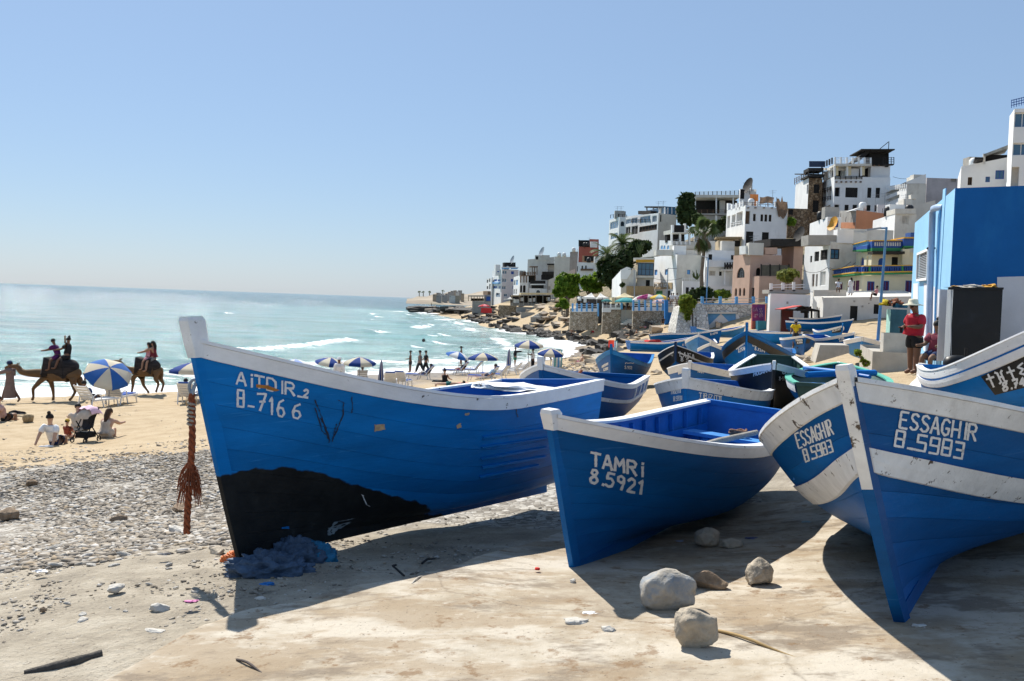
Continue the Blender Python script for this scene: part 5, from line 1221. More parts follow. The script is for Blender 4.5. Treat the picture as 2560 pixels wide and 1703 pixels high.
o1 = Bld('apartment_block', 'narrow white block with bay windows left of the weathered hillside apartments', 'm', 300, 465, 760, 196, 20, 196, 380, WALLW, WALLW, cat='apartments')
for q in ((205, 515, 293, 600), (212, 650, 290, 715)): o1.win('L', *q, m=GLSB, fr=WALLW, mull=3)
o1.win('R', 325, 515, 366, 570, m=GLS, arch=True).win('R', 325, 650, 365, 690, m=GLS, fr=WALLW); o1.wmesh(); o1.rail('L', 205, (440, 478), 300, (430, 465), 3, DARKW, 1, -.1); o1.rail('R', 300, (430, 465), 395, (440, 470), 2, DARKW, 1, -.1)
o2 = Bld('apartment_block', 'weathered white apartments with glazed balconies and glass rooftop rooms', 'm', 740, 420, 790, 190, 26, 376, 955, WALLW, WALLO, cat='apartments', ytr=445, ytl=460)
for q in ((383, 455, 440, 545), (452, 450, 515, 535), (545, 455, 660, 530), (680, 450, 732, 525)): o2.win('L', *q, m=GLSB, fr=WALLW, mull=2)
for q in ((378, 575, 435, 680), (445, 565, 518, 665)): o2.win('L', *q, m=VOID, fr=WALLW, mull=1)
o2.win('L', 535, 562, 735, 625, m=VOID, fr=BROWNW, mull=5).win('R', 772, 440, 787, 520, m=VOID).win('R', 688, 712, 718, 750, m=VOID); o2.wmesh()
o2.rail('L', 450, (490, 532), 660, (490, 530), 4, DARKW, 2, .05)
o3 = o2.vol(820, 352, 430, 26, 610, 960, GLSB, 3.0); o3.wmesh()
for X in (615, 690, 755, 818): o3.blk('L', X, 355, X + 10, 430, WALLW, .06, .1, 'mullion')
for X in (855, 900, 945): o3.blk('R', X, 358, X + 8, 430, WALLW, .06, .1, 'mullion')
o3.blk('L', 610, 345, 820, 360, DARKW, .3, 3, 'roof_edge'); o2.blk('L', 470, 392, 610, 432, DARKW, -1, 3, 'roof_shed')
# --- below them
p1 = Bld('house', 'white house with pergola terrace, hanging black cloth and three small blue arches', 'm', 905, 735, 1000, 162, 22, 762, 1240, WALLW, WALLO, ytl=730)
for X in (778, 808, 848): p1.win('L', X, 785, X + 26, 830, m=BTRIML, arch=True, dep=.1)
p1.wmesh(); p1.blk('R', 905, 640, 1110, 655, WALLO, .3, 4, 'pergola_roof'); p1.blk('R', 910, 655, 1110, 745, VOID, -2.5, 3.5, 'dark_interior')
for X in (905, 1000, 1105): p1.blk('R', X - 8, 655, X + 8, 745, WALLW, .1, .3, 'column')
p1.blk('R', 905, 555, 925, 650, WALLW, .1, .5, 'parapet_pier'); p1.blk('R', 1045, 540, 1065, 640, WALLW, .1, .5, 'parapet_pier'); p1.blk('R', 932, 558, 1040, 638, mat('black_cloth', (.012, .012, .013), rough=.95), .2, .0, 'hanging_cloth'); p1.blk('R', 905, 610, 1420, 640, WALLO, -.4, 4, 'terrace_wall')
p1.rail('R', 905, (745, 780), 1105, (745, 780), 4, WALLW, 2, .1, post=.3); p1.blk('R', 900, 785, 1240, 830, WALLO, .6, 1, 'ledge')
p2 = Bld('house', 'tan shack with straw awning behind the tall palm', 'm', 1440, 720, 860, 152, 5, 1250, 1690, mat('plaster_tan', (.50, .40, .26), rough=.9, var=.15, vs=1)); p2.win('R', 1530, 740, 1590, 790, m=VOID).win('R', 1600, 730, 1680, 800, m=VOID); p2.wmesh(); p2.blk('R', 1400, 695, 1690, 715, REED, 1.2, 2, 'straw_awning')
q1 = Bld('house', 'white two storey shop house with painted plank sign and blue shutters', 'm', 945, 890, 1410, 145, 14, 700, 1240, WALLW, WALLO, ytl=918)
for q in ((708, 1063, 740, 1123), (825, 1058, 862, 1120)): q1.win('L', *q, m=BTRIML, fr=BTRIM, mull=0)
q1.win('R', 1078, 1065, 1113, 1115, m=BTRIML, fr=BTRIM, mull=0).win('L', 718, 1300, 798, 1352, m=GTRIM, name='shutter').win('L', 718, 1355, 798, 1405, m=VOID, name='door').win('L', 838, 1300, 885, 1412, m=VOID, name='door'); q1.wmesh()
sb_ = q1.blk('L', 712, 1210, 915, 1280, REED, .15, 0, 'sign_board')
def sign_text(b, f, lines, m, w, out, name='sign_lettering', parent=None, reg=None):
 mb = MB(); r = reg or b.r
 for text, p0, p1, hgt in lines:
  st, W = strokes(text, 1.1)
  for s in st:
   for a, c in zip(s[:-1], s[1:]):
    P = []
    for (gx_, gy_) in (a, c): P.append(fp(b, f, p0[0] + (p1[0] - p0[0]) * gx_ / W, p0[1] + (p1[1] - p0[1]) * gx_ / W - hgt * gy_ / 6, out))
    mb.beam(P[0], P[1], w, .02, up=f.n.cross(P[1] - P[0]) if (P[1] - P[0]).length > 1e-5 else (0, 0, 1))
 return mb.build(name, m, parent or b.root)
sign_text(q1, q1.L, [('PONTALBOOX', (718, 1262), (885, 1262), 42)], PAINTW, .14, .18)
q1.blk('R', 760, 830, 1235, 892, WALLO, -2, 4, 'roof_room'); q1.rail('L', 750, (895, 915), 950, (880, 895), 6, DARKW, 1, -.2, post=.05)
q2 = Bld('house', 'white lean to with railed balcony beside the shop house', 'q', 672, 490, 760, 141, 4, 665, 1090, WALLW); q2.win('R', 740, 615, 800, 740, m=VOID).win('R', 845, 615, 905, 700, m=VOID); q2.wmesh(); q2.rail('R', 672, (432, 490), 1045, (428, 485), 8, WALLW, 1, .0, post=.06)
r1 = Bld('house', 'glass fronted room with orange fascia above white curved walls', 'm', 505, 955, 1290, 153, 4, 470, 705, WALLO, WALLO); r1.win('R', 508, 985, 702, 1130, m=GLSB, fr=DARKW, mull=3, bars=1); r1.win('R', 610, 1180, 655, 1250, m=VOID); r1.wmesh(); r1.blk('R', 498, 950, 705, 978, YTRIM, .3, .2, 'fascia'); r1.blk('R', 468, 930, 712, 950, WALLO, .9, 6, 'roof_slab'); r1.blk('R', 498, 1132, 705, 1156, WALLO, .7, 1, 'balcony_slab')
r2 = Bld('house', 'white stepped garden walls above the beach restaurants', 'm', 325, 1060, 1320, 152, 8, 180, 500, WALLW, WALLO, ytl=1200); r2.wmesh()
mb = MB(); pr_ = [(325, 1065), (395, 1030), (440, 1045), (440, 1100), (395, 1170), (325, 1170)]
mb.add([fp(r2, r2.R, x, y, .1) for x, y in pr_] + [fp(r2, r2.R, x, y, -1) for x, y in pr_], [(5, 4, 3, 2, 1, 0), (6, 7, 8, 9, 10, 11)] + [(i, (i + 1) % 6, 6 + (i + 1) % 6, 6 + i) for i in range(6)]); mb.build('curved_wall', WALLW, r2.root)
r2.blk('R', 390, 1250, 690, 1340, REED, 1.2, .0, 'reed_fence')
s1 = Bld('house', 'white house behind the tall palm with black cross braced balcony', 'm', 1270, 835, 1290, 140, 6, 1236, 1612, WALLW, WALLW, ytr=850)
for q in ((1320, 888, 1362, 950), (1575, 897, 1608, 950)): s1.win('R', *q, m=VOID, fr=DARKW)
s1.win('R', 1330, 1075, 1400, 1132, m=CONC, fr=WALLO, mull=3).win('R', 1440, 1080, 1470, 1132, m=VOID); s1.wmesh(); s1.blk('R', 1290, 960, 1600, 1035, WALLW, 1.5, 0, 'terrace_wall'); s1.blk('R', 1445, 1065, 1600, 1085, WALLO, 2.6, 0, 'balcony_slab')
s1.rail('R', 1480, (990, 1063), 1600, (985, 1060), 4, DARKW, 2, 2.5, post=.16)
for k in range(4):
 for a, c in (((1480 + k * 30, 995), (1510 + k * 30, 1060)), ((1480 + k * 30, 1060), (1510 + k * 30, 995))): mb = MB(); mb.beam(fp(s1, s1.R, *a, 2.5), fp(s1, s1.R, *c, 2.5), .1, .1); mb.build('cross_brace', DARKW, s1.root)
for X in (1475, 1590): s1.blk('R', X, 1085, X + 14, 1240, WALLW, 2.5, -2.2, 'column')
s2 = s1.vol(1270, 1240, 1400, 6, 1262, 1600, WALLW, -3.0); s2.wmesh()
# --- pink house
t1 = Bld('house', 'pink house with arched windows, black roof and black fence panels', 'm', 1775, 885, 1420, 122, 20, 1600, 2150, PINK, PINK, ytl=905)
t1.win('L', 1643, 1037, 1730, 1155, m=GLS, fr=DARKW, mull=3, bars=3, arch=True)
for q in ((1617, 1270, 1643, 1360), (1663, 1268, 1690, 1360), (1710, 1268, 1736, 1358)): t1.win('L', *q, m=VOID, arch=True)
t1.win('R', 1860, 1040, 1920, 1130, m=VOID, arch=True, dep=.5); t1.wmesh()
t2 = t1.vol(1885, 1135, 1420, 20, 1600, 2350, PINK, -2.2); t2.win('L', 1795, 1268, 1838, 1400, m=VOID, name='door', fr=DARKW, mull=0); t2.wmesh()
t3 = t1.vol(2262, 790, 1400, 20, 2150, 2390, PINK, 1.5); t3.wmesh(); t3.blk('L', 2095, 800, 2155, 1010, VOID, -.6, 1, 'dark_recess')
t1.blk('R', 1960, 812, 2100, 890, PINK, .0, 3, 'parapet')
for X in (1918, 2022, 2130): t2.blk('R', X, 1010, X + 95, 1132, mat('fence_panel', (.10, .095, .075), rough=.8, var=.2, vs=3), .0, .1, 'fence_panel')
for X in (1915, 2018, 2124, 2230): t2.blk('R', X - 4, 1000, X + 6, 1135, DARKW, .1, .1, 'fence_post')
t3.blk('R', 2000, 715, 2400, 800, DARKW, .6, 6, 'black_roof'); t3.blk('L', 1870, 755, 2262, 775, DARKW, .5, 4, 'black_roof')
t3.blk('R', 1740, 790, 1880, 885, WALLW, .0, 2, 'white_parapet')
dish(fp(t3, t3.R, 2322, 670, 1.0), 1.0, DARKW, parent=t1.root)
# --- left: along the bay
a1 = Bld('hotel', 'white hotel with blue windows at the water end of the bay', 'l', 1095, 345, 760, 330, 22, 992, 1302, WALLW, WALLP, cat='hotel', ytl=365)
for q in ((1110, 362, 1165, 402), (1105, 453, 1160, 498), (1103, 543, 1155, 582), (1127, 633, 1168, 668)): a1.win('R', *q, m=GLSB, fr=WALLW)
for q in ((1215, 370, 1248, 405), (1212, 460, 1240, 492), (1232, 540, 1242, 575)): a1.win('R', *q, m=BTRIM)
for q in ((1013, 462, 1048, 492), (1057, 464, 1088, 492), (1005, 540, 1047, 572), (1072, 540, 1090, 574)): a1.win('L', *q, m=BTRIM, fr=WALLW, mull=1)
a1.win('L', 1035, 625, 1088, 672, m=GLSB); a1.wmesh(); a1.blk('R', 1100, 318, 1300, 330, WALLW, .3, 1, 'parapet'); a1.blk('R', 1105, 331, 1195, 343, BTRIML, .35, 0, 'painted_band'); a1.blk('R', 1210, 331, 1290, 343, BTRIML, .35, 0, 'painted_band'); a1.blk('L', 1003, 500, 1090, 516, BTRIML, .5, 0, 'balcony_front'); a1.blk('R', 1140, 265, 1275, 320, VOID, -1, 4, 'roof_terrace')
a2_ = a1.vol(1030, 290, 400, 22, 1012, 1085, WALLW, 3); a2_.win('R', 1050, 368, 1075, 380, m=BTRIM); a2_.wmesh(); dish(fp(a1, a1.R, 1243, 240, -1), 1.6, METAL, parent=a1.root)
a4 = Bld('house', 'stack of dark shaded balconies left of the hotel with blue windows', 'l', 975, 440, 760, 345, 20, 925, 1000, WALLW, WALLW, ytl=470)
for q in ((928, 470, 945, 505), (955, 455, 970, 495), (928, 545, 945, 580), (957, 520, 972, 580)): a4.win('L', *q, m=VOID)
a4.wmesh(); a4.blk('L', 918, 605, 975, 650, BROWNW, 1, 0, 'dark_awning')
b1 = Bld('house', 'white house with three tall arches and timber balconies beside the bay hotel', 'l', 1312, 415, 680, 292, 18, 1243, 1420, WALLW, WALLW, ytl=440)
for q in ((1322, 535, 1346, 618), (1355, 533, 1387, 620)): b1.win('R', *q, m=VOID, arch=True, dep=.6)
for q in ((1247, 475, 1266, 535), (1272, 470, 1295, 535), (1243, 580, 1258, 640), (1268, 578, 1283, 640)): b1.win('L', *q, m=BTRIML if q[0] == 1272 else GLS, fr=WALLW)
b1.wmesh(); b1.rail('R', 1322, (380, 415), 1500, (375, 410), 9, BROWNW, 2, .2, post=.2); b1.blk('R', 1322, 420, 1500, 500, VOID, -1, 3, 'dark_interior')
for X in (1325, 1365, 1395, 1500): b1.blk('R', X - 5, 418, X + 5, 502, BROWNW, .2, .2, 'timber_post')
b1.blk('R', 1322, 415, 1505, 424, BROWNW, .3, 2, 'timber_beam'); b1.blk('R', 1440, 310, 1530, 322, BROWNW, .3, 3, 'pergola_roof')
for X in (1465, 1490, 1520): b1.blk('R', X - 4, 322, X + 4, 412, BROWNW, .2, .1, 'timber_post')
b2 = Bld('house', 'low white house with dark window band under a timber balcony by the bay', 'l', 1425, 570, 690, 282, 10, 1420, 1640, WALLW); b2.win('R', 1460, 540, 1600, 572, m=VOID); b2.win('R', 1512, 592, 1556, 650, m=GLS, arch=True); b2.wmesh(); b2.blk('R', 1440, 480, 1620, 516, DARKW, .4, 2, 'balcony_front'); b2.blk('R', 1440, 518, 1620, 532, WALLW, .6, 3, 'balcony_slab'); b2.blk('R', 1455, 532, 1600, 570, VOID, -.3, 2, 'dark_interior')
c1 = Bld('house', 'grey plastered house block on the ridge above the bay', 'l', 1400, 230, 560, 305, 10, 1368, 1720, CONC, WALLO, ytr=200); c1.win('R', 1290, 300, 1360, 330, m=GLSB); c1.wmesh(); c1.blk('R', 1495, 180, 1670, 240, WALLO, .2, 4, 'roof_room'); c1.blk('R', 1505, 195, 1535, 232, VOID, .25, -.1, 'window'); dish(fp(c1, c1.R, 1585, 150, -.5), 1.8, METAL, parent=c1.root)
c2 = Bld('house', 'grey house with dark framed veranda above the bay', 'l', 1640, 285, 600, 285, 8, 1560, 1820, CONC, CONC); c2.win('R', 1645, 300, 1805, 380, m=VOID, dep=.8); c2.wmesh(); c2.blk('R', 1580, 375, 1860, 412, DARKW, .6, 2, 'balcony_front'); c2.blk('R', 1640, 280, 1815, 296, DARKW, .5, 1, 'timber_beam'); c2.blk('R', 1570, 412, 1780, 470, VOID, .3, 2, 'dark_veranda')
mb = MB(); c3 = Bld('house', 'plain grey house with slanted red brown roof below the red house', 'l', 1715, 195, 520, 280, 4, 1640, 1905, CONC, WALLO); c3.wmesh()
c4 = Bld('house', 'bare grey block with roof tank right below the red house', 'l', 1900, 140, 420, 268, 4, 1850, 2000, CONC, CONC, ytr=138); c4.wmesh()
dR = Bld('house', 'brick red house on the ridge left of the palms', 'l', 2000, 80, 420, 258, 4, 1990, 2245, REDH, REDH); dR.wmesh(); d4 = dR.vol(2135, -10, 120, 4, 2130, 2245, REDH, 1.0); d4.wmesh(); dR.blk('R', 2015, 0, 2135, 75, VOID, -1, 3, 'roof_terrace'); dR.blk('R', 2010, 0, 2022, 78, DARKW, .1, .1, 'timber_post')
w1 = Bld('garden_wall', 'long sloping cream wall left of the round green trees', 'l', 1650, 470, 640, 262, 4, 1612, 1960, WALLO, WALLO, cat='wall', group=None, ytr=340); w1.win('R', 1638, 545, 1678, 590, m=CONC); w1.wmesh()
eW = Bld('house', 'white house with small slit windows behind the round green trees', 'l', 1985, 262, 480, 232, 4, 1972, 2330, WALLW, WALLW)
for q in ((1990, 310, 2002, 372), (2045, 305, 2062, 345), (2088, 303, 2105, 345), (2280, 292, 2310, 350)): eW.win('R', *q, m=VOID)
eW.wmesh(); eW.blk('R', 2035, 340, 2180, 362, BROWNW, .4, 0, 'balcony_front')
eO = Bld('house', 'ochre roofed house with black water tanks above the palms', 'l', 2050, 185, 330, 250, 4, 2045, 2400, mat('plaster_ochre', (.42, .26, .16), rough=.9, var=.12, vs=.5)); eO.wmesh(); eO.blk('R', 2080, 190, 2190, 250, VOID, .2, 0, 'dark_veranda')
# ---------------------------------------------------------------- rooftop clutter and cables
TANKK = mat('tank_black', (.02, .02, .022), rough=.5); TANKW = mat('tank_white', (.7, .7, .68), rough=.5); g = random.Random(77)
def roof_pt(b, u, v): return b.rel(b.P + b.R.d * b.R.len * u + b.L.d * min(b.L.len, 10) * v + Vector((0, 0, b.H - .12)))
for b in (A_, d1, e1, f1, g1, h1, L_, o1, o2, p1, q1, s1, t1, a1, b1, c1, c3, c4, eW, k1, dR):
 for k in range(g.choice((2, 3, 4))):
  P = roof_pt(b, g.uniform(.1, .85), g.uniform(.05, .5)); mb = MB(); q = g.random()
  if q < .3: mb.lathe([(.01, 1.3), (.3, 1.25), (.5, 1.05), (.5, .12), (.01, .1)], P, 10); mb.build('water_tank', g.choice((TANKK, TANKW)), b.root)
  elif q < .6:
   for j in range(5): mb.tube([P + Vector((j * .7, 0, -.1)), P + Vector((j * .7 + g.uniform(-.1, .1), 0, g.uniform(.5, 1.1)))], .03, 4)
   mb.build('rebar', DARKW, b.root)['kind'] = 'stuff'
  elif q < .8: mb.tube([P, P + Vector((0, 0, 2.6))], .03, 5); mb.beam(P + Vector((-.6, 0, 2.4)), P + Vector((.6, 0, 2.5)), .03, .03); mb.beam(P + Vector((-.4, 0, 2.1)), P + Vector((.4, 0, 2.2)), .03, .03); mb.build('aerial', METAL, b.root)
  else: mb.box(P + Vector((-.9, -.7, 0)), P + Vector((.9, .7, 1.5))); mb.build('roof_hut', g.choice((WALLW, CONC, WALLO)), b.root)
def cable(a, c, sag, lb):
 a, c = Vector(a), Vector(c); mb = MB(); mb.tube([(c - a) * t - Vector((0, 0, sag * 4 * t * (1 - t))) for t in np.linspace(0, 1, 9)], .028, 4); o = mb.build('cable', DARKW); o.location = a; tag(o, lb, 'cable')
cable(pix(*rg('t', 960, 255), 110), pix(*rg('t', 1480, 225), 111), .5, 'black cable sagging across the large white house, lower one'); cable(pix(*rg('t', 1480, 235), 111), pix(*rg('t', 2030, 130), 108), .6, 'black cable between the large white house and the cream house'); cable(pix(*rg('q', 110, 440), 143.5), pix(*rg('q', 680, 430), 143), .3, 'thin black cable across the shop house front'); cable(pix(*rg('r', 1090, 380), 146), pix(*rg('r', 1215, 400), 146), .1, 'thin wire over the balustrade terrace'); cable(pix(*rg('r', 700, 1175), 103.5), pix(*rg('r', 500, 1230), 110), .4, 'cable running down to the cream house balcony')
# ---------------------------------------------------------------- sea walls, promenade, kiosks
def wallb(label, r, xc, yt, yb, D, al, xl, xr, m, mR=None, name='sea_wall', **k):
 return Bld(name, label, r, xc, yt, yb, D, al, xl, xr, m, mR, cat='wall', group=None, **k)
v1 = wallb('rubble sea wall with white parapet and blue posts left of the gate pillar', 's', 745, 715, 940, 150, 2, 735, 1300, STONE, deep=1.5, ytr=720); v1.wmesh()
v1.blk('R', 780, 716, 1292, 785, WALLW, .12, .3, 'parapet')
for X in (795, 880, 970, 1072, 1180): v1.blk('R', X - 17, 615, X + 17, 775, BTRIML, .22, .0, 'post')
for y in (640, 680): v1.blk('R', 795, y, 1290, y + 8, WALLW, .1, .0, 'rail_bar')
v1.blk('R', 1280, 615, 1308, 870, BTRIML, .3, .2, 'gate_pillar')
v2 = wallb('rubble sea wall between the gate pillar and the dark niche', 's', 1378, 700, 1010, 143, 2, 1370, 1742, STONE, deep=1.5); v2.wmesh(); v2.blk('R', 1378, 702, 1545, 790, WALLW, .12, .3, 'parapet'); v2.blk('R', 1545, 698, 1742, 738, WALLW, .12, .3, 'parapet')
for X in (1388, 1543, 1640): v2.blk('R', X - 10, 620, X + 10, 720, WALLW, .22, .0, 'post')
for y in (650, 680): v2.blk('R', 1388, y, 1740, y + 8, WALLW, .1, 0, 'rail_bar')
v2.blk('R', 1740, 600, 1772, 735, BTRIML, .3, .2, 'gate_pillar')
v3 = wallb('shaded grey niche wall with steps in the sea wall', 's', 1742, 740, 980, 143, 2, 1735, 1985, CONC, deep=1.5); v3.wmesh()
for k in range(4): v3.blk('R', 1730 + k * 45, 1000 - k * 26, 1960, 1030 - k * 26, WALLO, 2.2 - k * .5, 0, 'step')
v4 = wallb('pale rubble sea wall with white parapet and pale blue posts beside the blue pier', 's', 1972, 690, 1090, 133, 3, 1965, 2600, STONE, deep=1.5); v4.wmesh(); v4.blk('R', 1970, 692, 2600, 765, WALLW, .15, .4, 'parapet')
for X in (1982, 2095, 2215, 2330, 2450, 2560): v4.blk('R', X - 18, 550, X + 18, 760, BTRIML, .25, .0, 'post')
for y in (572, 615, 655): v4.blk('R', 1985, y, 2590, y + 9, WALLW, .15, 0, 'rail_bar')
v5 = wallb('bright blue pier block with brown rails next to the white stone buttress', 'q', 330, 1098, 1330, 130, 3, 322, 640, BLUEWL, mat('block_blue', (.02, .17, .48), rough=.8, var=.12), name='blue_pier'); v5.wmesh(); v5.blk('R', 325, 865, 388, 1330, mat('block_blue', (.02, .17, .48)), .25, .3, 'pier'); v5.blk('R', 388, 1000, 640, 1096, WALLO, .1, .3, 'parapet')
for y in (885, 930, 975): v5.blk('R', 390, y, 640, y + 9, BROWNW, .1, 0, 'rail_bar')
u1 = wallb('whitewashed rubble wall with blue and white triangle painted on its door', 'q', 1060, 930, 1500, 113, 10, 925, 2360, STONEW, STONEW, deep=2.5); u1.wmesh()
u1.blk('R', 1060, 925, 2040, 952, BTRIML, .08, .3, 'coping')
u1.blk('R', 1122, 1130, 1715, 1425, BTRIML, .10, 0, 'painted_door')
mb = MB(); mb.add([fp(u1, u1.R, 1425, 1132, .13), fp(u1, u1.R, 1135, 1412, .13), fp(u1, u1.R, 1700, 1405, .13)], [(0, 1, 2)]); mb.add([fp(u1, u1.R, 1720, 1135, .10), fp(u1, u1.R, 1720, 1420, .10), fp(u1, u1.R, 1900, 1400, .10), fp(u1, u1.R, 1760, 1150, .10)], [(0, 1, 2, 3)]); mb.build('white_triangle', WALLW, u1.root)
u1.blk('R', 1110, 1100, 1720, 1130, WALLO, .5, 0, 'lintel')
for X in (1070, 1422, 1740, 2072, 2342): u1.blk('R', X - 26, 795, X + 26, 928, BTRIML, .0, .4, 'post')
for y in (830, 885): u1.blk('R', 985, y, 2360, y + 10, WALLO, -.15, .25, 'rail_bar')
mb = MB(); bt = [(600, 1000), (935, 925), (1060, 930), (1130, 1110), (1130, 1500), (480, 1500), (510, 1330)]
mb.add([fp(u1, u1.R, x, y, .35 + (y - 925) / 575 * 2.2) for x, y in bt] + [fp(u1, u1.R, x, y, -4) for x, y in bt], [tuple(range(6, -1, -1)), tuple(range(7, 14))] + [(i, (i + 1) % 7, 7 + (i + 1) % 7, 7 + i) for i in range(7)]); mb.build('buttress', STONEW, u1.root)
for X, t in ((808, 1120), (872, 1200)): u1.blk('R', X - 8, t, X + 8, 1450, DARKW, 2.5, -2.3, 'drain_pipe')
# purple kiosk with sign
PURPS = mat('sign_magenta', (.30, .02, .10), rough=.5, var=.25, vs=1.2, stain=(.06, .02, .16), sa=.9, ssc=.8)
ks = Bld('kiosk', 'kiosk with magenta and purple advertising panel and turquoise chest', 'q', 2300, 945, 1420, 107, -8, 2290, 2420, REDH, mat('kiosk_teal', (.05, .16, .20), rough=.7), cat='kiosk', group=None); ks.wmesh()
ks2 = Bld('', '', 'q', 2036, 945, 1420, 106, -2, 2030, 2300, REDH, REDH, root=ks.root); ks2.wmesh(); ks2.blk('R', 2040, 948, 2290, 1275, PURPS, .08, 0, 'sign_panel')
sign_text(ks2, ks2.R, [('GA', (2056, 1085), (2140, 1085), 70), ('SS', (2180, 1105), (2235, 1105), 75), ('OPO', (2085, 1170), (2150, 1165), 30), ('SS', (2175, 1165), (2240, 1150), 32), ('RE', (2075, 1205), (2120, 1200), 22), ('ES', (2185, 1200), (2245, 1185), 28)], mat('sign_ink', (.55, .35, .45), rough=.6), .06, .12)
ks2.blk('R', 2095, 1270, 2265, 1480, mat('chest_teal', (.015, .16, .24), rough=.6, var=.2), 1.5, -.3, 'chest')
# red roofed stall
st = Bld('market_stall', 'open stall with red roof and dark beams against the white retaining wall', 't', 575, 1045, 1215, 94, -4, 565, 805, DARKW, mat('stall_maroon', (.08, .02, .02), rough=.8), cat='stall', group=None); st.wmesh()
mb = MB(); rf = [(512, 1038), (885, 975), (1240, 1060)]
for (a, c, m_) in (((512, 1040), (890, 972), 0), ((890, 972), (1245, 1068), 1)):
 mb.add([fp(st, st.R, *a, 1.8), fp(st, st.R, *c, 1.8), fp(st, st.R, *c, -1.6), fp(st, st.R, *a, -1.6)] + [fp(st, st.R, a[0], a[1] + 12, 1.8), fp(st, st.R, c[0], c[1] + 12, 1.8), fp(st, st.R, c[0], c[1] + 12, -1.6), fp(st, st.R, a[0], a[1] + 12, -1.6)], [(0, 1, 2, 3), (7, 6, 5, 4), (0, 4, 5, 1), (2, 6, 7, 3)], m_)
mb.build('roof', [mat('roof_red', (.48, .05, .04), rough=.7, var=.15), DARKW], st.root)
for a, c in (((560, 1050), (1240, 1075)), ((780, 1060), (890, 985)), ((870, 1070), (870, 985)), ((820, 1070), (900, 1000)), ((1095, 1040), (1095, 1215)), ((1235, 1070), (1235, 1215)), ((960, 1060), (1090, 1000))):
 mb = MB(); mb.beam(fp(st, st.R, *a, 1.5), fp(st, st.R, *c, 1.5), .16, .16); mb.build('beam', DARKW, st.root)
st.blk('R', 950, 990, 1090, 1120, VOID, .5, 0, 'hanging_tarp'); st.blk('R', 1020, 1120, 1075, 1215, VOID, .5, 0, 'dark_crates')
# restaurants behind the sea wall
def canopy(name, label, D, r, pts, peak, m, posts=(), drop=.25, cat='canopy', group='restaurant canopies', depth=5.0):
 """fabric roof: photo eave line pts (left,right), raised to a peak"""
 a = pix(*rg(r, *pts[0]), D); b = pix(*rg(r, *pts[1]), D); pk = pix(*rg(r, *peak), D)
 root = thing(name, label, cat, (a + b) / 2, 0, group); o = root.location.copy(); dv = Vector((0, depth, 0)); mid = (a + b) / 2 + dv / 2
 pk = Vector((pk.x, mid.y, pk.z)); n = 6
 mb = MB(); cn = [a, b, b + dv, a + dv]
 for i in range(4):
  p, q = cn[i], cn[(i + 1) % 4]; rows_ = []
  for k in range(n + 1):
   t = k / n; rows_.append([(p.lerp(pk, t) - Vector((0, 0, .25 * math.sin(math.pi * t)))) - o, (p.lerp(q, .5).lerp(pk, t) - Vector((0, 0, .35 * math.sin(math.pi * t)))) - o, (q.lerp(pk, t) - Vector((0, 0, .25 * math.sin(math.pi * t)))) - o])
  mb.grid(rows_); mb.quad(p - o, q - o, q - o - Vector((0, 0, drop)), p - o - Vector((0, 0, drop)))
 mb.build('fabric', m, root)
 for X, yb in posts:
  f = (X - pts[0][0]) / (pts[1][0] - pts[0][0]); tp = a.lerp(b, f); bt_ = pix(*rg(r, X, yb), D); mb = MB(); mb.tube([tp - o, Vector((tp.x, tp.y, bt_.z)) - o], .06, 6); mb.build('pole', METAL, root)
 return root
canopy('canopy', 'white peaked tent, leftmost behind the blue posted parapet', 153, 's', ((930, 490), (1275, 498)), (1195, 405), CLOTHW, ((965, 700), (1272, 700)))
canopy('canopy', 'white peaked tent in the middle behind the blue posted parapet', 150, 's', ((1285, 500), (1570, 498)), (1365, 408), CLOTHW, ((1385, 690), (1540, 690)))
canopy('canopy', 'wide cream awning on pale posts behind the sea wall', 146, 's', ((1570, 500), (2160, 490)), (1850, 405), CLOTHY, ((1640, 690), (1750, 690), (1945, 690)), drop=.9)
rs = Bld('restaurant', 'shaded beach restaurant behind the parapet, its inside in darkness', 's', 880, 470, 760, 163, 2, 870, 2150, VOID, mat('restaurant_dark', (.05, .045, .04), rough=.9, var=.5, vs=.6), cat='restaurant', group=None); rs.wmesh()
for X, y0, X1, y1, m in ((1010, 520, 1065, 600, CLOTHW), (1400, 510, 1560, 600, WALLO), (1660, 520, 1720, 640, WALLO), (900, 480, 960, 560, WALLW)): rs.blk('R', X, y0, X1, y1, m, .4, 0, 'pale_panel')
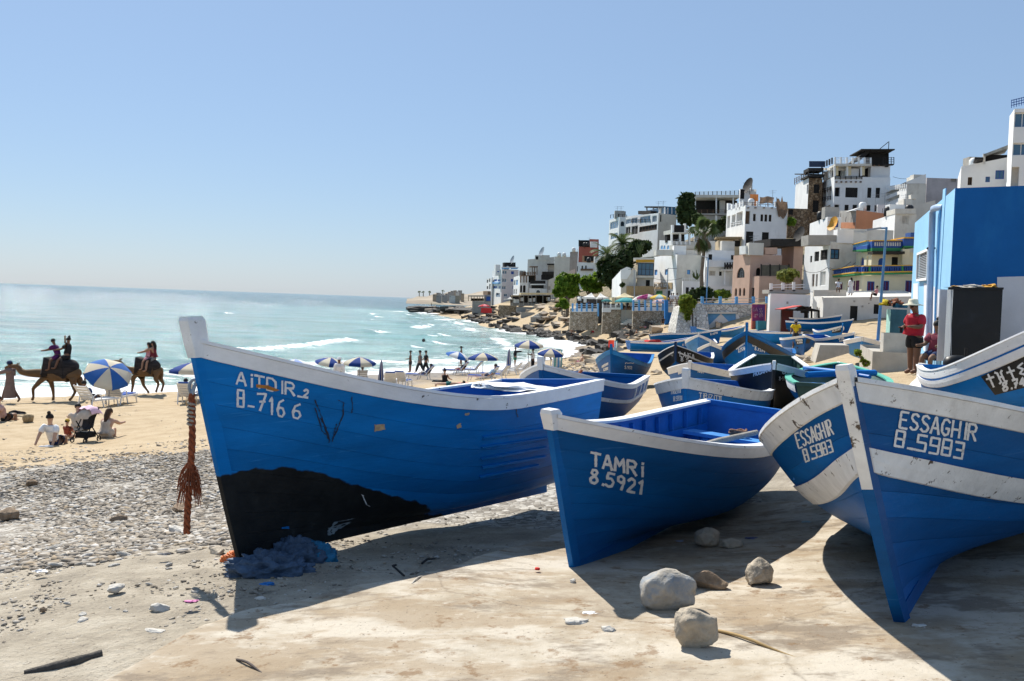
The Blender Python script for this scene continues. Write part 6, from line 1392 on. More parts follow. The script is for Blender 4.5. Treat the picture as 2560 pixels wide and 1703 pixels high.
def parasol(name, label, P, r, h, mats, n=8, tilt=(0, 0), sag=.34, group='beach umbrellas', pole=None, folded=False):
 """sun umbrella standing at P; panels alternate through mats"""
 root = thing(name, label, 'umbrella', P, random.uniform(0, .6), group)
 T = Matrix.Rotation(tilt[0], 3, 'X') @ Matrix.Rotation(tilt[1], 3, 'Y')
 top = Vector((0, 0, h))
 mb = MB(); mb.tube([Vector((0, 0, -.3)), Vector((0, 0, h * .62)), top], .022 if r < 1.6 else .035, 6); mb.build('pole', pole or METAL, root)
 if folded:
  for k in range(n):
   mb = MB(); a0, a1 = 2 * math.pi * k / n, 2 * math.pi * (k + 1) / n
   prof = [(0.02, h), (.07, h - .25), (.13, h - .9), (.15, h - 1.3), (.10, h - 1.45)]
   mb.grid([[Vector((q * math.cos(a) * (1.25 if j == 1 else 1), q * math.sin(a) * (1.25 if j == 1 else 1), z)) for j, a in enumerate((a0, (a0 + a1) / 2, a1))] for q, z in prof]); mb.build('canopy_panel', mats[k % len(mats)], root)
  return root
 for k in range(n):
  mb = MB(); a0, a1 = 2 * math.pi * k / n, 2 * math.pi * (k + 1) / n; rows_ = []
  for t in (0, .25, .5, .75, 1.0):
   row = []
   for j in range(4):
    a = a0 + (a1 - a0) * j / 3; q = r * t * (1 - .05 * math.sin(math.pi * j / 3) * t); row.append(T @ Vector((q * math.cos(a), q * math.sin(a), -sag * r * t ** 1.7)) + top)
   rows_.append(row)
  rows_.append([T @ Vector(((T.inverted() @ (p - top)).x * 1.0, (T.inverted() @ (p - top)).y * 1.0, (T.inverted() @ (p - top)).z - .13)) + top for p in rows_[-1]])
  mb.grid(rows_); mb.build('canopy_panel', mats[k % len(mats)], root)
 mb = MB()
 for k in range(n):
  a = 2 * math.pi * k / n; mb.beam(T @ Vector((0, 0, -.02)) + top, T @ Vector((r * math.cos(a), r * math.sin(a), -sag * r - .02)) + top, .012, .012)
 mb.build('ribs', METAL, root); mb = MB(); mb.tube([top, T @ Vector((0, 0, .1)) + top], [.03, .012], 6); mb.build('finial', METAL, root)
 return root
UW = mat('umbrella_cream', (.72, .66, .52), rough=.9, var=.05, vs=2, trans=.35); UB = mat('umbrella_navy', (.012, .05, .24), rough=.9, var=.1, vs=2, trans=.2); UBL = mat('umbrella_blue', (.03, .13, .42), rough=.9, var=.1, vs=2, trans=.25)
UM = mat('umbrella_magenta', (.30, .02, .14), rough=.9, var=.1, trans=.25); UY = mat('umbrella_yellow', (.70, .48, .08), rough=.9, var=.1, trans=.25); UT = mat('umbrella_teal', (.06, .34, .36), rough=.9, var=.1, trans=.25); UR = mat('umbrella_red', (.60, .05, .06), rough=.9, var=.1, trans=.25); UGY = mat('umbrella_grey', (.55, .52, .50), rough=.9, trans=.25)
def up_at(r, X, Y, D, rr, hh, label, mats, **k):
 P = pix(*rg(r, X, Y), D); return parasol('umbrella', label, (P.x, P.y, P.z - hh), rr, hh, mats, **k)
up_at('s', 2120, 462, 139, 1.3, 2.6, 'grey white cafe umbrella beside the magenta one', [UGY, CLOTHW], group='cafe umbrellas', tilt=(.1, -.3))
up_at('s', 2280, 436, 138, 1.6, 2.6, 'magenta cafe umbrella behind the sea wall', [UM, UM, UGY], group='cafe umbrellas')
up_at('q', 225, 755, 137, 1.5, 2.4, 'yellow and pale blue striped cafe umbrella under the shop sign', [UY, mat('umbrella_pale', (.42, .62, .66), rough=.9, trans=.3)], group='cafe umbrellas')
up_at('q', 255, 845, 134, 1.3, 1.6, 'pale pink cafe umbrella just behind the sea wall', [mat('umbrella_pink', (.70, .50, .50), rough=.9, trans=.3)], group='cafe umbrellas')
up_at('s', 1850, 500, 142, 1.7, 2.0, 'teal cafe umbrella under the cream awning', [UT], group='cafe umbrellas')
up_at('s', 1465, 530, 145, .8, 1.8, 'small dark teal cafe umbrella under the white tents', [mat('umbrella_dteal', (.02, .16, .16), rough=.9)], group='cafe umbrellas')
# restaurant terrace farther left
tr_ = Bld('restaurant', 'waterside restaurant terrace with pale canopy roof and dark inside', 'u', 1440, 1215, 1450, 240, 2, 880, 1448, CONC, CONC, cat='restaurant', group=None)
tr0 = Bld('', '', 'u', 890, 1245, 1460, 242, 2, 880, 1450, CONC, CONC, root=tr_.root); tr0.wmesh(); tr_.wmesh()
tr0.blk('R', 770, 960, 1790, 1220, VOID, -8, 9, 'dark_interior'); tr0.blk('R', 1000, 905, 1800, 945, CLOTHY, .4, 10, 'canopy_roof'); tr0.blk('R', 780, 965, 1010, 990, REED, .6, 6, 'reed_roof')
for X in (790, 960, 1070, 1180, 1270, 1370, 1540, 1770): tr0.blk('R', X - 6, 940, X + 6, 1225, WOOD, .2, 0, 'post')
for y in (1155, 1185, 1215): tr0.blk('R', 740, y, 1430, y + 9, WALLO, .3, 0, 'rail_bar')
for X, y in ((1010, 1020), (1210, 1040), (1300, 1030), (840, 1060), (900, 1060), (1660, 1010)): tr0.blk('R', X, y, X + 55, y + 90, CLOTHW, -6, .2, 'pale_panel')
canopy('canopy', 'small white sloping awning beside the waterside terrace', 245, 'u', ((580, 1050), (850, 1045)), (740, 1000), CLOTHW)
wallb('tall dark rubble sea wall below the blue windowed hotel', 'u', 455, 1205, 1480, 252, 0, 445, 892, STONE, name='sea_wall').wmesh()
wc = wallb('sloped grey concrete sea wall under the waterside terrace', 'u', 1000, 1375, 1570, 225, 2, 990, 1330, CONC); wc.wmesh()
stp = thing('stairway', 'stone steps leading up beside the dark parked bundle on the beach', 'stairs', pix(*rg('u', 1500, 1560), 215), 0)
for k in range(7):
 mb = MB(); A0 = pix(*rg('u', 1240 + k * 48, 1560 - k * 26), 215 + k * 1.6) - stp.location; B0 = pix(*rg('u', 1740 + k * 5, 1560 - k * 26), 215 + k * 1.6) - stp.location
 mb.box((A0.x, A0.y, A0.z - 1), (B0.x, A0.y + 3, A0.z + .55)); mb.build('step', WALLO if k % 2 else CONC, stp)
pr = wallb('old stone pier block with timber shelter at the water edge', 'v', 1675, 810, 1260, 315, 12, 1515, 2200, STONE, CONC, name='pier', deep=3); pr.wmesh()
pr.blk('R', 1570, 655, 2010, 690, WOOD, 1, 6, 'shelter_roof')
for X in (1580, 1660, 1740, 1830, 1900, 1980): pr.blk('R', X - 8, 690, X + 8, 815, BROWNW, .2, .2, 'shelter_post')
pr.blk('R', 2020, 640, 2200, 830, CONC, -1, 4, 'back_room'); pr.blk('R', 2080, 690, 2200, 810, BTRIM, -.8, 0, 'blue_door'); pr.blk('R', 1640, 740, 2010, 812, VOID, -3, 4, 'dark_interior')
up_at('v', 2030, 905, 300, 1.9, 2.6, 'faded red umbrella on the rocks by the pier', [UR, mat('umbrella_rose', (.66, .22, .24), rough=.9)], group=None)
mb = MB(); q_ = pix(*rg('v', 2080, 1150), 298); mb.box((-1.6, -.8, 0), (1.6, .8, 1.5)); o_ = mb.build('drinks_cooler', mat('cooler_red', (.60, .03, .03), rough=.5)); o_.location = q_; tag(o_, 'red drinks cooler box under the faded red umbrella', 'cooler')
# lamp posts
def lamp_post(label, base, top, arm, m, r=.06):
 o = Vector(base); root = thing('lamp_post', label, 'lamp post', o, 0)
 mb = MB(); mb.tube([Vector((0, 0, -.4)), Vector(top) - o], [r, r * .62], 8); mb.build('post', m, root); mb = MB(); mb.tube([Vector(top) - o - Vector((0, 0, .05)), Vector(arm) - o], r * .5, 6); mb.build('arm', m, root)
 mb = MB(); d = (Vector(arm) - Vector(top)).normalized(); mb.beam(Vector(arm) - o - d * .1, Vector(arm) - o + d * .55, .18, .08); mb.build('lamp_head', METAL, root); return root
PBL = mat('post_blue', (.10, .24, .42), rough=.6, var=.15, vs=2, chip=(.45, .45, .42), ca=.3)
b_ = pix(2193, 845, 45); lamp_post('tall leaning pale blue lamp post behind the beached boats', (b_.x, b_.y, gz(b_.x, b_.y)), pix(2216.5, 568, 45), pix(2196, 571, 45), PBL, .085)
lamp_post('slender pale lamp post on the whitewashed rubble wall', pix(*rg('q', 1143, 915), 116), pix(*rg('q', 1183, 40), 116), pix(*rg('q', 1150, 30), 116), PBL, .09)
lamp_post('slender lamp post in front of the plank shop sign', pix(*rg('q', 372, 870), 134), pix(*rg('q', 392, 235), 134), pix(*rg('q', 495, 245), 134), METAL, .08)
lamp_post('slender lamp post left of the glass fronted room', pix(*rg('m', 482, 1380), 140), pix(*rg('m', 478, 1045), 140), pix(*rg('m', 455, 1050), 140), METAL, .08)
# ---------------------------------------------------------------- blue building, slab, nearby clutter
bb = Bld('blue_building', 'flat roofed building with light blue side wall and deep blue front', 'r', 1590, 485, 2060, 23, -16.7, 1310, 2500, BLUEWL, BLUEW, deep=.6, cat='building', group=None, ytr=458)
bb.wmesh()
def slab_on(f, b, pts, m, out, name):
 mb = MB(); n = len(pts); v = [fp(b, f, x, y, out) for x, y in pts] + [fp(b, f, x, y, -.01) for x, y in pts]
 mb.add(v, [tuple(range(n)), tuple(range(2 * n - 1, n - 1, -1))] + [(i, (i + 1) % n, n + (i + 1) % n, n + i) for i in range(n)]); return mb.build(name, m, b.root)
WDADO = mat('dado_white', (.66, .67, .70), rough=.9, var=.08, vs=1.2, bump=.25, bs=9, stain=(.42, .43, .46), sa=.35, ssc=1.0)
slab_on(bb.R, bb, [(1533, 1432), (1700, 1440), (1700, 2100), (1500, 2100)], WDADO, .012, 'dado'); slab_on(bb.R, bb, [(2065, 1318), (2400, 1308), (2400, 2100), (2065, 2100)], WDADO, .012, 'dado'); slab_on(bb.R, bb, [(1700, 1440), (2065, 1450), (2065, 2100), (1700, 2100)], WDADO, .010, 'dado')
slab_on(bb.L, bb, [(1285, 1378), (1330, 1375), (1325, 2000), (1270, 1960)], WDADO, .012, 'dado'); slab_on(bb.L, bb, [(1385, 1372), (1532, 1430), (1500, 2100), (1378, 2000)], WDADO, .012, 'dado')
slab_on(bb.L, bb, [(1565, 500), (1589, 487), (1534, 1430), (1500, 1430)], BLUEWL, .015, 'corner_strip')
# grille with slats
fr_ = [(1345, 1105), (1447, 1062), (1435, 1335), (1338, 1348)]
gb = MB(); gp = [fp(bb, bb.L, x, y, .06) for x, y in fr_]
for a, c in zip(gp, gp[1:] + gp[:1]): gb.beam(a, c, .07, .07, up=bb.L.n)
gb.build('grille_frame', WALLW, bb.root)
for k in range(16):
 t = (k + .7) / 16.6; mb = MB(); mb.beam(gp[0].lerp(gp[3], t) - bb.L.n * .02, gp[1].lerp(gp[2], t) - bb.L.n * .02, .05, .012, up=(bb.L.n + Vector((0, 0, 1)))); mb.build('slat', METAL, bb.root)
slab_on(bb.L, bb, [(1350, 1108), (1442, 1068), (1430, 1330), (1343, 1342)], CONC, .015, 'grille_back')
mb = MB(); mb.tube([fp(bb, bb.L, 1555, 668, -.02), fp(bb, bb.L, 1545, 668, .1), fp(bb, bb.L, 1522, 680, .13), fp(bb, bb.L, 1512, 720, .13), fp(bb, bb.L, 1500, 1050, .13), fp(bb, bb.L, 1485, 1568, .13), fp(bb, bb.L, 1475, 2060, .13)], .085, 10); mb.build('drain_pipe', mat('pipe_grey_blue', (.30, .40, .55), rough=.45, var=.1), bb.root)
mb = MB(); mb.tube([fp(bb, bb.L, 1553, 690, .05), fp(bb, bb.L, 1532, 1100, .05), fp(bb, bb.L, 1510, 1568, .05), fp(bb, bb.L, 1500, 2050, .05)], .03, 8); mb.build('thin_pipe', BTRIML, bb.root)
mb = MB(); mb.obox(fp(bb, bb.L, 1497, 1050, .13), bb.L.d * .1, bb.L.n * .1, (0, 0, .02)); mb.build('pipe_clip', DARKW, bb.root)
# black steel cabinet
cbm = mat('cabinet_black', (.008, .009, .010), rough=.45, var=.4, vs=2, bump=.1, stain=(.02, .025, .035), sa=.4, ssc=1.2)
cb = Bld('steel_cabinet', 'tall black steel cabinet against the blue front wall', 'z8', 1712, 212, 845, 21.4, -16.7, 1695, 2170, METAL, cbm, deep=.3, cat='cabinet', group=None, ytr=208); cb.L.len = 1.0; cb.wmesh()
cb.blk('R', 1700, 204, 2178, 222, cbm, .04, .05, 'top_rim'); cb.blk('R', 1722, 230, 1728, 840, METAL, .02, 0, 'door_edge')
def blob(P, sx, sy, sz, seed, m, name, label, cat, rough_=.25, n=3, flat_=0.0, group=None, parent=None, sharp=1.0):
 """lumpy closed mesh: rock, bundle or rag"""
 bm = bmesh.new(); bmesh.ops.create_icosphere(bm, subdivisions=n, radius=1)
 for v in bm.verts:
  d = v.co.normalized(); k = 1 + rough_ * noise.fractal(d * 1.3 + Vector((seed, seed * 1.7, 0)), 1, 2.1, 4) + rough_ * .5 * (noise.cell(d * 2.1 * sharp + Vector((seed, 0, 0))) - .5)
  v.co = Vector((d.x * sx * k, d.y * sy * k, max(d.z * sz * k, -flat_ * sz)))
 me = bpy.data.meshes.new(name); bm.to_mesh(me); bm.free()
 for p in me.polygons: p.use_smooth = False
 me.materials.append(m); o = bpy.data.objects.new(name, me); COL.objects.link(o); o.location = P
 if parent is not None: o.parent = parent
 elif label: tag(o, label, cat, group)
 return o
RAG = mat('rag_canvas', (.50, .46, .40), rough=.9, var=.2, vs=4, bump=.3, bs=9); RAGO = mat('rag_orange', (.50, .27, .04), rough=.9, var=.2, vs=4)
_q = cb.root.location + fp(cb, cb.R, 1930, 206, -.35); blob(_q, .5, .26, .06, 3, RAG, 'folded_tarp', 'pale crumpled tarp lying on the black cabinet', 'tarp', .5, 4)
_q = cb.root.location + fp(cb, cb.R, 2075, 200, -.3); blob(_q, .16, .2, .07, 5, RAGO, 'folded_cloth', 'orange cloth on the right end of the black cabinet', 'cloth', .5, 3)
_q = cb.root.location + fp(cb, cb.R, 1775, 206, -.3); blob(_q, .12, .15, .05, 8, RAGO, 'folded_cloth', 'small orange cloth on the left end of the black cabinet', 'cloth', .5, 3)
# outboard motor
om = on_ground(2390, 912); om = pix(2392, 905, 20.2); en = thing('outboard_motor', 'black outboard motor standing on the ground before the black cabinet', 'motor', (om.x, om.y, gz(om.x, om.y)), .3)
mb = MB(); mb.grid([[Vector((.30 * k * math.cos(a), .20 * k * math.sin(a), z)) for a in np.linspace(0, 2 * math.pi, 13)[:-1]] for z, k in ((.42, .6), (.46, 1), (.66, 1.0), (.76, .85), (.80, .4), (.805, .02))], closed=True); mb.build('cowling', cbm, en)
mb = MB(); mb.tube([(0, 0, .45), (.05, 0, .15)], [.1, .06], 8); mb.build('leg', cbm, en); mb = MB(); mb.box((-.2, -.14, 0), (.24, .14, .14)); mb.build('stand', DARKW, en); mb = MB(); mb.tube([(.28, .1, .1), (.3, .1, .95)], .03, 6); mb.build('tiller', DARKW, en)
# concrete slab, blocks
SLABT = mat('slab_concrete', (.42, .39, .34), rough=.92, var=.14, vs=2, bump=.35, bs=14, stain=(.25, .23, .21), sa=.5, ssc=1.2)
Bld('concrete_slab', 'low grey concrete slab where the person in red stands', 'z8', 1040, 757, 890, 27.5, -17, 932, 1600, SLABT, SLABT, deep=.5, cat='slab', group=None, ytl=692).wmesh()
Bld('concrete_block', 'grey concrete block step on the back of the slab', 'z8', 1138, 602, 715, 31, -17, 1112, 1420, SLABT, SLABT, deep=.5, cat='block', group=None).wmesh()
wq = [pix(*rg('z8', x, y), 36) for x, y in ((590, 702), (838, 706), (842, 772), (548, 858))]
mb = MB(); o_ = wq[3].copy(); mb.add([p - o_ for p in wq] + [p - o_ + Vector((.3, 1.6, .02)) for p in wq], [(3, 2, 1, 0), (4, 5, 6, 7), (0, 1, 5, 4), (1, 2, 6, 5), (3, 0, 4, 7), (2, 3, 7, 6)]); ob_ = mb.build('concrete_block', SLABT); ob_.location = o_; tag(ob_, 'sloping grey concrete block half sunk in the sand', 'block')
# net bin
nb = Bld('net_bin', 'worn turquoise bin piled with fishing nets beside the lamp post', 'z8', 1192, 392, 600, 36, -10, 1165, 1340, mat('bin_mint', (.32, .55, .48), rough=.8, var=.15, vs=3), mat('bin_teal', (.04, .12, .15), rough=.8, var=.4, vs=1.5), deep=.6, cat='bin', group=None); nb.wmesh()
for i, (x, y, m_) in enumerate(((1185, 360, mat('net_yellow', (.62, .48, .03), rough=.9)), (1225, 365, mat('net_brown', (.22, .09, .05), rough=.95, var=.4, vs=14, bump=.6)), (1265, 350, mat('net_brown', (.22, .09, .05))), (1290, 380, mat('net_blue', (.05, .2, .3), rough=.95)))):
 _q = nb.root.location + fp(nb, nb.R, x, y, -.5); blob(_q, .24, .3, .2, 20 + i, m_, 'fishing_net', ('yellow net float bag at the left of the bin top', 'brown tangled net on the bin, second from the left', 'brown tangled net bulging highest on the bin', 'blue net at the right end of the bin top')[i], 'net', .9, 3)
# ---------------------------------------------------------------- plants
LEAF = mat('leaf_bright', (.15, .24, .025), rough=.6, var=.45, vs=1.2, spec=.25, trans=.5); LEAFD = mat('leaf_dark', (.045, .068, .022), rough=.7, var=.5, vs=1.0, spec=.2, trans=.3); LEAFV = mat('leaf_vine', (.19, .25, .03), rough=.65, var=.45, vs=1.5, trans=.45); LEAFP = mat('leaf_palm', (.085, .12, .035), rough=.6, var=.4, vs=1.5, trans=.35); LEAFPD = mat('leaf_palm_dry', (.16, .12, .07), rough=.8, var=.4, vs=2)
BARK = mat('bark', (.17, .13, .095), rough=.95, var=.3, vs=4, bump=.6, bs=12)
def leafcloud(mb, ells, n, size, seed=1):
 g = np.random.default_rng(seed)
 w = np.array([e[3] * e[4] * e[5] for e in ells]) ** .7; w = w / w.sum()
 nc = max(8, n // 14)
 ce = g.choice(len(ells), nc, p=w)
 d = g.normal(size=(nc, 3)); d /= np.linalg.norm(d, axis=1)[:, None]
 rr_ = g.uniform(.35, 1.0, nc) ** .5
 E = np.array(ells)[ce]; C = E[:, :3] + d * rr_[:, None] * E[:, 3:6]
 k = g.integers(0, nc, n)
 P = C[k] + g.normal(size=(n, 3)) * E[k][:, 3:6] * .13
 out = P - E[k][:, :3]
 nr = out / (np.linalg.norm(out, axis=1)[:, None] + 1e-6) + g.normal(size=(n, 3)) * .75 + np.array([0, 0, .35])
 nr /= np.linalg.norm(nr, axis=1)[:, None]
 a = np.cross(nr, g.normal(size=(n, 3))); a /= np.linalg.norm(a, axis=1)[:, None]; b = np.cross(nr, a)
 s = size * g.uniform(.6, 1.4, n)[:, None]
 V = np.stack([P - a * s, P + b * s * .55, P + a * s, P - b * s * .55], 1).reshape(-1, 3)
 o = len(mb.v); mb.v.extend(map(tuple, V)); mb.f.extend([(o + 4 * i, o + 4 * i + 1, o + 4 * i + 2, o + 4 * i + 3) for i in range(n)]); mb.m.extend([0] * n); mb.smooth.extend([False] * n)
def tree(name, label, r, D, base, ells, n, size, m=LEAF, trunk=None, cat='tree', seed=1, group=None, core=True):
 """crown ellipses in photo coordinates (cx, cy, rx, ry [, depth])"""
 B = pix(*rg(r, *base), D); root = thing(name, label, cat, B, 0, group); sc = D / FPX / REG[r][2]
 L_ = []
 for e in ells:
  c = pix(*rg(r, e[0], e[1]), D + (e[4] if len(e) > 4 else 0)) - B; L_.append((c.x, c.y, c.z, e[2] * sc, e[2] * sc * .9, e[3] * sc))
 mb = MB(); leafcloud(mb, L_, n, size, seed); cr = mb.build('crown', m, root)
 mb = MB()
 if trunk:
  mb.tube([Vector((0, 0, -1)), Vector((.1, 0, L_[0][2] * .5)), Vector(L_[0][:3])], [trunk, trunk * .8, trunk * .4], 8)
 for e in L_:
  mb.tube([Vector((0, 0, L_[0][2] * .35)), Vector(e[:3]) * .6, Vector(e[:3])], [(trunk or .08) * .6, (trunk or .08) * .4, .03], 6)
 mb.build('trunk', BARK, root)
 return root
tree('round_tree', 'large round bright green tree in front of the cream wall', 's', 185, (690, 760), [(650, 250, 190, 150), (560, 380, 130, 110), (780, 330, 140, 150), (640, 120, 130, 90), (480, 400, 70, 70), (850, 120, 90, 80), (520, 170, 70, 70)], 5200, .42, trunk=.35, seed=3)
tree('round_tree', 'smaller round bright green tree touching the large one', 's', 190, (1100, 620), [(1250, 180, 170, 130), (1120, 260, 120, 110), (1330, 250, 100, 110), (1020, 180, 80, 90), (1230, 330, 140, 60)], 3600, .42, trunk=.3, seed=4)
tree('shrub', 'pale green bush at the foot of the large round tree', 's', 176, (640, 740), [(640, 640, 80, 90), (510, 660, 55, 30), (600, 580, 60, 50)], 900, .3, trunk=.08, seed=5, cat='bush')
tree('shrub', 'dark overgrown thicket below the two date palms', 'm', 186, (200, 1220), [(200, 1120, 120, 130), (330, 1010, 130, 100), (430, 900, 120, 90), (120, 1050, 60, 90), (560, 800, 110, 70), (230, 1000, 80, 80)], 5000, .45, LEAFD, seed=6, cat='bush')
tree('shrub', 'big dark shaggy bush beside the rooftop restaurant', 'm', 178, (1060, 560), [(1060, 340, 90, 140), (1080, 460, 95, 90), (1020, 400, 55, 110), (1110, 250, 50, 60)], 4200, .42, LEAFD, seed=7, cat='bush')
tree('shrub', 'dark green bush at the foot of the tall palm', 'q', 117, (1080, 880), [(1050, 700, 120, 90), (1150, 760, 130, 90), (900, 760, 120, 80), (1000, 820, 150, 50), (1200, 690, 60, 60)], 2600, .26, LEAFD, seed=8, cat='bush')
tree('shrub', 'clipped bright green hedge right of the tall palm', 'q', 117, (1450, 830), [(1450, 740, 150, 70), (1370, 760, 80, 70), (1540, 760, 60, 80)], 2000, .22, LEAFV, seed=9, cat='hedge')
tree('vine', 'yellow green creeper hanging down the whitewashed buttress', 'q', 111.5, (760, 1000), [(690, 930, 80, 90), (780, 900, 90, 80), (860, 950, 70, 90), (790, 1060, 80, 90), (770, 1200, 50, 110), (690, 1050, 55, 60), (740, 830, 110, 60)], 3600, .2, LEAFV, seed=10, cat='vine', core=False)
tree('flat_tree', 'small flat topped yellow green tree before the pink house', 't', 103, (690, 660), [(700, 350, 190, 70), (600, 400, 120, 60), (820, 370, 90, 60), (690, 450, 130, 60), (740, 290, 90, 40)], 1900, .2, mat('leaf_lime', (.20, .22, .045), rough=.65, var=.4, vs=1.5, trans=.3), trunk=.1, seed=11)
tree('shrub', 'dark cactus like shrub on the terrace of the rooftop restaurant', 'm', 172, (1470, 600), [(1480, 540, 50, 80), (1440, 580, 40, 50), (1200, 490, 60, 60)], 900, .4, LEAFD, seed=12, cat='bush')
tree('shrub', 'green bush at the corner of the netted white house', 'm', 150, (2260, 550), [(2260, 520, 50, 45)], 400, .3, LEAF, seed=13, cat='bush')
tree('shrub', 'low weeds growing along the concrete slab edge', 'z8', 27.3, (985, 880), [(960, 830, 28, 30), (990, 860, 30, 28), (915, 765, 32, 22)], 500, .05, LEAFV, seed=14, cat='weeds')
tree('shrub', 'pale leafy creeper on the steps by the reed fence', 's', 150, (1770, 290), [(1770, 255, 40, 35)], 250, .25, LEAFD, seed=15, cat='bush')
def cactus(label, r, D, pts, seed):
 B = pix(*rg(r, *pts[0][0]), D); root = thing('cactus', label, 'cactus', B, 0)
 for l in pts:
  mb = MB(); P = [pix(*rg(r, *q), D) - B for q in l]; mb.tube(P, [.09] * (len(P) - 1) + [.03], 6); mb.build('stem', LEAFP, root)
cactus('tall grey green cactus on the lean to balcony', 'q', 140.5, [[(960, 470), (955, 380), (945, 270)], [(950, 440), (900, 380), (875, 290)], [(950, 450), (910, 400), (905, 320)], [(970, 450), (1000, 400), (1020, 340)], [(965, 440), (975, 380), (970, 330)], [(945, 450), (890, 410), (872, 350)]], 1)
cactus('branching bare cactus between the palms and the blue arches', 'm', 170, [[(545, 930), (545, 850), (530, 780)], [(545, 890), (510, 830), (490, 760)], [(545, 880), (575, 830), (585, 770)], [(545, 870), (560, 800), (560, 740)], [(540, 860), (520, 800), (515, 750)]], 2)
def date_palm(label, r, D, base, top, nf, ln, m=LEAFP, seed=1, group='palms on the hillside', tr=.28, droop=1.0):
 g = random.Random(seed); B = pix(*rg(r, *base), D); T = pix(*rg(r, *top), D) - B; root = thing('date_palm', label, 'palm', B, 0, group)
 mb = MB(); mb.tube([Vector((0, 0, -.5)), T * .5 + Vector((.1, 0, 0)), T], [tr * 1.2, tr, tr * 1.1], 9); mb.build('trunk', BARK, root)
 for k in range(nf):
  az = 2 * math.pi * (k / nf) + g.uniform(-.2, .2); el = g.uniform(-.35, 1.25); L_ = ln * g.uniform(.8, 1.1); mb = MB(); n = 9; prev = T.copy(); dirv = Vector((math.cos(az) * math.cos(el), math.sin(az) * math.cos(el), math.sin(el))); pts = [prev]
  for i in range(n):
   dirv = (dirv + Vector((0, 0, -.13 * droop * (1 + i * .12)))).normalized(); prev = prev + dirv * L_ / n; pts.append(prev)
  mb.tube(pts, [.035] * n + [.01], 4, cap=False)
  for i in range(1, n + 1):
   d = (pts[i] - pts[i - 1]).normalized(); sd = d.cross(Vector((0, 0, 1))); sd = sd.normalized() if sd.length > 1e-3 else Vector((1, 0, 0)); w = .75 * math.sin(math.pi * (i + .8) / (n + 2)) * ln / 3.2
   for s_ in (-1, 1):
    for q in (.0, .33, .66):
     p = pts[i - 1].lerp(pts[i], q); tip = p + sd * s_ * w + d * w * .7 - Vector((0, 0, w * .35)); mb.add([p, p + d * .12, tip], [(0, 1, 2)])
  mb.build('frond', m, root)
 return root
date_palm('spreading date palm, left one of the pair above the thicket', 'm', 188, (165, 1010), (165, 900), 26, 3.6, seed=2, tr=.35)
date_palm('spreading date palm, right one of the pair above the thicket', 'm', 190, (345, 960), (340, 770), 28, 3.9, seed=3, tr=.35)
def fan_palm(label, r, D, base, crown, fr, seed=1, skirt=True, group=None, tr=.22):
 g = random.Random(seed); B = pix(*rg(r, *base), D); T = pix(*rg(r, *crown), D) - B; root = thing('fan_palm', label, 'palm', B, 0, group)
 mb = MB(); mb.tube([Vector((0, 0, -1)), T * .33 + Vector((-.12, 0, 0)), T * .66 + Vector((.05, 0, 0)), T], [tr * 1.3, tr, tr * .95, tr * 1.1], 9); mb.build('trunk', BARK, root)
 for k in range(fr):
  az = g.uniform(0, 2 * math.pi); dead = skirt and k > fr * .6; el = g.uniform(-.1, 1.4) if not dead else g.uniform(-1.45, -.75); st = g.uniform(.9, 1.5) * (1 if not dead else .7)
  d = Vector((math.cos(az) * math.cos(el), math.sin(az) * math.cos(el), math.sin(el))); hub = T + d * st + Vector((0, 0, .0 if not dead else -.5)); mb = MB(); mb.tube([T - Vector((0, 0, 0 if not dead else .6)), hub], .02, 4, cap=False)
  sd = d.orthogonal().normalized(); up_ = sd.cross(d); R_ = g.uniform(.75, 1.15)
  for i in range(13):
   a = -1.9 + 3.8 * i / 12; v = (d * math.cos(a) + sd * math.sin(a)).normalized(); w = sd * math.cos(a) - d * math.sin(a); tip = hub + v * R_ - Vector((0, 0, .28 * R_)); mb.add([hub - w * .02, hub + v * R_ * .55 - w * .1, tip, hub + v * R_ * .55 + w * .1], [(0, 1, 2, 3)])
  mb.build('leaf_fan', LEAFPD if dead and g.random() < .6 else LEAFP, root)
 return root
fan_palm('tall fan palm with dry skirt standing before the white houses', 'm', 121, (1248, 1330), (1268, 640), 46, seed=5)
for i, (x, yb, yt) in enumerate(((205, 670, 572), (317, 670, 575), (492, 660, 578), (862, 600, 545))):
 fan_palm('tiny far palm on the headland, number %s from the sea' % ('one', 'two', 'three', 'four')[i], 'v', 1150, (x, yb), (x, yt), 14, seed=20 + i, skirt=False, group='far palms on the headland', tr=.45).scale = (1, 1, 1)
# ---------------------------------------------------------------- rock shelf along the shore
ROCKD = mat('rock_wet_dark', (.050, .045, .040), rough=.75, var=.5, vs=.9, bump=.7, bs=3, stain=(.13, .11, .09), sa=.4, ssc=.8); ROCKP = mat('rock_pale', (.43, .36, .28), rough=.92, var=.18, vs=.6, bump=.6, bs=3, stain=(.22, .18, .14), sa=.35, ssc=.7); ROCKM = mat('rock_mid', (.23, .19, .15), rough=.9, var=.3, vs=.7, bump=.6, bs=3)
def slab_mesh(seed, m):
 g = np.random.default_rng(seed); n = 9; P = []
 for i in range(n + 1):
  t = i / n; w = (.5 + .5 * math.sin(math.pi * min(1, max(0, t * 1.02)))) * g.uniform(.7, 1.2); h0 = g.uniform(.75, 1.15)
  P.append([Vector((t - .5, -.5 * w, -1.2)), Vector((t - .5, -.55 * w, g.uniform(.2, .5) * h0)), Vector((t - .5, -.15 * w, .55 * h0)), Vector((t - .5, .35 * w, .95 * h0)), Vector((t - .5, .55 * w, .8 * h0)), Vector((t - .5, .5 * w, -1.2))])
 mb = MB(); mb.grid(P, sm=False); mb.add(P[0], [(5, 4, 3, 2, 1, 0)]); mb.add(P[-1], [(0, 1, 2, 3, 4, 5)]); return mb.mesh('rock_slab', m)
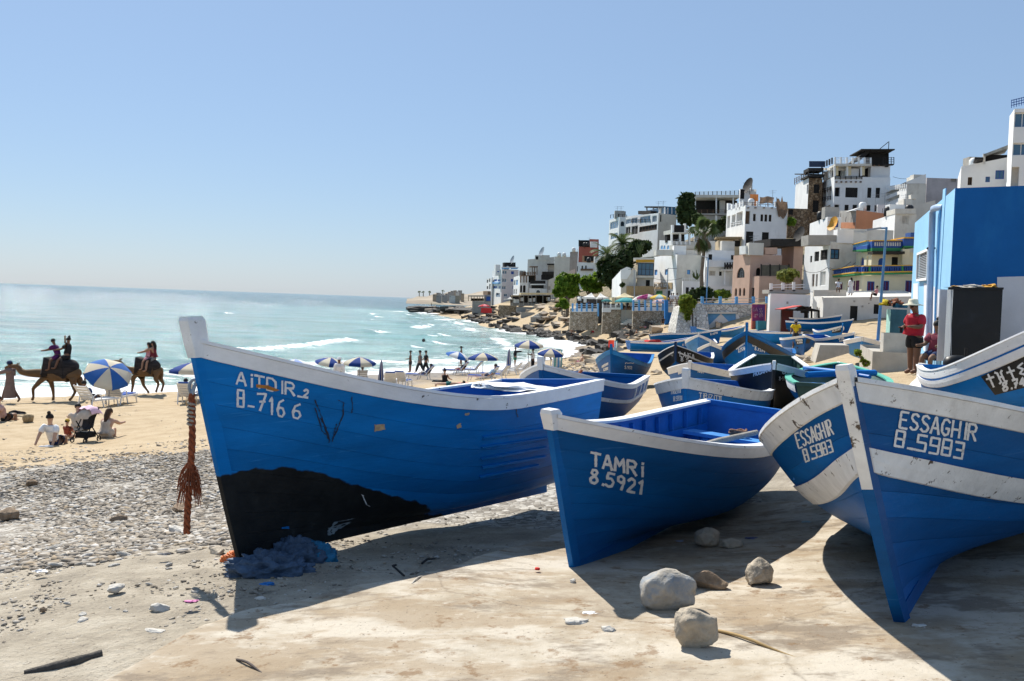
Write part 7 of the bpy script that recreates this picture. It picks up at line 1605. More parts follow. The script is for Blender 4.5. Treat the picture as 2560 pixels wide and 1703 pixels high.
_sl = {k: [slab_mesh(10 * i + j, m) for j in range(5)] for i, (k, m) in enumerate((('d', ROCKD), ('p', ROCKP), ('m', ROCKM)))}
shelf = thing('rock_shelf', None, None); struct(shelf)
g = random.Random(5)
_sh = [(8.2, 108), (12.4, 132), (12.0, 157), (6.5, 180), (1.6, 202), (-3.5, 240), (-9.0, 295), (-15, 330)]
def along(t):
 k = min(len(_sh) - 2, int(t * (len(_sh) - 1))); f = t * (len(_sh) - 1) - k; a, b = Vector((*_sh[k], 0)), Vector((*_sh[k + 1], 0)); return a.lerp(b, f), (b - a).normalized()
for i in range(250):
 t = g.random() ** .9; c, d = along(t); nrm = Vector((d.y, -d.x, 0)); o = g.uniform(-1.6, 15) * (1 if t < .75 else .6); P = c + nrm * o
 k = 'd' if o < 5.0 + g.uniform(-2.5, 3) else ('p' if g.random() < .62 else 'm')
 ob = bpy.data.objects.new('rock_slab', g.choice(_sl[k])); COL.objects.link(ob); ob.parent = shelf
 ln = g.uniform(4, 15) if k != 'd' else g.uniform(2, 8); zz = max(-.15, gz(P.x, P.y)); ob.location = (P.x, P.y, zz - .12 + (.12 if k == 'd' else 0)); sd_ = Vector((.30, .954, 0)); ang = math.atan2(sd_.y, sd_.x) + g.uniform(-.12, .12); ob.rotation_euler = (g.uniform(-.12, .12), g.uniform(-.05, .05), ang)
 ob.scale = (ln, g.uniform(.8, 2.2), g.uniform(.25, .62) if k == 'd' else g.uniform(.18, .42))
for i in range(90):   # dark rocks in the wash
 t = .30 + .70 * g.random(); c, d = along(t); nrm = Vector((d.y, -d.x, 0)); P = c + nrm * g.uniform(-3.5, 2.5); ob = bpy.data.objects.new('rock_slab', g.choice(_sl['d'])); COL.objects.link(ob); ob.parent = shelf; ob.location = (P.x, P.y, max(-.1, min(.4, gz(P.x, P.y)))); ob.rotation_euler = (g.uniform(-.2, .2), g.uniform(-.1, .1), g.uniform(.9, 1.6)); ob.scale = (g.uniform(1.5, 5), g.uniform(.8, 2), g.uniform(.4, .8))
oc = thing('rock_outcrop', 'black rock spit running out into the sea before the pier', 'rocks', pix(*rg('v', 560, 1050), 385))
for i in range(34):
 X = 180 + 1350 * i / 33; Y = 1020 + 120 * (X / 1500) ** 1.5 + g.uniform(-25, 25) - (60 if X > 1150 else 0); q = pix(*rg('v', X, Y), 385 - max(0, X - 700) * .07) - oc.location
 ob = bpy.data.objects.new('rock_slab', g.choice(_sl['d' if g.random() < .8 else 'm'])); COL.objects.link(ob); ob.parent = oc; ob.location = q; ob.rotation_euler = (g.uniform(-.3, .3), g.uniform(-.16, .06), g.uniform(-.3, .5)); ob.scale = (g.uniform(4, 13), g.uniform(2, 5), g.uniform(.25, .75))
# boulders on the beach between the boats and the shelf
STN = mat('boulder_tan', (.40, .32, .23), rough=.92, var=.22, vs=1.5, bump=.5, bs=8, stain=(.22, .17, .12), sa=.4, ssc=2)
bl = [(1745, 0)]
for i, (x, y, s_) in enumerate(((1432, 905, .55), (1452, 915, .5), (1478, 912, .7), (1500, 925, .6), (1522, 918, .55), (1540, 930, .5), (1465, 898, .6), (1560, 908, .5), (1340, 968, .35), (1312, 975, .3), (1255, 962, .3), (1270, 985, .25), (1585, 852, .9), (1600, 842, .8), (1556, 858, .9), (1570, 836, 1.0), (1615, 838, .8), (1640, 832, .9), (1992, 905, .45), (2010, 903, .45), (2025, 906, .35), (1641, 935, .3))):
 P = on_ground(x, y); blob(P + Vector((0, 0, s_ * .2)), s_, s_ * .8, s_ * .55, 40 + i, STN, 'boulder', 'tan boulder on the beach, number %d from the left of the boulders' % (1 + sorted([1432, 1452, 1478, 1500, 1522, 1540, 1465, 1560, 1340, 1312, 1255, 1270, 1585, 1600, 1556, 1570, 1615, 1640, 1992, 2010, 2025, 1641]).index(x)), 'rock', .35, 2, group='beach boulders')
# ---------------------------------------------------------------- far headland
HLM = mat('headland_earth', (.30, .25, .19), rough=.95, var=.25, vs=.02, bump=0, stain=(.16, .15, .10), sa=.5, ssc=.03)
pf = [(-160, 748, 748), (0, 738, 755), (80, 715, 760), (150, 682, 765), (420, 690, 770), (480, 662, 770), (560, 640, 772), (640, 598, 775), (750, 596, 778), (820, 618, 780), (900, 606, 785), (980, 570, 788), (1080, 540, 790), (1160, 526, 795), (1250, 556, 796), (1340, 590, 798), (1400, 620, 800), (1560, 620, 805), (1700, 600, 805), (1880, 552, 805), (2080, 520, 805), (2300, 480, 805), (2700, 440, 805)]
mb = MB(); rows_ = []
for X, yt, yb in pf:
 f0 = pix(*rg('v', X, yb), 1000); f0.z = -1.0; tz = pix(*rg('v', X, yt), 1150).z; b0 = pix(*rg('v', X, yt), 1150)
 rows_.append([f0, Vector((f0.x * 1.02, 1020, 2.2)), Vector((f0.x * 1.06, 1070, 2 + (tz - 2) * .45)), b0, Vector((b0.x * 1.3, 1500, tz * .9)), Vector((b0.x * 1.5, 2200, -2))])
mb.grid(rows_); hd = struct(mb.build('headland', HLM))
g = random.Random(9)
vg = [(660, 580, 745, 660), (560, 625, 640, 690), (770, 608, 850, 680), (985, 560, 1050, 650), (1060, 530, 1130, 640), (1135, 515, 1195, 650), (1200, 545, 1258, 660), (1262, 515, 1340, 650), (905, 602, 975, 690), (1350, 600, 1400, 680), (1020, 660, 1150, 730), (820, 650, 930, 725), (660, 660, 760, 720), (1160, 660, 1280, 735)]
for i, (x0, y0, x1, y1) in enumerate(vg):
 b = Bld('far_building', 'hazy far building on the headland, %s of its cluster from the sea' % ('third', 'first', 'fifth', 'eighth', 'tenth', 'eleventh', 'twelfth', 'tallest tower', 'sixth', 'last', 'low ninth', 'low fourth', 'low second', 'low thirteenth')[i], 'v', x0 + 20, y0, y1, 1060 - (y0 - 500) * .25, 8, x0, x1 + 55, (WALLO, CONC, PINK, STN)[i % 4], (CONC, STN, WALLO, CONC)[i % 4], deep=6, group='far buildings on the headland')
 for k in range(2): b.win('R', x0 + 35 + k * 25, y0 + 22, x0 + 48 + k * 25, y0 + 40, m=VOID)
 b.wmesh()
# ---------------------------------------------------------------- people
SK1 = mat('skin_tan', (.36, .20, .125), rough=.6, var=.08, vs=6); SK2 = mat('skin_brown', (.17, .085, .05), rough=.6, var=.08, vs=6); SK3 = mat('skin_light', (.50, .31, .22), rough=.6, var=.08, vs=6)
HAIR = mat('hair_black', (.012, .010, .009), rough=.7, var=.3, vs=20); HAIRB = mat('hair_brown', (.06, .03, .015), rough=.7, var=.3, vs=20)
_C = {}
def cl(n, c): return mat('cloth_' + n, c, rough=.92, var=.16, vs=7, bump=.15, bs=25)
CW = cl('white', (.76, .76, .77)); CK = cl('black', (.012, .012, .014)); CR_ = cl('red', (.42, .018, .035)); CN = cl('navy', (.015, .03, .09)); CY_ = cl('yellow', (.72, .52, .02)); CG = cl('grey', (.20, .20, .21)); CGN = cl('green', (.04, .18, .10)); CT = cl('teal', (.01, .12, .12)); CB = cl('beige', (.52, .44, .36)); CP = cl('pink', (.66, .30, .34)); CPU = cl('purple', (.09, .015, .10)); CBR = cl('brown_robe', (.20, .14, .12)); CLB = cl('light_blue', (.30, .45, .62)); CMR = cl('maroon', (.16, .02, .03)); CDK = cl('dark_grey', (.04, .04, .045))
def skin_obj(name, V, E, Rr, root_i, m, parent, lv=1):
 me = bpy.data.meshes.new(name); me.from_pydata([tuple(v) for v in V], E, []); me.materials.append(m)
 o = bpy.data.objects.new(name, me); COL.objects.link(o); o.parent = parent
 md = o.modifiers.new('skin', 'SKIN'); md.use_smooth_shade = True; md.branch_smoothing = .6
 if not me.skin_vertices: me.attributes
 sv = me.skin_vertices[0].data
 for i, r in enumerate(Rr):
  sv[i].radius = r if hasattr(r, '__len__') else (r, r); sv[i].use_root = (i == root_i)
 sb = o.modifiers.new('sub', 'SUBSURF'); sb.levels = lv; sb.render_levels = lv
 return o
def joints(p):
 J = {}
 ln = p.get('lean', 0); sd = Vector((math.sin(ln), 0, math.cos(ln)))
 pel = Vector((0, 0, 0)); J['pel'] = pel; J['bel'] = pel + sd * .17; J['che'] = pel + sd * .36; J['nk'] = pel + sd * .52
 hp = p.get('head', 0) + ln * .4; hd = Vector((math.sin(hp), 0, math.cos(hp))); J['nk2'] = J['nk'] + hd * .07; J['hc'] = J['nk2'] + hd * .11 + Vector((.02, 0, 0)); J['ht'] = J['hc'] + hd * .08
 for s, k in ((1, 'L'), (-1, 'R')):
  h = p.get('hip' + k, 0); kn = p.get('kn' + k, 0); sp = p.get('sp' + k, .05); hipp = pel + Vector((0, s * .095, -.03)); J['hip' + k] = hipp
  th = Vector((math.sin(h), s * sp, -math.cos(h))).normalized(); J['kn' + k] = hipp + th * .43; a = h - kn; shn = Vector((math.sin(a), s * sp * .3, -math.cos(a))).normalized(); J['an' + k] = J['kn' + k] + shn * .42
  f = p.get('ft' + k, 0) + a; J['to' + k] = J['an' + k] + Vector((math.cos(f), s * .06, math.sin(f))) * .17 + shn * .04
  J['sh' + k] = J['nk'] - sd * .05 + Vector((0, s * .19, 0)); q = p.get('sh' + k, 0) ; ab = p.get('ab' + k, .18); ua = Vector((math.sin(q), s * ab, -math.cos(q))).normalized(); J['el' + k] = J['sh' + k] + ua * .29; q2 = q + p.get('el' + k, .15); fa = Vector((math.sin(q2), s * (ab * .4 + p.get('in' + k, 0)), -math.cos(q2))).normalized(); J['wr' + k] = J['el' + k] + fa * .25; J['ha' + k] = J['wr' + k] + fa * .09; J['fa' + k] = fa
 return J
RAD = dict(pel=.145, bel=.138, che=(.17, .14), nk=.07, nk2=.058, hc=(.09, .105), ht=.075, hip=.11, kn=.07, an=.05, to=.042, sh=.078, el=.054, wr=.036, ha=.04)
CH = [('pel', 'bel'), ('bel', 'che'), ('che', 'nk'), ('nk', 'nk2'), ('nk2', 'hc'), ('hc', 'ht')]
for k in 'LR': CH += [('pel', 'hip' + k), ('hip' + k, 'kn' + k), ('kn' + k, 'an' + k), ('an' + k, 'to' + k), ('che', 'sh' + k), ('sh' + k, 'el' + k), ('el' + k, 'wr' + k), ('wr' + k, 'ha' + k)]
def rad_of(j):
 return RAD.get(j) or RAD[j[:-1]]
POSES = {
 'stand': dict(hipL=.05, hipR=-.05), 'walk': dict(hipL=.38, knL=.1, hipR=-.32, knR=.3, shL=-.35, shR=.4, elR=.4), 'hold': dict(hipL=.06, hipR=-.04, shL=.35, elL=1.15, inL=-.5, shR=.3, elR=1.2, inR=-.5, head=.35),
 'sit': dict(hipL=1.75, knL=1.7, hipR=1.6, knR=1.55, lean=-.1, shL=.6, elL=.7, shR=.6, elR=.7, seat=.12), 'sitfwd': dict(hipL=1.45, knL=.25, hipR=1.9, knR=1.9, lean=-.35, shL=-.6, shR=-.6, elL=.1, elR=.1, seat=.12), 'hug': dict(hipL=2.1, knL=2.2, hipR=2.05, knR=2.15, lean=.35, shL=1.1, elL=.5, shR=1.1, elR=.5, seat=.12, head=.2),
 'chair': dict(hipL=1.45, knL=1.4, hipR=1.5, knR=1.45, shL=.5, elL=1.0, shR=.5, elR=1.0, seat=.45), 'lounge': dict(hipL=1.5, knL=.15, hipR=1.75, knR=.7, lean=-.65, shL=.2, elL=.9, shR=.2, elR=.9, seat=.42),
 'ride': dict(hipL=.75, knL=.75, spL=.95, hipR=.75, knR=.75, spR=.95, shL=.9, elL=.5, shR=.9, elR=.5, seat=0), 'bend': dict(lean=1.15, hipL=-.1, hipR=-.1, shL=.25, shR=.25, head=.9), 'prone': dict(lie=1, shL=2.6, shR=2.6, elL=.9, elR=.9, head=-.5), 'supine': dict(lie=-1, shL=.1, shR=.1, hipL=.2, knL=.4),
}
def person(label, P, yaw, pose='stand', H=1.72, skin=SK1, top=None, legs=None, hair=HAIR, long=False, hat=None, hatm=None, sleeve=.55, short=True, group=None, fat=1.0, robe=None, extra=None, detail=False, bun=False):
 p = dict(POSES[pose] if isinstance(pose, str) else pose); p.update(extra or {})
 J = joints(p); s = H / 1.75
 root = thing('person', label, 'person', P, yaw, group)
 if 'seat' in p: off = p['seat'] / s
 else: off = .045 - min(J[k].z for k in ('anL', 'anR', 'toL', 'toR')) + .0
 Rm = Matrix.Identity(3)
 if p.get('lie'): Rm = Matrix.Rotation(math.pi / 2 * p['lie'], 3, 'Y'); off = .14
 for k in list(J):
  if k[:2] == 'fa': J[k] = Rm @ J[k]; continue
  J[k] = (Rm @ J[k] + Vector((0, 0, off))) * s
 nm = list(dict.fromkeys([a for e in CH for a in e])); ix = {n: i for i, n in enumerate(nm)}
 def R(j, inf=0.0, f=1.0):
  r = rad_of(j); fk = fat if j in ('pel', 'bel', 'che') else (1 + (fat - 1) * .4)
  return tuple((x * fk + inf) * s * f for x in (r if hasattr(r, '__len__') else (r, r)))
 V = [J[n] for n in nm]; E = [(ix[a], ix[b]) for a, b in CH]; RR = [R(n) for n in nm]
 if detail:   # five fingers on each hand
  for k in 'LR':
   fa = J['fa' + k].normalized(); sd = Vector((0, 1, 0)); sd = (sd - fa * sd.dot(fa)).normalized(); up = fa.cross(sd)
   for i, (o_, l_, cu) in enumerate(((-.030, .070, .5), (-.010, .078, .5), (.010, .075, .5), (.030, .060, .5), (.042, .052, -.2))):
    b0 = J['ha' + k] + sd * o_ * s + fa * (.02 if i < 4 else -.03) * s; b1 = b0 + (fa + up * cu * .4 + (sd * .6 if i == 4 else Vector())).normalized() * l_ * .55 * s; b2 = b1 + (fa * .6 + up * cu).normalized() * l_ * .45 * s
    n0 = len(V); V += [b0, b1, b2]; E += [(ix['ha' + k], n0), (n0, n0 + 1), (n0 + 1, n0 + 2)]; RR += [(.010 * s,) * 2, (.009 * s,) * 2, (.008 * s,) * 2]
 skin_obj('body', V, E, RR, ix['pel'], skin, root, 2 if detail else 1)
 def sub(name, chain, inf, m, ends=None):
  V, E, RR, id_ = [], [], [], {}
  for a, b in chain:
   for n in (a, b):
    if n not in id_:
     id_[n] = len(V)
     if isinstance(n, tuple): V.append(J[n[0]].lerp(J[n[1]], n[2])); ra, rb = R(n[0], inf), R(n[1], inf); RR.append(tuple(x + (y - x) * n[2] for x, y in zip(ra, rb)))
     else: V.append(J[n]); RR.append(R(n, inf))
   E.append((id_[a], id_[b]))
  return skin_obj(name, V, E, RR, 0, m, root, 2 if detail else 1)
 if top:
  ch = [('bel', ('pel', 'bel', -.15 if 'seat' not in p else .15)), ('bel', 'che'), ('che', ('che', 'nk', .85))]
  if sleeve:
   for k in 'LR':
    ch += [('che', 'sh' + k)]
    ch += [('sh' + k, ('sh' + k, 'el' + k, min(1, sleeve * 1.4)))] if sleeve < .7 else [('sh' + k, 'el' + k), ('el' + k, 'wr' + k)]
  sub('shirt', ch, .040, top)
 if legs:
  ch = [('pel', ('pel', 'bel', .3))]
  for k in 'LR':
   ch += [('pel', 'hip' + k)]
   ch += [('hip' + k, ('hip' + k, 'kn' + k, .75))] if short else [('hip' + k, 'kn' + k), ('kn' + k, ('kn' + k, 'an' + k, .9))]
  sub('shorts' if short else 'trousers', ch, .040, legs)
 if robe:
  mb = MB(); prof = [(.03, .54, .10), (.0, .50, .19), (0, .36, .20), (0, .10, .19), (0, -.10, .22), (0, -.45, .27), (0, -.72, .31)]
  mb.grid([[(J['pel'] + Vector((x + r * .8 * math.cos(a), r * math.sin(a), z)) * s) for a in np.linspace(0, 2 * math.pi, 15)[:-1]] for x, z, r in prof], closed=True); mb.build('robe', robe, root)
  sub('sleeves', [(('che', 'sh' + k, .2), 'sh' + k) if i == 0 else (('sh' + k), 'el' + k) if i == 1 else ('el' + k, ('el' + k, 'wr' + k, .85)) for k in 'LR' for i in range(3)] + [(('che', 'shL', .2), ('che', 'shR', .2))], .03, robe)
 hc = J['hc']; hdv = (J['ht'] - J['nk2']).normalized(); fx = Rm @ Vector((1, 0, 0))
 if hair:
  mb = MB(); o_ = hc + hdv * .035 * s - fx * .022 * s
  u = fx - hdv * fx.dot(hdv); u.normalize(); w = hdv.cross(u)
  mb.grid([[o_ + (u * math.cos(a) * .115 + w * math.sin(a) * .105) * math.sin(t) * s + hdv * math.cos(t) * .12 * s for a in np.linspace(0, 2 * math.pi, 13)[:-1]] for t in np.linspace(.05, 1.75, 7)], closed=True)
  if bun: mb.grid([[o_ + hdv * .14 * s - u * .04 * s + Vector((math.cos(a) * math.sin(t), math.sin(a) * math.sin(t), math.cos(t))) * .055 * s for a in np.linspace(0, 2 * math.pi, 9)[:-1]] for t in np.linspace(.05, 3.0, 6)], closed=True)
  if long: mb.tube([o_ - u * .05 * s, o_ - u * .10 * s - hdv * .18 * s, o_ - u * .10 * s - hdv * .38 * s], [.09 * s, .085 * s, .04 * s], 8)
  mb.build('hair', hair, root)
 if hat:
  mb = MB(); o_ = hc + hdv * .06 * s
  prof = {'sun': [(.24, -.03), (.23, -.01), (.12, .015), (.115, .08), (.09, .125), (.01, .135)], 'cap': [(.118, -.01), (.12, .03), (.10, .085), (.05, .115), (.005, .12)], 'wide': [(.26, .0), (.25, .015), (.11, .02), (.10, .10), (.01, .12)]}[hat]
  mb.lathe([(a * s, b * s) for a, b in prof], o_, 14)
  if hat == 'cap': mb.grid([[o_ + Vector((.10 + .10 * t, (j - 1.5) * .06, -.005 - .01 * t)) * s for j in range(4)] for t in (0, 1)])
  mb.build('hat', hatm or CB, root)
 if detail:   # face
  for sgn in (1, -1):
   mb = MB(); mb.grid([[hc + Vector((.083, sgn * .034, .012)) * s + Vector((math.cos(a) * math.sin(t), math.sin(a) * math.sin(t), math.cos(t))) * .013 * s for a in np.linspace(0, 6.283, 9)[:-1]] for t in np.linspace(.05, 3.1, 6)], closed=True); mb.build('eye', CK, root)
   mb = MB(); mb.tube([hc + Vector((-.005, sgn * .09, .02)) * s, hc + Vector((.0, sgn * .1, -.03)) * s], [.022 * s, .014 * s], 6); mb.build('ear', skin, root)
  mb = MB(); mb.tube([hc + Vector((.085, 0, .01)) * s, hc + Vector((.112, 0, -.025)) * s], [.010 * s, .018 * s], 6); mb.build('nose', skin, root)
  mb = MB(); mb.beam(hc + Vector((.092, -.025, -.06)) * s, hc + Vector((.092, .025, -.06)) * s, .01, .012); mb.build('mouth', CMR, root)
 root['_h'] = 1; del root['_h']
 return root
def gp(px, py, **k): return on_ground(px, py, **k)
PI = math.pi
# person in red with sun hat, by the slab
P = pix(2283, 921, 25.2); P.z = gz(P.x, P.y); RED = P
m_ = person('person in red football shirt, black shorts and straw sun hat looking at a phone', P, rad(205), 'hold', 1.82, SK2, CR_, CK, hat='sun', hatm=cl('straw', (.62, .56, .42)), fat=1.5, detail=True, sleeve=.62, extra=dict(shL=.25, shR=.15, elL=1.35, elR=1.35))
mb = MB(); mb.box((-.035, -.005, -.07), (.035, .005, .07)); ph = mb.build('phone', CK); ph.location = P + Vector((-.40, -.12, 1.12)); tag(ph, 'dark phone in the hands of the person in red', 'phone')
# chevrons on the sleeve and badge
_rz = Matrix.Rotation(rad(205), 3, 'Z')
Pq = pix(2341, 880, 24.2); person('person in striped maroon shirt sitting on the slab behind the one in red', (Pq.x, Pq.y, gz(Pq.x, Pq.y)), rad(215), 'chair', 1.7, SK2, cl('stripes', (.18, .03, .05)), CN, bun=True, extra=dict(seat=.55))
# person in yellow leaning in a boat
P = pix(2012, 848, 57.5); person('person in yellow shirt and grey cap leaning over a boat', (P.x + .1, P.y + 2.2, 3.75), rad(250), 'stand', 1.78, SK2, CY_, CDK, hat='cap', hatm=CG, extra=dict(lean=.45, head=.5, shL=.5, shR=.45))
# walkers and bathers on the sand
G1 = 'people on the beach'
def bp_(px, py, label, yaw, pose, **k): return person(label, gp(px, py), rad(yaw), pose, group=G1, **k)
bp_(1025, 932, 'shirtless person in dark shorts by the water, first of the three walkers', 180, 'stand', legs=CDK, skin=SK2, extra=dict(elL=1.2, shL=.2))
bp_(1049, 935, 'person in grey top and camouflage trousers, second of the three walkers', 160, 'walk', top=CG, legs=CDK, short=False, hat='cap', hatm=CK, sleeve=0)
bp_(1064, 932, 'person in black shirt and cap, third of the three walkers', 200, 'walk', top=CK, legs=CK, short=False, hat='cap', hatm=CK)
bp_(1152, 916, 'person in red shorts and black hat standing behind an umbrella', 170, 'stand', legs=CMR, hat='wide', hatm=CK, skin=SK2)
bp_(1287, 918, 'person in black hooded jacket reaching towards an umbrella', 20, 'stand', top=CK, legs=CGN, sleeve=1, extra=dict(shR=1.6, elR=.1))
bp_(1331, 929, 'person in white shirt and black trousers under an umbrella', 200, 'stand', top=CW, legs=CK, short=False, skin=SK2, extra=dict(shL=1.2, elL=.6))
bp_(1360, 918, 'person in black bending down beside the striped bin', 0, 'bend', top=CK, legs=CK, short=False, sleeve=1)
P = gp(846, 976); person('person in dark vest and cap behind the gunwale of the tarred boat', P, rad(270), 'stand', 1.78, SK2, CW, CDK, hat='cap', hatm=CW, short=False, group=G1, sleeve=1)
bp_(1112, 960, 'person in black tank top sitting upright on a towel', 60, 'sit', top=CK, legs=CK, sleeve=0, bun=True, skin=SK3)
bp_(1128, 966, 'shirtless person in teal shorts lying prone beside the towel', 10, 'prone', legs=CT, skin=SK3)
mb = MB(); mb.box((-.9, -.45, 0), (.9, .45, .02)); o_ = mb.build('towel', mat('towel_pink', (.55, .10, .16), rough=.95, var=.3, vs=6)); o_.location = gp(1168, 960) + Vector((0, 0, .02)); tag(o_, 'pink red towel spread on the sand beside two bathers', 'towel')
# family at the left
bp_(134, 1112, 'person in white tee shirt sitting on the sand with back turned', 82, 'sitfwd', top=CW, legs=CN, bun=True, sleeve=.6, skin=SK3, H=1.74)
bp_(169, 1100, 'small child in yellow hat and red top sitting beside the white tee shirt', 70, 'sit', top=cl('rust', (.24, .05, .03)), hat='cap', hatm=cl('mustard', (.50, .34, .05)), H=1.05, skin=SK3)
bp_(262, 1097, 'person with long brown hair in beige dress sitting by the stroller', 85, 'hug', top=CB, legs=CB, long=True, hair=HAIRB, skin=SK3, sleeve=0)
bp_(196, 1080, 'person in pale clothes sitting beyond the stroller', 120, 'hug', top=CB, legs=CB, skin=SK3)
bp_(8, 1052, 'reclining person at the left edge with dark shorts', 60, 'sitfwd', top=cl('rose', (.5, .32, .28)), legs=CK, skin=SK1)
bp_(278, 985, 'person holding up a phone behind the striped umbrella', 100, 'stand', top=cl('bikini_blue', (.03, .18, .4)), hat='cap', hatm=cl('olive', (.3, .25, .1)), skin=SK1, sleeve=0, legs=CLB, extra=dict(shL=1.5, elL=.7))
bp_(24, 1008, 'camel guide in long brown robe and dark turban leading a camel', 178, 'walk', robe=CBR, skin=SK2, hat='cap', hatm=CN, H=1.75, extra=dict(shL=1.2, elL=.3, shR=.2))
# bathers on the rock shelf
for i, (x, y, ps, yw, kw, lb) in enumerate(((240, 965, 'sit', 200, dict(skin=SK1, legs=CK), 'bather in dark trunks sitting by the steps, left of two'), (318, 950, 'sit', 150, dict(skin=SK1, legs=CMR), 'bather sitting by the steps, right of two'), (690, 1025, 'hug', 200, dict(skin=SK1, legs=CP), 'bather sitting below the blue posted wall, left of two'), (765, 1020, 'hug', 170, dict(skin=SK1, legs=CK), 'bather sitting below the blue posted wall, right of two'), (1100, 1055, 'stand', 250, dict(top=CW, legs=CW, short=False, skin=SK2), 'person all in white standing by the stone landing'), (1185, 1030, 'walk', 200, dict(top=CW, legs=CK, short=False, skin=SK2), 'person in white shirt and dark trousers by the stone landing'), (1420, 1065, 'hug', 220, dict(top=CK, legs=CK, short=False, skin=SK2), 'person in black crouching before the brown stone block'), (1035, 1145, 'sitfwd', 160, dict(legs=CK, skin=SK2), 'tanned bather sitting on the pale rock below the landing'), (768, 1310, 'walk', 230, dict(legs=CK, skin=SK1), 'bather in dark shorts walking over the wet black rocks'), (1200, 1205, 'hug', 190, dict(top=CR_, legs=CR_, skin=SK2), 'person wrapped in red sitting on the pale rock'), (1565, 1240, 'stand', 250, dict(top=CG, legs=CY_, skin=SK2), 'person in grey shirt and bright yellow shorts on the rock shelf'), (1700, 1145, 'prone', 190, dict(top=CW, legs=CW, skin=SK1), 'sunbather in white lying on the rock shelf'), (1865, 1195, 'hug', 180, dict(top=CB, legs=CK, skin=SK1), 'person in beige sitting near the blue boats'), (2040, 1265, 'sit', 180, dict(legs=CK, skin=SK1), 'large bather in dark trunks sitting behind the shingle'), (1915, 1275, 'supine', 0, dict(legs=CN, skin=SK1), 'bather lying beside the large sitting one'), (2235, 1120, 'prone', 20, dict(top=CP, legs=CP, skin=SK1), 'sunbather in pink lying high on the rock shelf'))):
 P = gp(*rg('s', x, y)); person(lb, P + Vector((0, 0, .12)), rad(yw), ps, group='bathers on the rock shelf', **kw)
P = gp(*rg('z7', 590, 745)); person('pale bather lying among the boulders by the blue boat', P, rad(200), 'sitfwd', group=G1, skin=SK3, legs=CP)
for i, (x, lb) in enumerate(((452, 'left of three'), (490, 'middle of three'), (562, 'right of three'))):
 P = pix(*rg('q', x, 985), 134); person('person in white behind the brown rail, ' + lb, P, rad(90), 'stand', group='people in white behind the rail', top=CW, legs=CB, skin=SK2)
P = pix(*rg('q', 300, 1320), 129); person('person in dark clothes sitting at the foot of the sea wall', P, rad(250), 'hug', top=CDK, legs=CK, skin=SK2)
P = pix(*rg('t', 1930, 780), 97); person('person with long dark hair in white dress on the retaining wall', P, rad(110), 'stand', robe=CW, long=True, skin=SK2, H=1.72)
P = pix(*rg('t', 1690, 700), 97); person('person in white and sunglasses sitting on the retaining wall', P, rad(250), 'chair', top=CW, legs=CW, skin=SK2)
P = pix(*rg('r', 935, 1488), 97); person('person in pink shirt sitting on the retaining wall under the purple shutters', P, rad(150), 'sit', top=CP, legs=CK, skin=SK2)
P = pix(*rg('v', 540, 985), 385); person('fisher in dark clothes standing on the black rock spit', P + Vector((0, 0, -.1)), rad(200), 'stand', top=CK, legs=CK, short=False, skin=SK2)
for i, (x, y) in enumerate(((960, 640), (1110, 620), (1430, 640), (1500, 650), (1690, 640), (1760, 650), (1860, 640))):
 P = pix(*rg('s', x, y + 95), 152 - i); person('cafe guest in dark clothes in the shade behind the parapet', P, rad(180 + 40 * i), 'chair', group='cafe guests behind the parapet', top=(CK, CN, CDK)[i % 3], legs=CK, skin=SK2)
# ---------------------------------------------------------------- camels
CAMEL = mat('camel_hair', (.155, .092, .045), rough=.9, var=.25, vs=3, bump=.4, bs=30); SADDLE = mat('saddle_blanket', (.03, .026, .026), rough=.95, var=.5, vs=4, bump=.3, bs=12, stain=(.12, .10, .08), sa=.35, ssc=3, stretch=(.4, 1, 3))
def camel(label, sax, P, spine, legs, tail, x0, y0, k=.00212):
 def c(X, Y, lat=0.0): return Vector((-(X - x0) * k, lat, -(Y - y0) * k))
 root = thing('camel', label, 'camel', P, rad(180), 'ridden camels')
 V, E, RR = [], [], []
 for i, (X, Y, r) in enumerate(spine):
  V.append(c(X, Y)); RR.append((r, r)); E += [(i - 1, i)] if i else []
 def near(pt): return min(range(len(spine)), key=lambda i: (V[i] - pt).length)
 for lat, ch in legs:
  prev = None
  for j, (X, Y, r) in enumerate(ch):
   q = c(X, Y, lat); i = len(V); V.append(q); RR.append((r, r)); E.append((near(Vector((q.x, 0, q.z))) if j == 0 else prev, i)); prev = i
 skin_obj('body', V, E, RR, 2, CAMEL, root, 2)
 mb = MB(); mb.tube([c(*t) for t in tail], [.05, .04, .05, .02][:len(tail)], 6); mb.build('tail', CAMEL, root)
 for lat in (.07, -.07):
  mb = MB(); h = c(spine[-3][0], spine[-3][1]); mb.tube([h + Vector((-.02, lat, .08)), h + Vector((-.08, lat * 1.5, .17))], [.035, .012], 6); mb.build('ear', CAMEL, root)
 sd = thing('camel_saddle', sax, 'saddle', P, rad(180), 'camel saddles')
 return root, sd, c
CP1 = gp(104, 1003)
c1, sd1, f1c = camel('brown camel with head stretched low behind its guide', 'dark striped saddle blanket on the camel led by the guide', CP1, [(1800, 790, .25), (1650, 820, .37), (1380, 830, .40), (1090, 815, .38), (930, 825, .24), (720, 835, .17), (570, 820, .15), (480, 700, .13), (340, 715, .11), (215, 750, .075)],
 [(.16, [(1080, 900, .17), (1000, 985, .12), (850, 1150, .078), (865, 1320, .052), (835, 1400, .075)]), (-.16, [(1110, 900, .17), (1150, 990, .12), (1200, 1170, .078), (1215, 1320, .052), (1200, 1400, .075)]), (.16, [(1680, 890, .21), (1690, 1010, .15), (1735, 1180, .07), (1665, 1310, .052), (1605, 1370, .075)]), (-.16, [(1730, 880, .2), (1780, 1030, .13), (1850, 1190, .068), (1845, 1320, .05), (1830, 1400, .075)])], [(1870, 770), (1900, 880), (1890, 1000)], 1000, 1410)
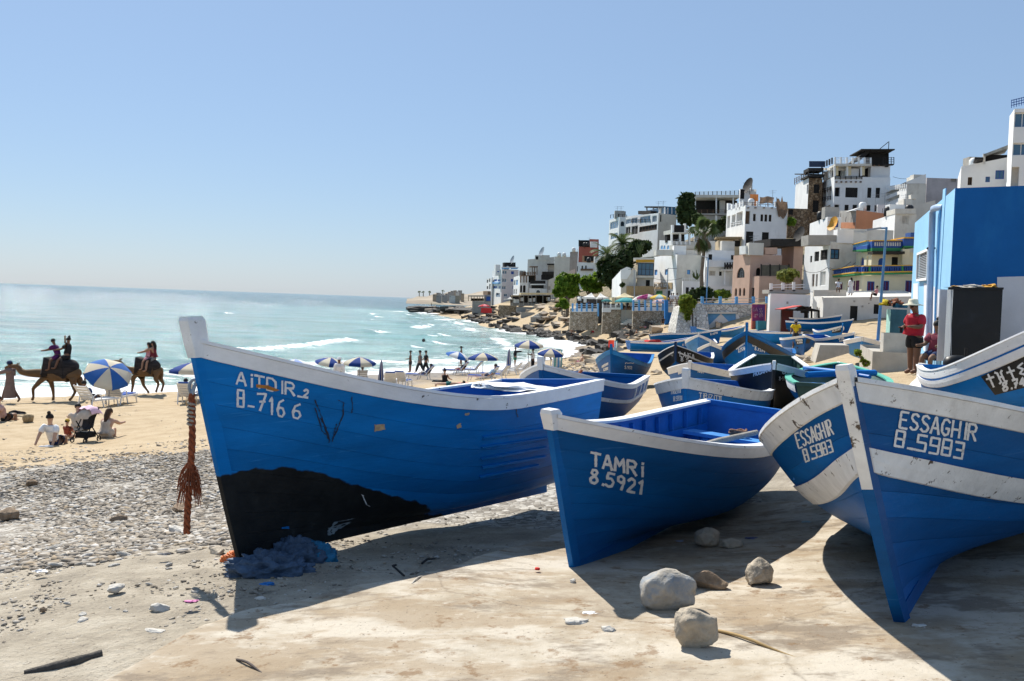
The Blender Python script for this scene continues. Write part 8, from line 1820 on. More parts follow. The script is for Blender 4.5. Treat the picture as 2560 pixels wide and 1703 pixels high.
CP2 = pix(335, 985, 48.5); CP2.z = gz(CP2.x, CP2.y)
c2, sd2, f2c = camel('brown camel with head raised beyond the striped umbrella', 'dark lumpy saddle pack on the camel beyond the striped umbrella', CP2, [(1400, 690, .22), (1310, 705, .33), (1100, 705, .36), (880, 715, .34), (730, 730, .23), (600, 695, .16), (500, 620, .135), (460, 530, .125), (355, 532, .10), (275, 545, .07)],
 [(.15, [(850, 800, .16), (795, 890, .12), (800, 1050, .072), (778, 1190, .05), (765, 1265, .07)]), (-.15, [(930, 800, .16), (960, 910, .12), (988, 1065, .075), (1075, 1175, .05), (1125, 1245, .07)]), (.15, [(1330, 780, .19), (1310, 890, .13), (1390, 1005, .066), (1350, 1130, .05), (1330, 1205, .07)]), (-.15, [(1370, 770, .19), (1375, 900, .12), (1455, 1005, .066), (1425, 1130, .05), (1400, 1205, .07)])], [(1430, 690), (1440, 800), (1420, 900)], 800, 1270)
for sd, fc, ch in ((sd1, f1c, [(1050, 590, .24), (1130, 690, .40), (1300, 710, .44), (1500, 700, .44), (1640, 660, .40), (1700, 540, .22)]), (sd2, f2c, [(820, 530, .18), (900, 590, .34), (1050, 600, .39), (1200, 600, .38), (1310, 580, .32), (1370, 520, .16)])):
 V = [fc(X, Y) for X, Y, r in ch]; skin_obj('blanket', V, [(i, i + 1) for i in range(len(V) - 1)], [(r, r) for _, _, r in ch], 2, SADDLE, sd, 2)
 mb = MB(); q = fc(ch[1][0] - 20, ch[1][1] - 150); mb.tube([q + Vector((0, -.22, 0)), q + Vector((0, .22, 0))], .03, 6); mb.tube([q - Vector((0, .15, .3)), q - Vector((0, .15, 0))], .025, 6); mb.tube([q - Vector((0, -.15, .3)), q - Vector((0, -.15, 0))], .025, 6); mb.build('handle', DARKW, sd)
def rider(fc, P, X, Y, label, **k):
 q = fc(X, Y); q = Matrix.Rotation(rad(180), 3, 'Z') @ q; person(label, Vector(P) + q, rad(180), 'ride', group='camel riders', **k)
rider(f1c, CP1, 1330, 440, 'rider in purple dress on the front of the first camel', top=CPU, legs=CPU, skin=SK2, H=1.6, extra=dict(lean=.35, head=.2))
rider(f1c, CP1, 1530, 430, 'rider in black with hair bun on the back of the first camel', top=CK, legs=CK, skin=SK2, bun=True, H=1.66, extra=dict(lean=-.05, shR=1.9, elR=1.2, hipL=1.0, hipR=1.0))
rider(f2c, CP2, 1130, 400, 'small rider in coral bikini on the front of the second camel', top=CP, legs=CP, skin=SK1, H=1.5, sleeve=0, long=True, extra=dict(lean=.05))
rider(f2c, CP2, 1240, 400, 'rider with long black hair on the back of the second camel', top=CMR, legs=CG, skin=SK1, H=1.66, sleeve=0, long=True, extra=dict(lean=.1, shL=1.1, shR=1.1, elL=.2, elR=.2))
# ---------------------------------------------------------------- loungers and umbrellas
PLW = mat('lounger_white', (.76, .76, .75), rough=.4, var=.05, vs=4); CUS = mat('cushion_blue', (.02, .07, .30), rough=.9, var=.15, vs=5)
def lounger_at(P, yaw, label, back=.9, cush=True):
 root = thing('sun_lounger', label, 'sun lounger', P, yaw, 'sun loungers')
 for k in range(9):
  mb = MB(); x = -.05 + k * .15; mb.box((x, -.30, .33), (x + .115, .30, .36)); mb.build('slat', PLW, root)
 bx = Vector((-.1, 0, .36)); d = Vector((-math.cos(back), 0, math.sin(back)))
 for k in range(5):
  mb = MB(); mb.obox(bx + d * (.08 + k * .15), d * .06, (0, .29, 0), Vector((d.z, 0, -d.x)) * .015); mb.build('back_slat', PLW, root)
 for sgn in (1, -1):
  mb = MB(); mb.beam((-.15, sgn * .32, .33), (1.32, sgn * .32, .33), .05, .07); mb.beam(bx + Vector((0, sgn * .31, 0)), bx + d * .78 + Vector((0, sgn * .31, 0)), .05, .05); mb.build('side_rail', PLW, root)
  mb = MB(); mb.tube([Vector((.25, sgn * .35, .36)), Vector((.22, sgn * .36, .55)), Vector((0, sgn * .36, .60)), Vector((-.2, sgn * .35, .5)), Vector((-.3, sgn * .34, .0))], .028, 6); mb.build('arm', PLW, root)
  mb = MB(); mb.tube([Vector((1.2, sgn * .30, .33)), Vector((1.28, sgn * .31, .0))], .03, 6); mb.build('leg', PLW, root); mb = MB(); mb.tube([Vector((.35, sgn * .30, .33)), Vector((.45, sgn * .31, .0))], .03, 6); mb.build('leg', PLW, root)
 if cush:
  mb = MB(); mb.obox((.62, 0, .385), (.68, 0, 0), (0, .27, 0), (0, 0, .022)); mb.obox(bx + d * .40 + Vector((.03, 0, .035)), d * .38, (0, .27, 0), Vector((d.z, 0, -d.x)) * .022); mb.build('cushion', CUS, root)
 return root
LD = [(225, 1020, 70, 'empty white lounger with its back to us under the striped umbrella', False), (290, 1010, 85, 'white lounger with blue cushion right of the striped umbrella', True), (468, 1010, 95, 'white lounger seen beside the hanging rope', True), (905, 960, 100, 'white lounger behind the tarred boat near the folded umbrella', False), (975, 972, 95, 'white lounger just above the tarred boat gunwale, left of two', True), (1003, 968, 80, 'white lounger just above the tarred boat gunwale, right of two', True), (1062, 950, 170, 'white lounger with person in navy, in front of the walkers', True), (1150, 938, 165, 'white lounger under the middle umbrella, left of two', True), (1185, 936, 170, 'white lounger under the middle umbrella, right of two', True), (1222, 955, 165, 'white lounger with blue cushion nearest the boulders, left of two', True), (1250, 950, 160, 'white lounger with blue cushion nearest the boulders, right of two', True), (1285, 938, 165, 'empty white lounger beside the folded umbrella, left of two', False), (1305, 934, 165, 'empty white lounger beside the folded umbrella, right of two', False)]
for x, y, yw, lb, cu in LD: lounger_at(gp(x, y), rad(yw), lb, cush=cu)
for x, y, yw, lb, kw in ((1064, 950, 170, 'person in navy shirt reclining on a lounger', dict(top=CN, legs=CN, skin=SK2)), (1152, 938, 165, 'person lying on the lounger under the middle umbrella', dict(top=CK, legs=CMR, skin=SK3)), (1224, 955, 165, 'person in light blue reclining on a lounger by the boulders', dict(top=CLB, legs=CN, skin=SK1)), (222, 1018, 80, 'person in navy sitting on the lounger under the striped umbrella', dict(top=CN, legs=CN, skin=SK2)), (468, 1008, 95, 'person lying on the lounger beside the hanging rope', dict(top=CN, legs=CN, skin=SK1)), (905, 958, 100, 'person with dark hair on the lounger near the folded umbrella', dict(top=CK, legs=CK, skin=SK2))):
 person(lb, gp(x, y), rad(yw), 'lounge', group=G1, **kw)
def um(px, ptop, py, label, mats, r=1.25, folded=False, tilt=(0, 0), n=8):
 P = gp(px, py); T = pix(px, ptop, P.y); return parasol('umbrella', label, P, r, max(1.6, T.z - P.z), mats, n=n, tilt=tilt, folded=folded)
um(272, 936, 1012, 'blue and white striped umbrella tilted towards us near the camels', [UBL, UW], .98, tilt=(.62, .0))
um(486, 905, 1000, 'navy umbrella half hidden by the stem of the tarred boat', [UB, UW], 1.15)
um(690, 893, 960, 'low navy and cream umbrella behind the tarred boat, first from the bow', [UB, UW], 1.1)
um(736, 898, 968, 'pale blue and white umbrella behind the tarred boat, second from the bow', [mat('umbrella_lav', (.30, .40, .70), rough=.9, trans=.3), CLOTHW], 1.15)
um(826, 894, 962, 'navy and cream umbrella leaning left of the person in the vest', [UB, UW], 1.0, tilt=(.12, .12))
um(898, 893, 962, 'navy and cream umbrella right of the person in the vest', [UW, UB], 1.05, tilt=(.1, 0))
um(952, 900, 962, 'folded navy and white umbrella right above the tarred boat', [UB, UGY], .5, folded=True, n=10)
um(1146, 880, 930, 'blue and white umbrella, left one above the middle loungers', [UBL, CLOTHW], 1.0, tilt=(.1, .25))
um(1206, 882, 945, 'navy and cream umbrella, right one above the middle loungers', [UB, UW], 1.08)
um(1271, 872, 935, 'folded grey blue umbrella near the person in black jacket', [UB, UGY], .5, folded=True, n=10)
um(1320, 851, 930, 'large navy and cream umbrella held up by the person in white shirt', [UB, UW], 1.12, tilt=(.1, 0))
um(1376, 872, 922, 'navy umbrella with pale panels beside the striped bin', [UB, UW], 1.1, tilt=(.15, 0))
def drum(px, py, ptop, label):
 P = gp(px, py); h = pix(px, ptop, P.y).z - P.z; root = thing('litter_bin', label, 'bin', P, 0, 'striped bins'); n = 16
 for k in range(n):
  mb = MB(); a0, a1 = 2 * PI * k / n, 2 * PI * (k + 1) / n; r = h * .27; mb.add([(r * math.cos(a), r * math.sin(a), z) for a, z in ((a0, 0), (a1, 0), (a1, h), (a0, h))], [(0, 1, 2, 3)]); mb.build('stripe', (BTRIML, CLOTHW, UT, CLOTHW)[k % 4], root)
 mb = MB(); mb.lathe([(h * .27, h), (h * .285, h), (h * .285, h * .96), (h * .27, h * .96)], n=16); mb.build('rim', UT, root)
drum(1393, 918, 874, 'blue and white striped drum bin beside the bending person'); drum(1535, 880, 852, 'blue and white striped drum bin behind the sky blue gunwale')
P = pix(1059, 851, 74); bm = bmesh.new(); bmesh.ops.create_icosphere(bm, subdivisions=2, radius=.13); me = bpy.data.meshes.new('football'); bm.to_mesh(me); bm.free(); me.materials.append(CK); o_ = bpy.data.objects.new('football', me); COL.objects.link(o_); o_.location = P; tag(o_, 'dark football in the air above the three walkers', 'ball')
# stroller
sp_ = gp(214, 1105); stl = thing('stroller', 'black folding stroller with beige hood draped with a pink cloth', 'stroller', sp_, rad(75))
for a, c in (((-.3, .22, .1), (.28, .22, .98)), ((-.3, -.22, .1), (.28, -.22, .98)), ((.3, .22, .1), (-.15, .22, .62)), ((.3, -.22, .1), (-.15, -.22, .62)), ((.28, -.22, .98), (.28, .22, .98))):
 mb = MB(); mb.tube([a, c], .018, 6); mb.build('frame_tube', CK, stl)
for x in (-.3, .3):
 for y in (-.22, .22):
  mb = MB(); P0 = Vector((x, y, .085)); mb.tube([P0 + Vector((.075 * math.cos(t), 0, .075 * math.sin(t))) for t in np.linspace(0, 2 * PI, 13)], .018, 6); mb.build('wheel', CK, stl)
mb = MB(); mb.grid([[Vector((x, y, z + (.05 if abs(y) > .1 else 0))) for y in (-.2, -.1, 0, .1, .2)] for x, z in ((-.32, .38), (-.1, .34), (.08, .40), (.2, .85))]); mb.build('seat', CDK, stl)
mb = MB(); mb.grid([[Vector((.12 + .30 * math.cos(t) * -1, .22 * math.cos(u), .72 + .30 * math.sin(t) * math.sin(u) ** .5)) for u in np.linspace(.1, PI - .1, 7)] for t in np.linspace(-.1, 2.3, 7)]); mb.build('hood', CB, stl)
mb = MB(); mb.box((-.22, -.18, .14), (.22, .18, .30)); mb.build('basket', CK, stl)
mb = MB(); mb.grid([[Vector((.12 - .33 * math.cos(t), .26 * math.cos(u), .74 + .32 * math.sin(t) * math.sin(u) ** .4 + .02 * math.sin(9 * u))) for u in np.linspace(.05, PI - .05, 9)] for t in np.linspace(.9, 2.9, 7)]); o_ = mb.build('draped_cloth', cl('pale_pink', (.72, .50, .62))); o_.location = sp_; o_.rotation_euler = (0, 0, rad(75)); tag(o_, 'pale pink cloth draped over the stroller hood', 'cloth')
P = gp(70, 1056); mb = MB(); mb.lathe([(.02, 0), (.16, .02), (.19, .18), (.17, .26), (.15, .26), (.16, .16), (.13, .04), (.01, .03)], n=14); o_ = mb.build('straw_basket', REED); o_.location = P; tag(o_, 'small brown basket standing on the sand at left', 'basket')
P = gp(190, 1010); P = gp(466, 1015); mb = MB(); mb.lathe([(.02, 0), (.2, .02), (.24, .22), (.2, .36), (.18, .36), (.21, .2), (.17, .05), (.01, .04)], n=14); o_ = mb.build('straw_basket', REED); o_.location = P + Vector((.3, -.3, 0)); tag(o_, 'round straw basket in front of the lounger by the hanging rope', 'basket')
for x, y, lb in ((42, 1040, 'black bag lying on the sand at the left edge'), (1096, 958, 'dark bag beside the sitting person in black')): blob(gp(x, y) + Vector((0, 0, .08)), .4, .22, .13, 71 + x, CK, 'beach_bag', lb, 'bag', .5, 3)
for x, y, lb in ((108, 1120, 'left one of a pair of white shoes on the sand'), (122, 1119, 'right one of a pair of white shoes on the sand')): blob(gp(x, y) + Vector((0, 0, .03)), .14, .05, .045, 81 + x, CW, 'shoe', lb, 'shoe', .2, 2)
# ---------------------------------------------------------------- foreground stones and debris
RK1 = mat('rock_grey_blue', (.42, .38, .32), rough=.9, var=.28, vs=5, bump=.7, bs=22, stain=(.10, .20, .32), sa=.62, ssc=3.5, chip=(.50, .46, .40), ca=.5, csc=7, soft=.4)
RK2 = mat('rock_warm', (.42, .36, .28), rough=.92, var=.3, vs=6, bump=.8, bs=24, stain=(.20, .14, .09), sa=.5, ssc=6, chip=(.55, .51, .44), ca=.45, csc=9, soft=.4)
RK3 = mat('rock_brown', (.25, .18, .12), rough=.92, var=.35, vs=8, bump=.8, bs=26, stain=(.13, .09, .06), sa=.5, ssc=6)
RKW = mat('rock_white', (.52, .49, .44), rough=.92, var=.15, vs=8, bump=.6, bs=30, stain=(.42, .37, .30), sa=.4, ssc=6)
def on_slip(px, py):
 P = on_ground(px, py, 2.0, 30, .05); return P
def hewn(P, sx, sy, sz, seed, m, name, label, cat='rock', rot=0.0, cuts=9, group=None, tip=0.0):
 """angular stone: convex hull of cut planes, then roughened"""
 g = random.Random(seed); bm = bmesh.new(); bmesh.ops.create_icosphere(bm, subdivisions=1, radius=1.12)
 for i in range(cuts):
  n = Vector((g.gauss(0, 1), g.gauss(0, 1), g.gauss(0, .8) + .15)).normalized(); d = g.uniform(.55, .92)
  r = bmesh.ops.bisect_plane(bm, geom=bm.verts[:] + bm.edges[:] + bm.faces[:], plane_co=n * d, plane_no=n, clear_outer=True)
  e = [x for x in r['geom_cut'] if isinstance(x, bmesh.types.BMEdge)]
  if e: bmesh.ops.holes_fill(bm, edges=bm.edges[:])
 bmesh.ops.triangulate(bm, faces=bm.faces[:])
 bmesh.ops.subdivide_edges(bm, edges=bm.edges[:], cuts=4, use_grid_fill=True)
 bmesh.ops.smooth_vert(bm, verts=bm.verts[:], factor=.6, use_axis_x=True, use_axis_y=True, use_axis_z=True); bmesh.ops.smooth_vert(bm, verts=bm.verts[:], factor=.5, use_axis_x=True, use_axis_y=True, use_axis_z=True)
 for v in bm.verts:
  k = 1 + .10 * noise.fractal(v.co * 2.3 + Vector((seed, 0, 0)), 1, 2.1, 4); v.co *= k
 bmesh.ops.recalc_face_normals(bm, faces=bm.faces[:])
 me = bpy.data.meshes.new(name); bm.to_mesh(me); bm.free()
 S = Matrix.Rotation(rot, 4, 'Z') @ Matrix.Rotation(tip, 4, 'X') @ Matrix.Diagonal((sx, sy, sz, 1)); me.transform(S)
 zm = min(v.co.z for v in me.vertices)
 for v in me.vertices: v.co.z -= zm + .012
 for p in me.polygons: p.use_smooth = True
 me.materials.append(m); o = bpy.data.objects.new(name, me); COL.objects.link(o); o.location = P
 return tag(o, label, cat, group)
hewn(on_slip(1668, 1528), .195, .15, .155, 4, RK1, 'rock', 'large grey rock with blue stain in front of the TAMRI boat', cuts=7)
hewn(on_slip(1738, 1622), .135, .11, .15, 8, RK2, 'rock', 'upright pale brown rock standing nearest to the viewer', cuts=6, rot=.4)
hewn(on_slip(1768, 1474), .16, .09, .07, 12, RK3, 'rock', 'flat brown rock behind the large grey rock', cuts=8, rot=-.2)
hewn(on_slip(1897, 1464), .115, .10, .12, 17, RK2, 'rock', 'wedge shaped pinkish rock at the edge of the boat shadow', cuts=10, rot=.8)
hewn(on_slip(1766, 1368), .12, .11, .10, 21, RK2, 'rock', 'rounded rock propping the hull of the TAMRI boat', cuts=5)
hewn(on_slip(1828, 1370), .11, .08, .05, 25, RK2, 'rock', 'flat rounded rock right of the propping one under the hull', cuts=5)
hewn(on_slip(1440, 1563), .085, .06, .035, 31, RKW, 'rock', 'flat white stone left of the shadow of the TAMRI bow', cuts=9, rot=.3)
hewn(on_slip(1523, 1584), .07, .04, .028, 35, RKW, 'rock', 'small white stone at the tip of the TAMRI shadow', cuts=9, rot=-.2)
hewn(on_slip(1433, 1462), .028, .025, .03, 37, RKW, 'rock', 'tiny white stone at the foot of the TAMRI stem', cuts=8)
for i, (x, y, sx, sy, sz, m, lb) in enumerate(((400, 1528, .075, .05, .035, RKW, 'white pointed stone on the dirt left of the bow shadow'), (287, 1482, .08, .05, .04, RKW, 'pale stone on the dirt at the lower left'), (206, 1556, .06, .04, .025, RKW, 'rounded pale stone, one of two touching at the lower left'), (206, 1540, .04, .03, .02, RKW, 'small pale stone behind the rounded one at the lower left'), (385, 1578, .09, .05, .015, RKW, 'flat white slab stone left of the slipway edge'), (108, 1528, .025, .02, .02, RK3, 'small dark stone at the lower left'), (295, 1305, .14, .06, .045, RK3, 'dark long brick like stone on the shingle'), (450, 1280, .19, .10, .07, RK3, 'dark stone behind the hanging rope'), (440, 1332, .13, .08, .05, RKW, 'pale rounded stone right of the rope end'), (20, 1303, .16, .12, .10, RK3, 'brown lump of rock at the left edge of the shingle'), (80, 1216, .11, .09, .07, RK3, 'dark stone in the middle of the shingle'), (255, 1178, .2, .09, .04, RK2, 'tan flat stone high on the shingle'), (545, 1385, .12, .07, .04, RK2, 'tan stone right before the orange bag'), (650, 1500, .05, .035, .02, RKW, 'pale chip on the dirt in front of the tarred bow'))):
 hewn(on_ground(x, y, 2, 40), sx, sy, sz, 60 + i, m, 'stone', lb, 'stone', rot=i * .7, cuts=8)
# loose beach stones that can be told apart, and the shingle between them
g = random.Random(21)
_sv = []
for k in range(6):
 o = hewn((0, 0, 0), 1, .68, .38, 200 + k, (RK2, RKW, RKW, RK1, RK2, RKW)[k], 'stone', 'x', 'stone', cuts=8); _sv.append(o.data); bpy.data.objects.remove(o)
for i in range(150):
 x = g.uniform(0, 560); y = g.uniform(1130, 1420) if i < 110 else g.uniform(1400, 1690)
 if y > 1240 and x > 470 + (1400 - y) * .1: continue
 P = on_ground(x, y, 2, 40); o = bpy.data.objects.new('beach_stone', g.choice(_sv)); COL.objects.link(o); o.location = P; s_ = g.uniform(.03, .065) * (1 if i < 110 else .4); o.scale = (s_ * g.uniform(.8, 1.6), s_, s_ * g.uniform(.7, 1.2)); o.rotation_euler = (g.uniform(-.2, .2), g.uniform(-.2, .2), g.uniform(0, 6.28))
 tag(o, 'loose pale stone lying on the shingle left of the tarred boat', 'stone', 'loose stones on the shingle')
def scatter(name, label, n, fn, smin, smax, seed, flat_=.45, cat='gravel'):
 r = np.random.default_rng(seed); t = (1 + 5 ** .5) / 2
 ico = np.array([(-1, t, 0), (1, t, 0), (-1, -t, 0), (1, -t, 0), (0, -1, t), (0, 1, t), (0, -1, -t), (0, 1, -t), (t, 0, -1), (t, 0, 1), (-t, 0, -1), (-t, 0, 1)]) / 1.9
 fc = np.array([(0, 11, 5), (0, 5, 1), (0, 1, 7), (0, 7, 10), (0, 10, 11), (1, 5, 9), (5, 11, 4), (11, 10, 2), (10, 7, 6), (7, 1, 8), (3, 9, 4), (3, 4, 2), (3, 2, 6), (3, 6, 8), (3, 8, 9), (4, 9, 5), (2, 4, 11), (6, 2, 10), (8, 6, 7), (9, 8, 1)])
 xy = fn(r, n); n = len(xy); z = gz_arr(xy[:, 0], xy[:, 1])
 s = smin * (smax / smin) ** (r.random(n) ** 1.9); an = r.random(n) * 6.283
 V = ico[None] * (1 + r.uniform(-.28, .28, (n, 12, 1)))
 V = V * np.stack([s * r.uniform(.8, 1.7, n), s, s * r.uniform(.5, 1.2, n) * flat_], -1)[:, None, :]
 c, sn = np.cos(an)[:, None], np.sin(an)[:, None]; X = V[..., 0] * c - V[..., 1] * sn; Y = V[..., 0] * sn + V[..., 1] * c
 tl = r.uniform(-.35, .35, (n, 1)); Z = V[..., 2] + X * tl
 W = np.stack([X + xy[:, 0:1], Y + xy[:, 1:2], Z + z[:, None] + (s * .15)[:, None]], -1).reshape(-1, 3)
 Fc = (fc[None] + np.arange(n)[:, None, None] * 12).reshape(-1, 3)
 me = bpy.data.meshes.new(name); me.vertices.add(len(W)); me.vertices.foreach_set('co', W.astype(np.float32).ravel()); me.loops.add(Fc.size); me.loops.foreach_set('vertex_index', Fc.ravel().astype(np.int32)); me.polygons.add(len(Fc)); me.polygons.foreach_set('loop_start', np.arange(0, Fc.size, 3, dtype=np.int32)); me.polygons.foreach_set('loop_total', np.full(len(Fc), 3, np.int32)); me.update(); me.validate()
 wl_attr(me, 'tone', np.repeat(r.random(n), 12))
 me.materials.append(pebble_mat()); o = bpy.data.objects.new(name, me); COL.objects.link(o); o['kind'] = 'stuff'; o['label'] = label; o['category'] = cat
 return o
def pebble_mat():
 if 'pebbles' in _M: return _M['pebbles']
 m = bpy.data.materials.new('pebbles'); m.use_nodes = True; nt, nn = nodes_of(m); L = nt.links.new; b = nt.nodes['Principled BSDF']
 a = nn('ShaderNodeAttribute', attribute_name='tone'); r = ramp(nn, [(0.0, (.12, .10, .08)), (.2, (.22, .19, .155)), (.45, (.32, .285, .24)), (.62, (.30, .235, .16)), (.8, (.40, .37, .325)), (1.0, (.52, .49, .45))]); r.color_ramp.interpolation = 'LINEAR'; L(a.outputs['Fac'], r.inputs[0])
 L(r.outputs[0], b.inputs['Base Color']); b.inputs['Roughness'].default_value = .9; b.inputs['Specular IOR Level'].default_value = .2; _M['pebbles'] = m; return m
def f_shingle(r, n):
 px = r.uniform(-120, 640, n); t = r.random(n); D = 8.5 * (27 / 8.5) ** t
 x = (px - 1280) / FPX * D; d = np.hypot(x, D)
 keep = sms((d - 8.2) / 4) * (1 - sms((d - 22 - x * .25) / 5)) + .10
 k = r.random(n) < keep; return np.stack([x, D], -1)[k]
def f_dirt(r, n):
 px = r.uniform(-60, 1500, n); D = 5.2 * (12 / 5.2) ** r.random(n); x = (px - 1280) / FPX * D
 q = noise_mask(x, D); k = (r.random(n) < q) & (D > 5.2 + np.clip(x + 2.2, 0, 9) * .62); return np.stack([x, D], -1)[k]
def noise_mask(x, y): return np.clip(.5 + 1.1 * fbm(x, y, .9, 3, 6.0), .05, 1)
def f_back(r, n):
 px = r.uniform(1380, 1640, n); D = 30 * (105 / 30) ** r.random(n); x = (px - 1280) / FPX * D; d = np.hypot((x - 2.5 - (D - 62) * .11) / 4, (D - 66) / 40); k = r.random(n) < np.clip(1.15 - d, 0, 1); return np.stack([x, D], -1)[k]
def f_sand(r, n):
 px = r.uniform(-100, 1400, n); D = 22 * (62 / 22) ** r.random(n); x = (px - 1280) / FPX * D; k = r.random(n) < np.clip(.1 + .9 * fbm(x, D, .35, 3, 3.0), 0, 1); return np.stack([x, D], -1)[k]
scatter('shingle', 'bank of pale grey shingle across the beach left of the boats', 60000, f_shingle, .010, .055, 1)
scatter('gravel', 'grit and small stones scattered on the dirt round the bows', 16000, f_dirt, .004, .022, 2)
scatter('shingle', 'shingle and cobbles beyond the sky blue gunwale', 5000, f_back, .05, .22, 3)
scatter('gravel', 'scattered dark pebbles on the open sand', 5000, f_sand, .015, .05, 4)
# ---------------------------------------------------------------- rope on the tarred bow
_mw1 = BOATS['B1'][3]; rt = pix(479, 985, 7.50); rb = pix(478, 1334, 7.50); rb.x = rt.x + .02
rope = thing('mooring_rope', 'thick frayed rust red rope hanging from the tarred bow', 'rope', rt, 0)
for st_ in range(3):
 mb = MB(); P = []
 for k in range(90):
  t = k / 89; z = (rb.z - rt.z) * t; a = t * 42 + st_ * 2.094; w = .014; cx = .012 * math.sin(t * 5); P.append(Vector((cx + w * math.cos(a), w * math.sin(a), z)))
 mb.tube(P, .0145, 6); mb.build('strand', ROPE, rope)
mb = MB(); g = random.Random(3)
for k in range(120):
 t0 = g.choice((.52, .58, .62)) + g.uniform(-.03, .03); a = g.uniform(0, 6.28); z = (rb.z - rt.z) * t0; q = Vector((.02 * math.cos(a), .02 * math.sin(a), z)); d = Vector((math.cos(a) * .07, math.sin(a) * .07, -.06)); mb.tube([q, q + d * .6 + Vector((0, 0, -.02)), q + d + Vector((0, 0, -g.uniform(.05, .14)))], [.004, .003, .002], 3, cap=False)
mb.build('frayed_ends', ROPE, rope)['kind'] = 'stuff'
mb = MB(); mb.tube([Vector((.027 * math.cos(t), .027 * math.sin(t), (rb.z - rt.z) * .64 + .012 * math.sin(t * .7))) for t in np.linspace(0, 19, 60)], .006, 5); mb.build('white_whipping', CW, rope)
mb = MB(); mb.tube([Vector((.022 * math.cos(t), .022 * math.sin(t), -.05 - .2 * t / 40)) for t in np.linspace(0, 40, 120)], .012, 5); mb.build('grey_wrapping', ROPEG, rope)
mb = MB(); mb.tube([Vector((.0, 0, -.02)), Vector((.02, 0, .06)), Vector((.04, .05, .11)), Vector((.05, .18, .14))], .016, 6); mb.tube([Vector((.02 + .05 * math.cos(t), .03, .05 + .06 * math.sin(t))) for t in np.linspace(0, 6.28, 16)], .013, 6); mb.build('shackle', METAL, rope)
# ---------------------------------------------------------------- heaps and litter
def crumple(P, sx, sy, sz, seed, m, name, label, cat):
 bm = bmesh.new(); bmesh.ops.create_icosphere(bm, subdivisions=5, radius=1)
 for v in bm.verts:
  d = v.co.normalized(); r_ = noise.ridged_multi_fractal(d * 1.9 + Vector((seed, 0, seed)), .55, 2.3, 6, 1.0, 2.0); k = .50 + .26 * r_ + .22 * noise.noise(d * 2.2 + Vector((0, seed, 0))); v.co = Vector((d.x * sx * k, d.y * sy * k, max(-.02, d.z * sz * k)))
 me = bpy.data.meshes.new(name); bm.to_mesh(me); bm.free(); [setattr(p, 'use_smooth', True) for p in me.polygons]; me.materials.append(m); o = bpy.data.objects.new(name, me); COL.objects.link(o); o.location = P; return tag(o, label, cat)
NETB = mat('net_blue_grey', (.05, .085, .14), rough=.6, var=.4, vs=9, bump=.5, bs=40, stain=(.12, .15, .19), sa=.35, ssc=8); NETT = mat('net_teal', (.015, .14, .26), rough=.6, var=.4, vs=9, bump=.5, bs=40)
crumple(on_ground(672, 1432, 2, 30), .36, .22, .17, 3, NETB, 'net_heap', 'crumpled dark blue grey net heap at the foot of the tarred bow', 'net'); crumple(on_ground(738, 1405, 2, 30), .26, .18, .20, 6, NETB, 'net_heap', 'second fold of dark net behind the first at the tarred bow', 'net'); crumple(on_ground(783, 1402, 2, 30), .19, .13, .17, 9, NETT, 'net_heap', 'teal blue net bundle right of the dark heap', 'net')
crumple(on_ground(590, 1404, 2, 30), .13, .08, .09, 12, mat('bag_orange', (.75, .22, .06), rough=.5, var=.1, trans=.2), 'plastic_bag', 'orange plastic bag at the foot of the tarred stem', 'bag'); crumple(on_ground(622, 1408, 2, 30), .05, .04, .04, 14, mat('bag_orange', (.75, .22, .06)), 'plastic_bag', 'small orange scrap beside the orange bag', 'bag')
for a, c, w, m, lb in (((1783, 1583), (1998, 1650), .010, mat('straw', (.32, .22, .10), rough=.9, var=.3), 'dry brown stalk lying on the slipway'), ((592, 1658), (668, 1694), .008, mat('twig', (.10, .08, .07), rough=.9), 'thin dark stick at the bottom edge'), ((1030, 1466), (1066, 1438), .006, mat('twig_pale', (.5, .46, .4), rough=.9), 'pale thin twig on the slipway edge'), ((1055, 1415), (1092, 1397), .010, DARKW, 'dark iron bar in the shade of the tarred boat')):
 p0, p1 = on_slip(*a), on_slip(*c); mb = MB(); P = [p0.lerp(p1, t) - p0 + Vector((0, 0, .02 + .012 * math.sin(5 * t))) for t in np.linspace(0, 1, 7)]; mb.tube(P, [w, w, w, w, w * .8, w * .6, w * .3], 5); o = mb.build('stalk', m); o.location = p0; tag(o, lb, 'stick')
p0 = on_slip(982, 1421); mb = MB(); mb.tube([Vector((0, 0, .02)), on_slip(990, 1419) - p0 + Vector((0, 0, .02))], .009, 5); mb.tube([Vector((0, 0, .02)), on_slip(1010, 1446) - p0 + Vector((0, 0, .02))], .009, 5); o = mb.build('iron_bracket', DARKW); o.location = p0; tag(o, 'bent black iron bracket in the shade by the slipway edge', 'bracket')
mb = MB(); mb.lathe([(.001, .014), (.019, .014), (.021, .0)], n=12); o = mb.build('bottle_cap', cl('cap_red', (.55, .03, .02))); o.location = on_slip(1343, 1434) + Vector((0, 0, .03)); tag(o, 'red bottle cap on the slipway left of the TAMRI bow', 'cap')
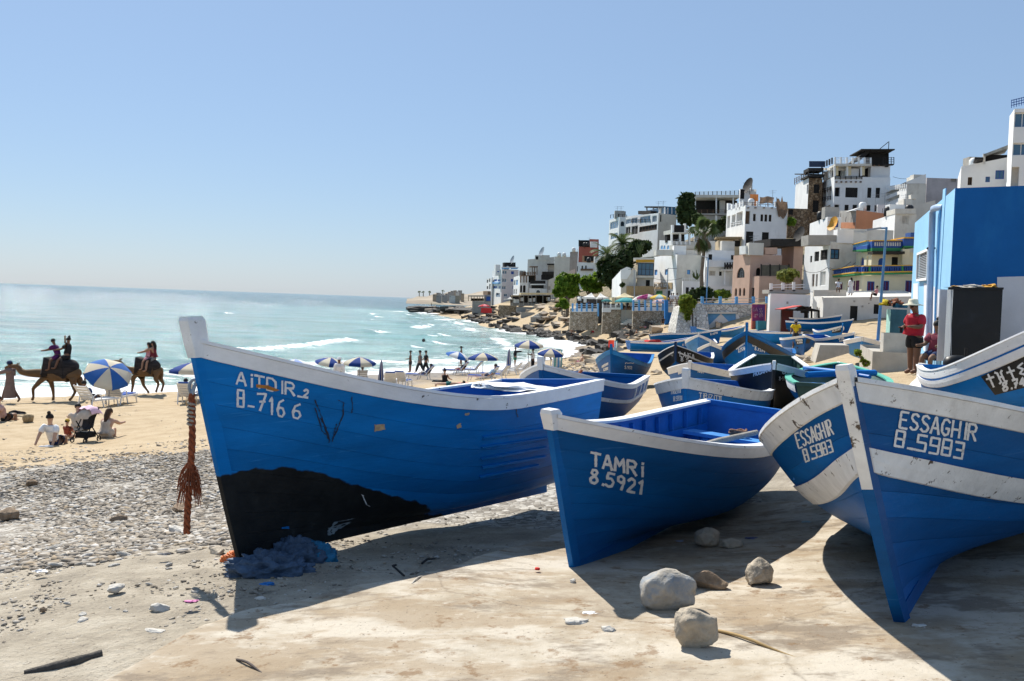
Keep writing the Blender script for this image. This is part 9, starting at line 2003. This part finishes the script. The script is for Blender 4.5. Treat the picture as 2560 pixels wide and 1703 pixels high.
for i, (x, y, m, lb) in enumerate(((478, 1509, cl('slip_pink', (.70, .25, .45)), 'pink paper scrap left of the bow shadow'), (1700, 1358, cl('wrapper', (.3, .34, .45)), 'pale wrapper under the TAMRI hull'), (1880, 1350, cl('wrapper_dark', (.10, .11, .22)), 'dark wrapper in the shade between the two boats'), (100, 1432, CW, 'white paper scrap on the dirt at the left'), (2300, 1572, cl('paper', (.6, .58, .54)), 'crumpled pale paper at the foot of the ESSAGHIR stem'), (2020, 1310, cl('bottle', (.3, .42, .46)), 'crushed pale bottle in the shade between the boats'), (670, 1465, cl('cord_blue', (.02, .15, .42)), 'scrap of blue cord on the dirt by the net heap'), (1480, 1540 , CW, 'white chip on the slipway'), (410, 1390, CG, 'grey ring shaped scrap on the dirt'))):
 blob(on_slip(x, y) + Vector((0, 0, .012)), .055, .035, .014, 90 + i, m, 'litter', lb, 'litter', .6, 3)
# driftwood at the lower left
p0 = on_ground(90, 1690, 2, 20); mb = MB(); P = [on_ground(x, y, 2, 20) - p0 + Vector((0, 0, .02)) for x, y in ((60, 1692), (140, 1675), (195, 1662), (225, 1650), (255, 1643))]; mb.tube(P, [.018, .03, .034, .022, .028], 7); o = mb.build('driftwood', mat('driftwood_dark', (.09, .08, .07), rough=.95, var=.4, vs=9, bump=.6)); o.location = p0; tag(o, 'dark piece of driftwood at the lower left', 'driftwood')
# ---------------------------------------------------------------- things lying in the boats
def in_boat(key, x, y, z): return BOATS[key][3] @ Vector((x, y, z))
def pole_in(key, a, c, r, m, label, name='oar', cat='oar'):
 A, B = in_boat(key, *a), in_boat(key, *c); mb = MB(); mb.tube([Vector(), (B - A) * .5 + Vector((0, 0, .01)), B - A], [r * .8, r, r * .9], 8); o = mb.build(name, m); o.location = A; return tag(o, label, cat)
pole_in('B2', (-1.35, .28, .86), (-3.6, .42, .84), .034, WOOD, 'weathered grey oar shaft lying along the near side of TAMRI'); pole_in('B2', (-1.2, .05, .80), (-2.5, .30, .80), .028, WOOD, 'second shorter oar shaft crossing under the first in TAMRI')
pole_in('B27', (-2.6, -.5, .66), (-1.2, .6, .68), .045, BLUEI, 'blue oar resting across the green trimmed boat'); pole_in('B27', (-3.2, .5, .68), (-2.0, -.6, .70), .06, BLUEM, 'blue plank resting across the green trimmed boat', 'plank_board', 'plank')
def coil(key, P, label, m=ROPEG, r=.09, n=4, rr=.016):
 Q = in_boat(key, *P); mb = MB(); mb.tube([Vector((r * (1 + .25 * math.sin(t * .9)) * math.cos(t), r * math.sin(t) * .8, .0022 * t + .012 * math.sin(2.3 * t))) for t in np.linspace(0, 6.28 * n, 20 * n)], rr, 6); o = mb.build('rope_coil', m); o.location = Q; tag(o, label, 'rope')
coil('B2', (-4.3, .05, .68), 'coil of brown rope on the stern bench of TAMRI', mat('rope_brown', (.22, .12, .08), rough=.95, var=.4, vs=30, bump=.4)); coil('B5', (-4.2, .1, .68), 'coil of brown rope in the stern of TIRIZIT', mat('rope_brown', (.22, .12, .08)))
for k_, P_, lb, m_, s_ in (('B1', (-4.2, .1, 1.02), 'white rolled tarp in the stern of the tarred boat', WHITE2, (.5, .28, .07)), ('B1', (-3.2, .15, .98), 'white bundled cover amidships in the tarred boat', WHITE2, (.42, .26, .05)), ('B11', (-3.2, 0, .72), 'red bundle in the broadside blue boat', cl('bundle_red', (.6, .04, .03)), (.9, .4, .3)), ('B10', (-3.0, .2, .62), 'grey net pile in the black boat', GREENI, (.7, .4, .2)), ('B6', (-3.6, .1, .66), 'pale float pile in the stern of RADI', RKW, (.4, .3, .14)), ('B4', (-3.4, 0, .62), 'dark net pile in the white outlined boat', NETB, (.8, .5, .25)), ('B9', (-4.6, 0, .95), 'pale net pile in the stern of BIDIAGH', RAG, (.7, .6, .35)), ('B7', (-3.4, 0, .75), 'blue float pile in the LAIFA boat', BLUEIL, (.7, .4, .25)), ('B21', (-2.6, 0, .7), 'dark net pile in the boat beside the overturned one', NETB, (.7, .4, .2)), ('B26', (-3.9, -.2, .72), 'folded white cover on the quarter of the right edge boat', WHITE, (.5, .25, .12))):
 blob(in_boat(k_, *P_), *s_, 130 + len(lb), m_, 'boat_bundle', lb, 'bundle', .35, 3)
Q = in_boat('B8', .45, 0, 1.62); mb = MB(); mb.grid([[Vector((.05 * i - .1, .02 * math.sin(i * 1.7 + j), -.08 * j + .1)) for j in range(4)] for i in range(5)]); o = mb.build('red_cloth', mat('flag_red', (.72, .07, .04), rough=.9, trans=.3)); o.location = Q; o.rotation_euler = (0, 0, .2); tag(o, 'red cloth tied to the stem of the sky blue edged boat', 'cloth')
Q = in_boat('B4', .42, .06, 1.0); mb = MB(); mb.tube([Vector((0, 0, -.1)), Vector((.35, .5, .05)), Vector((.6, .95, .25))], .025, 6); o = mb.build('bow_rope', ROPE); o.location = Q; tag(o, 'rust red rope slung across the bow of the white outlined boat', 'rope')
# a small post left in the sand between the boats
P = pix(1641, 1030, 17.5); P.z = gz(P.x, P.y)
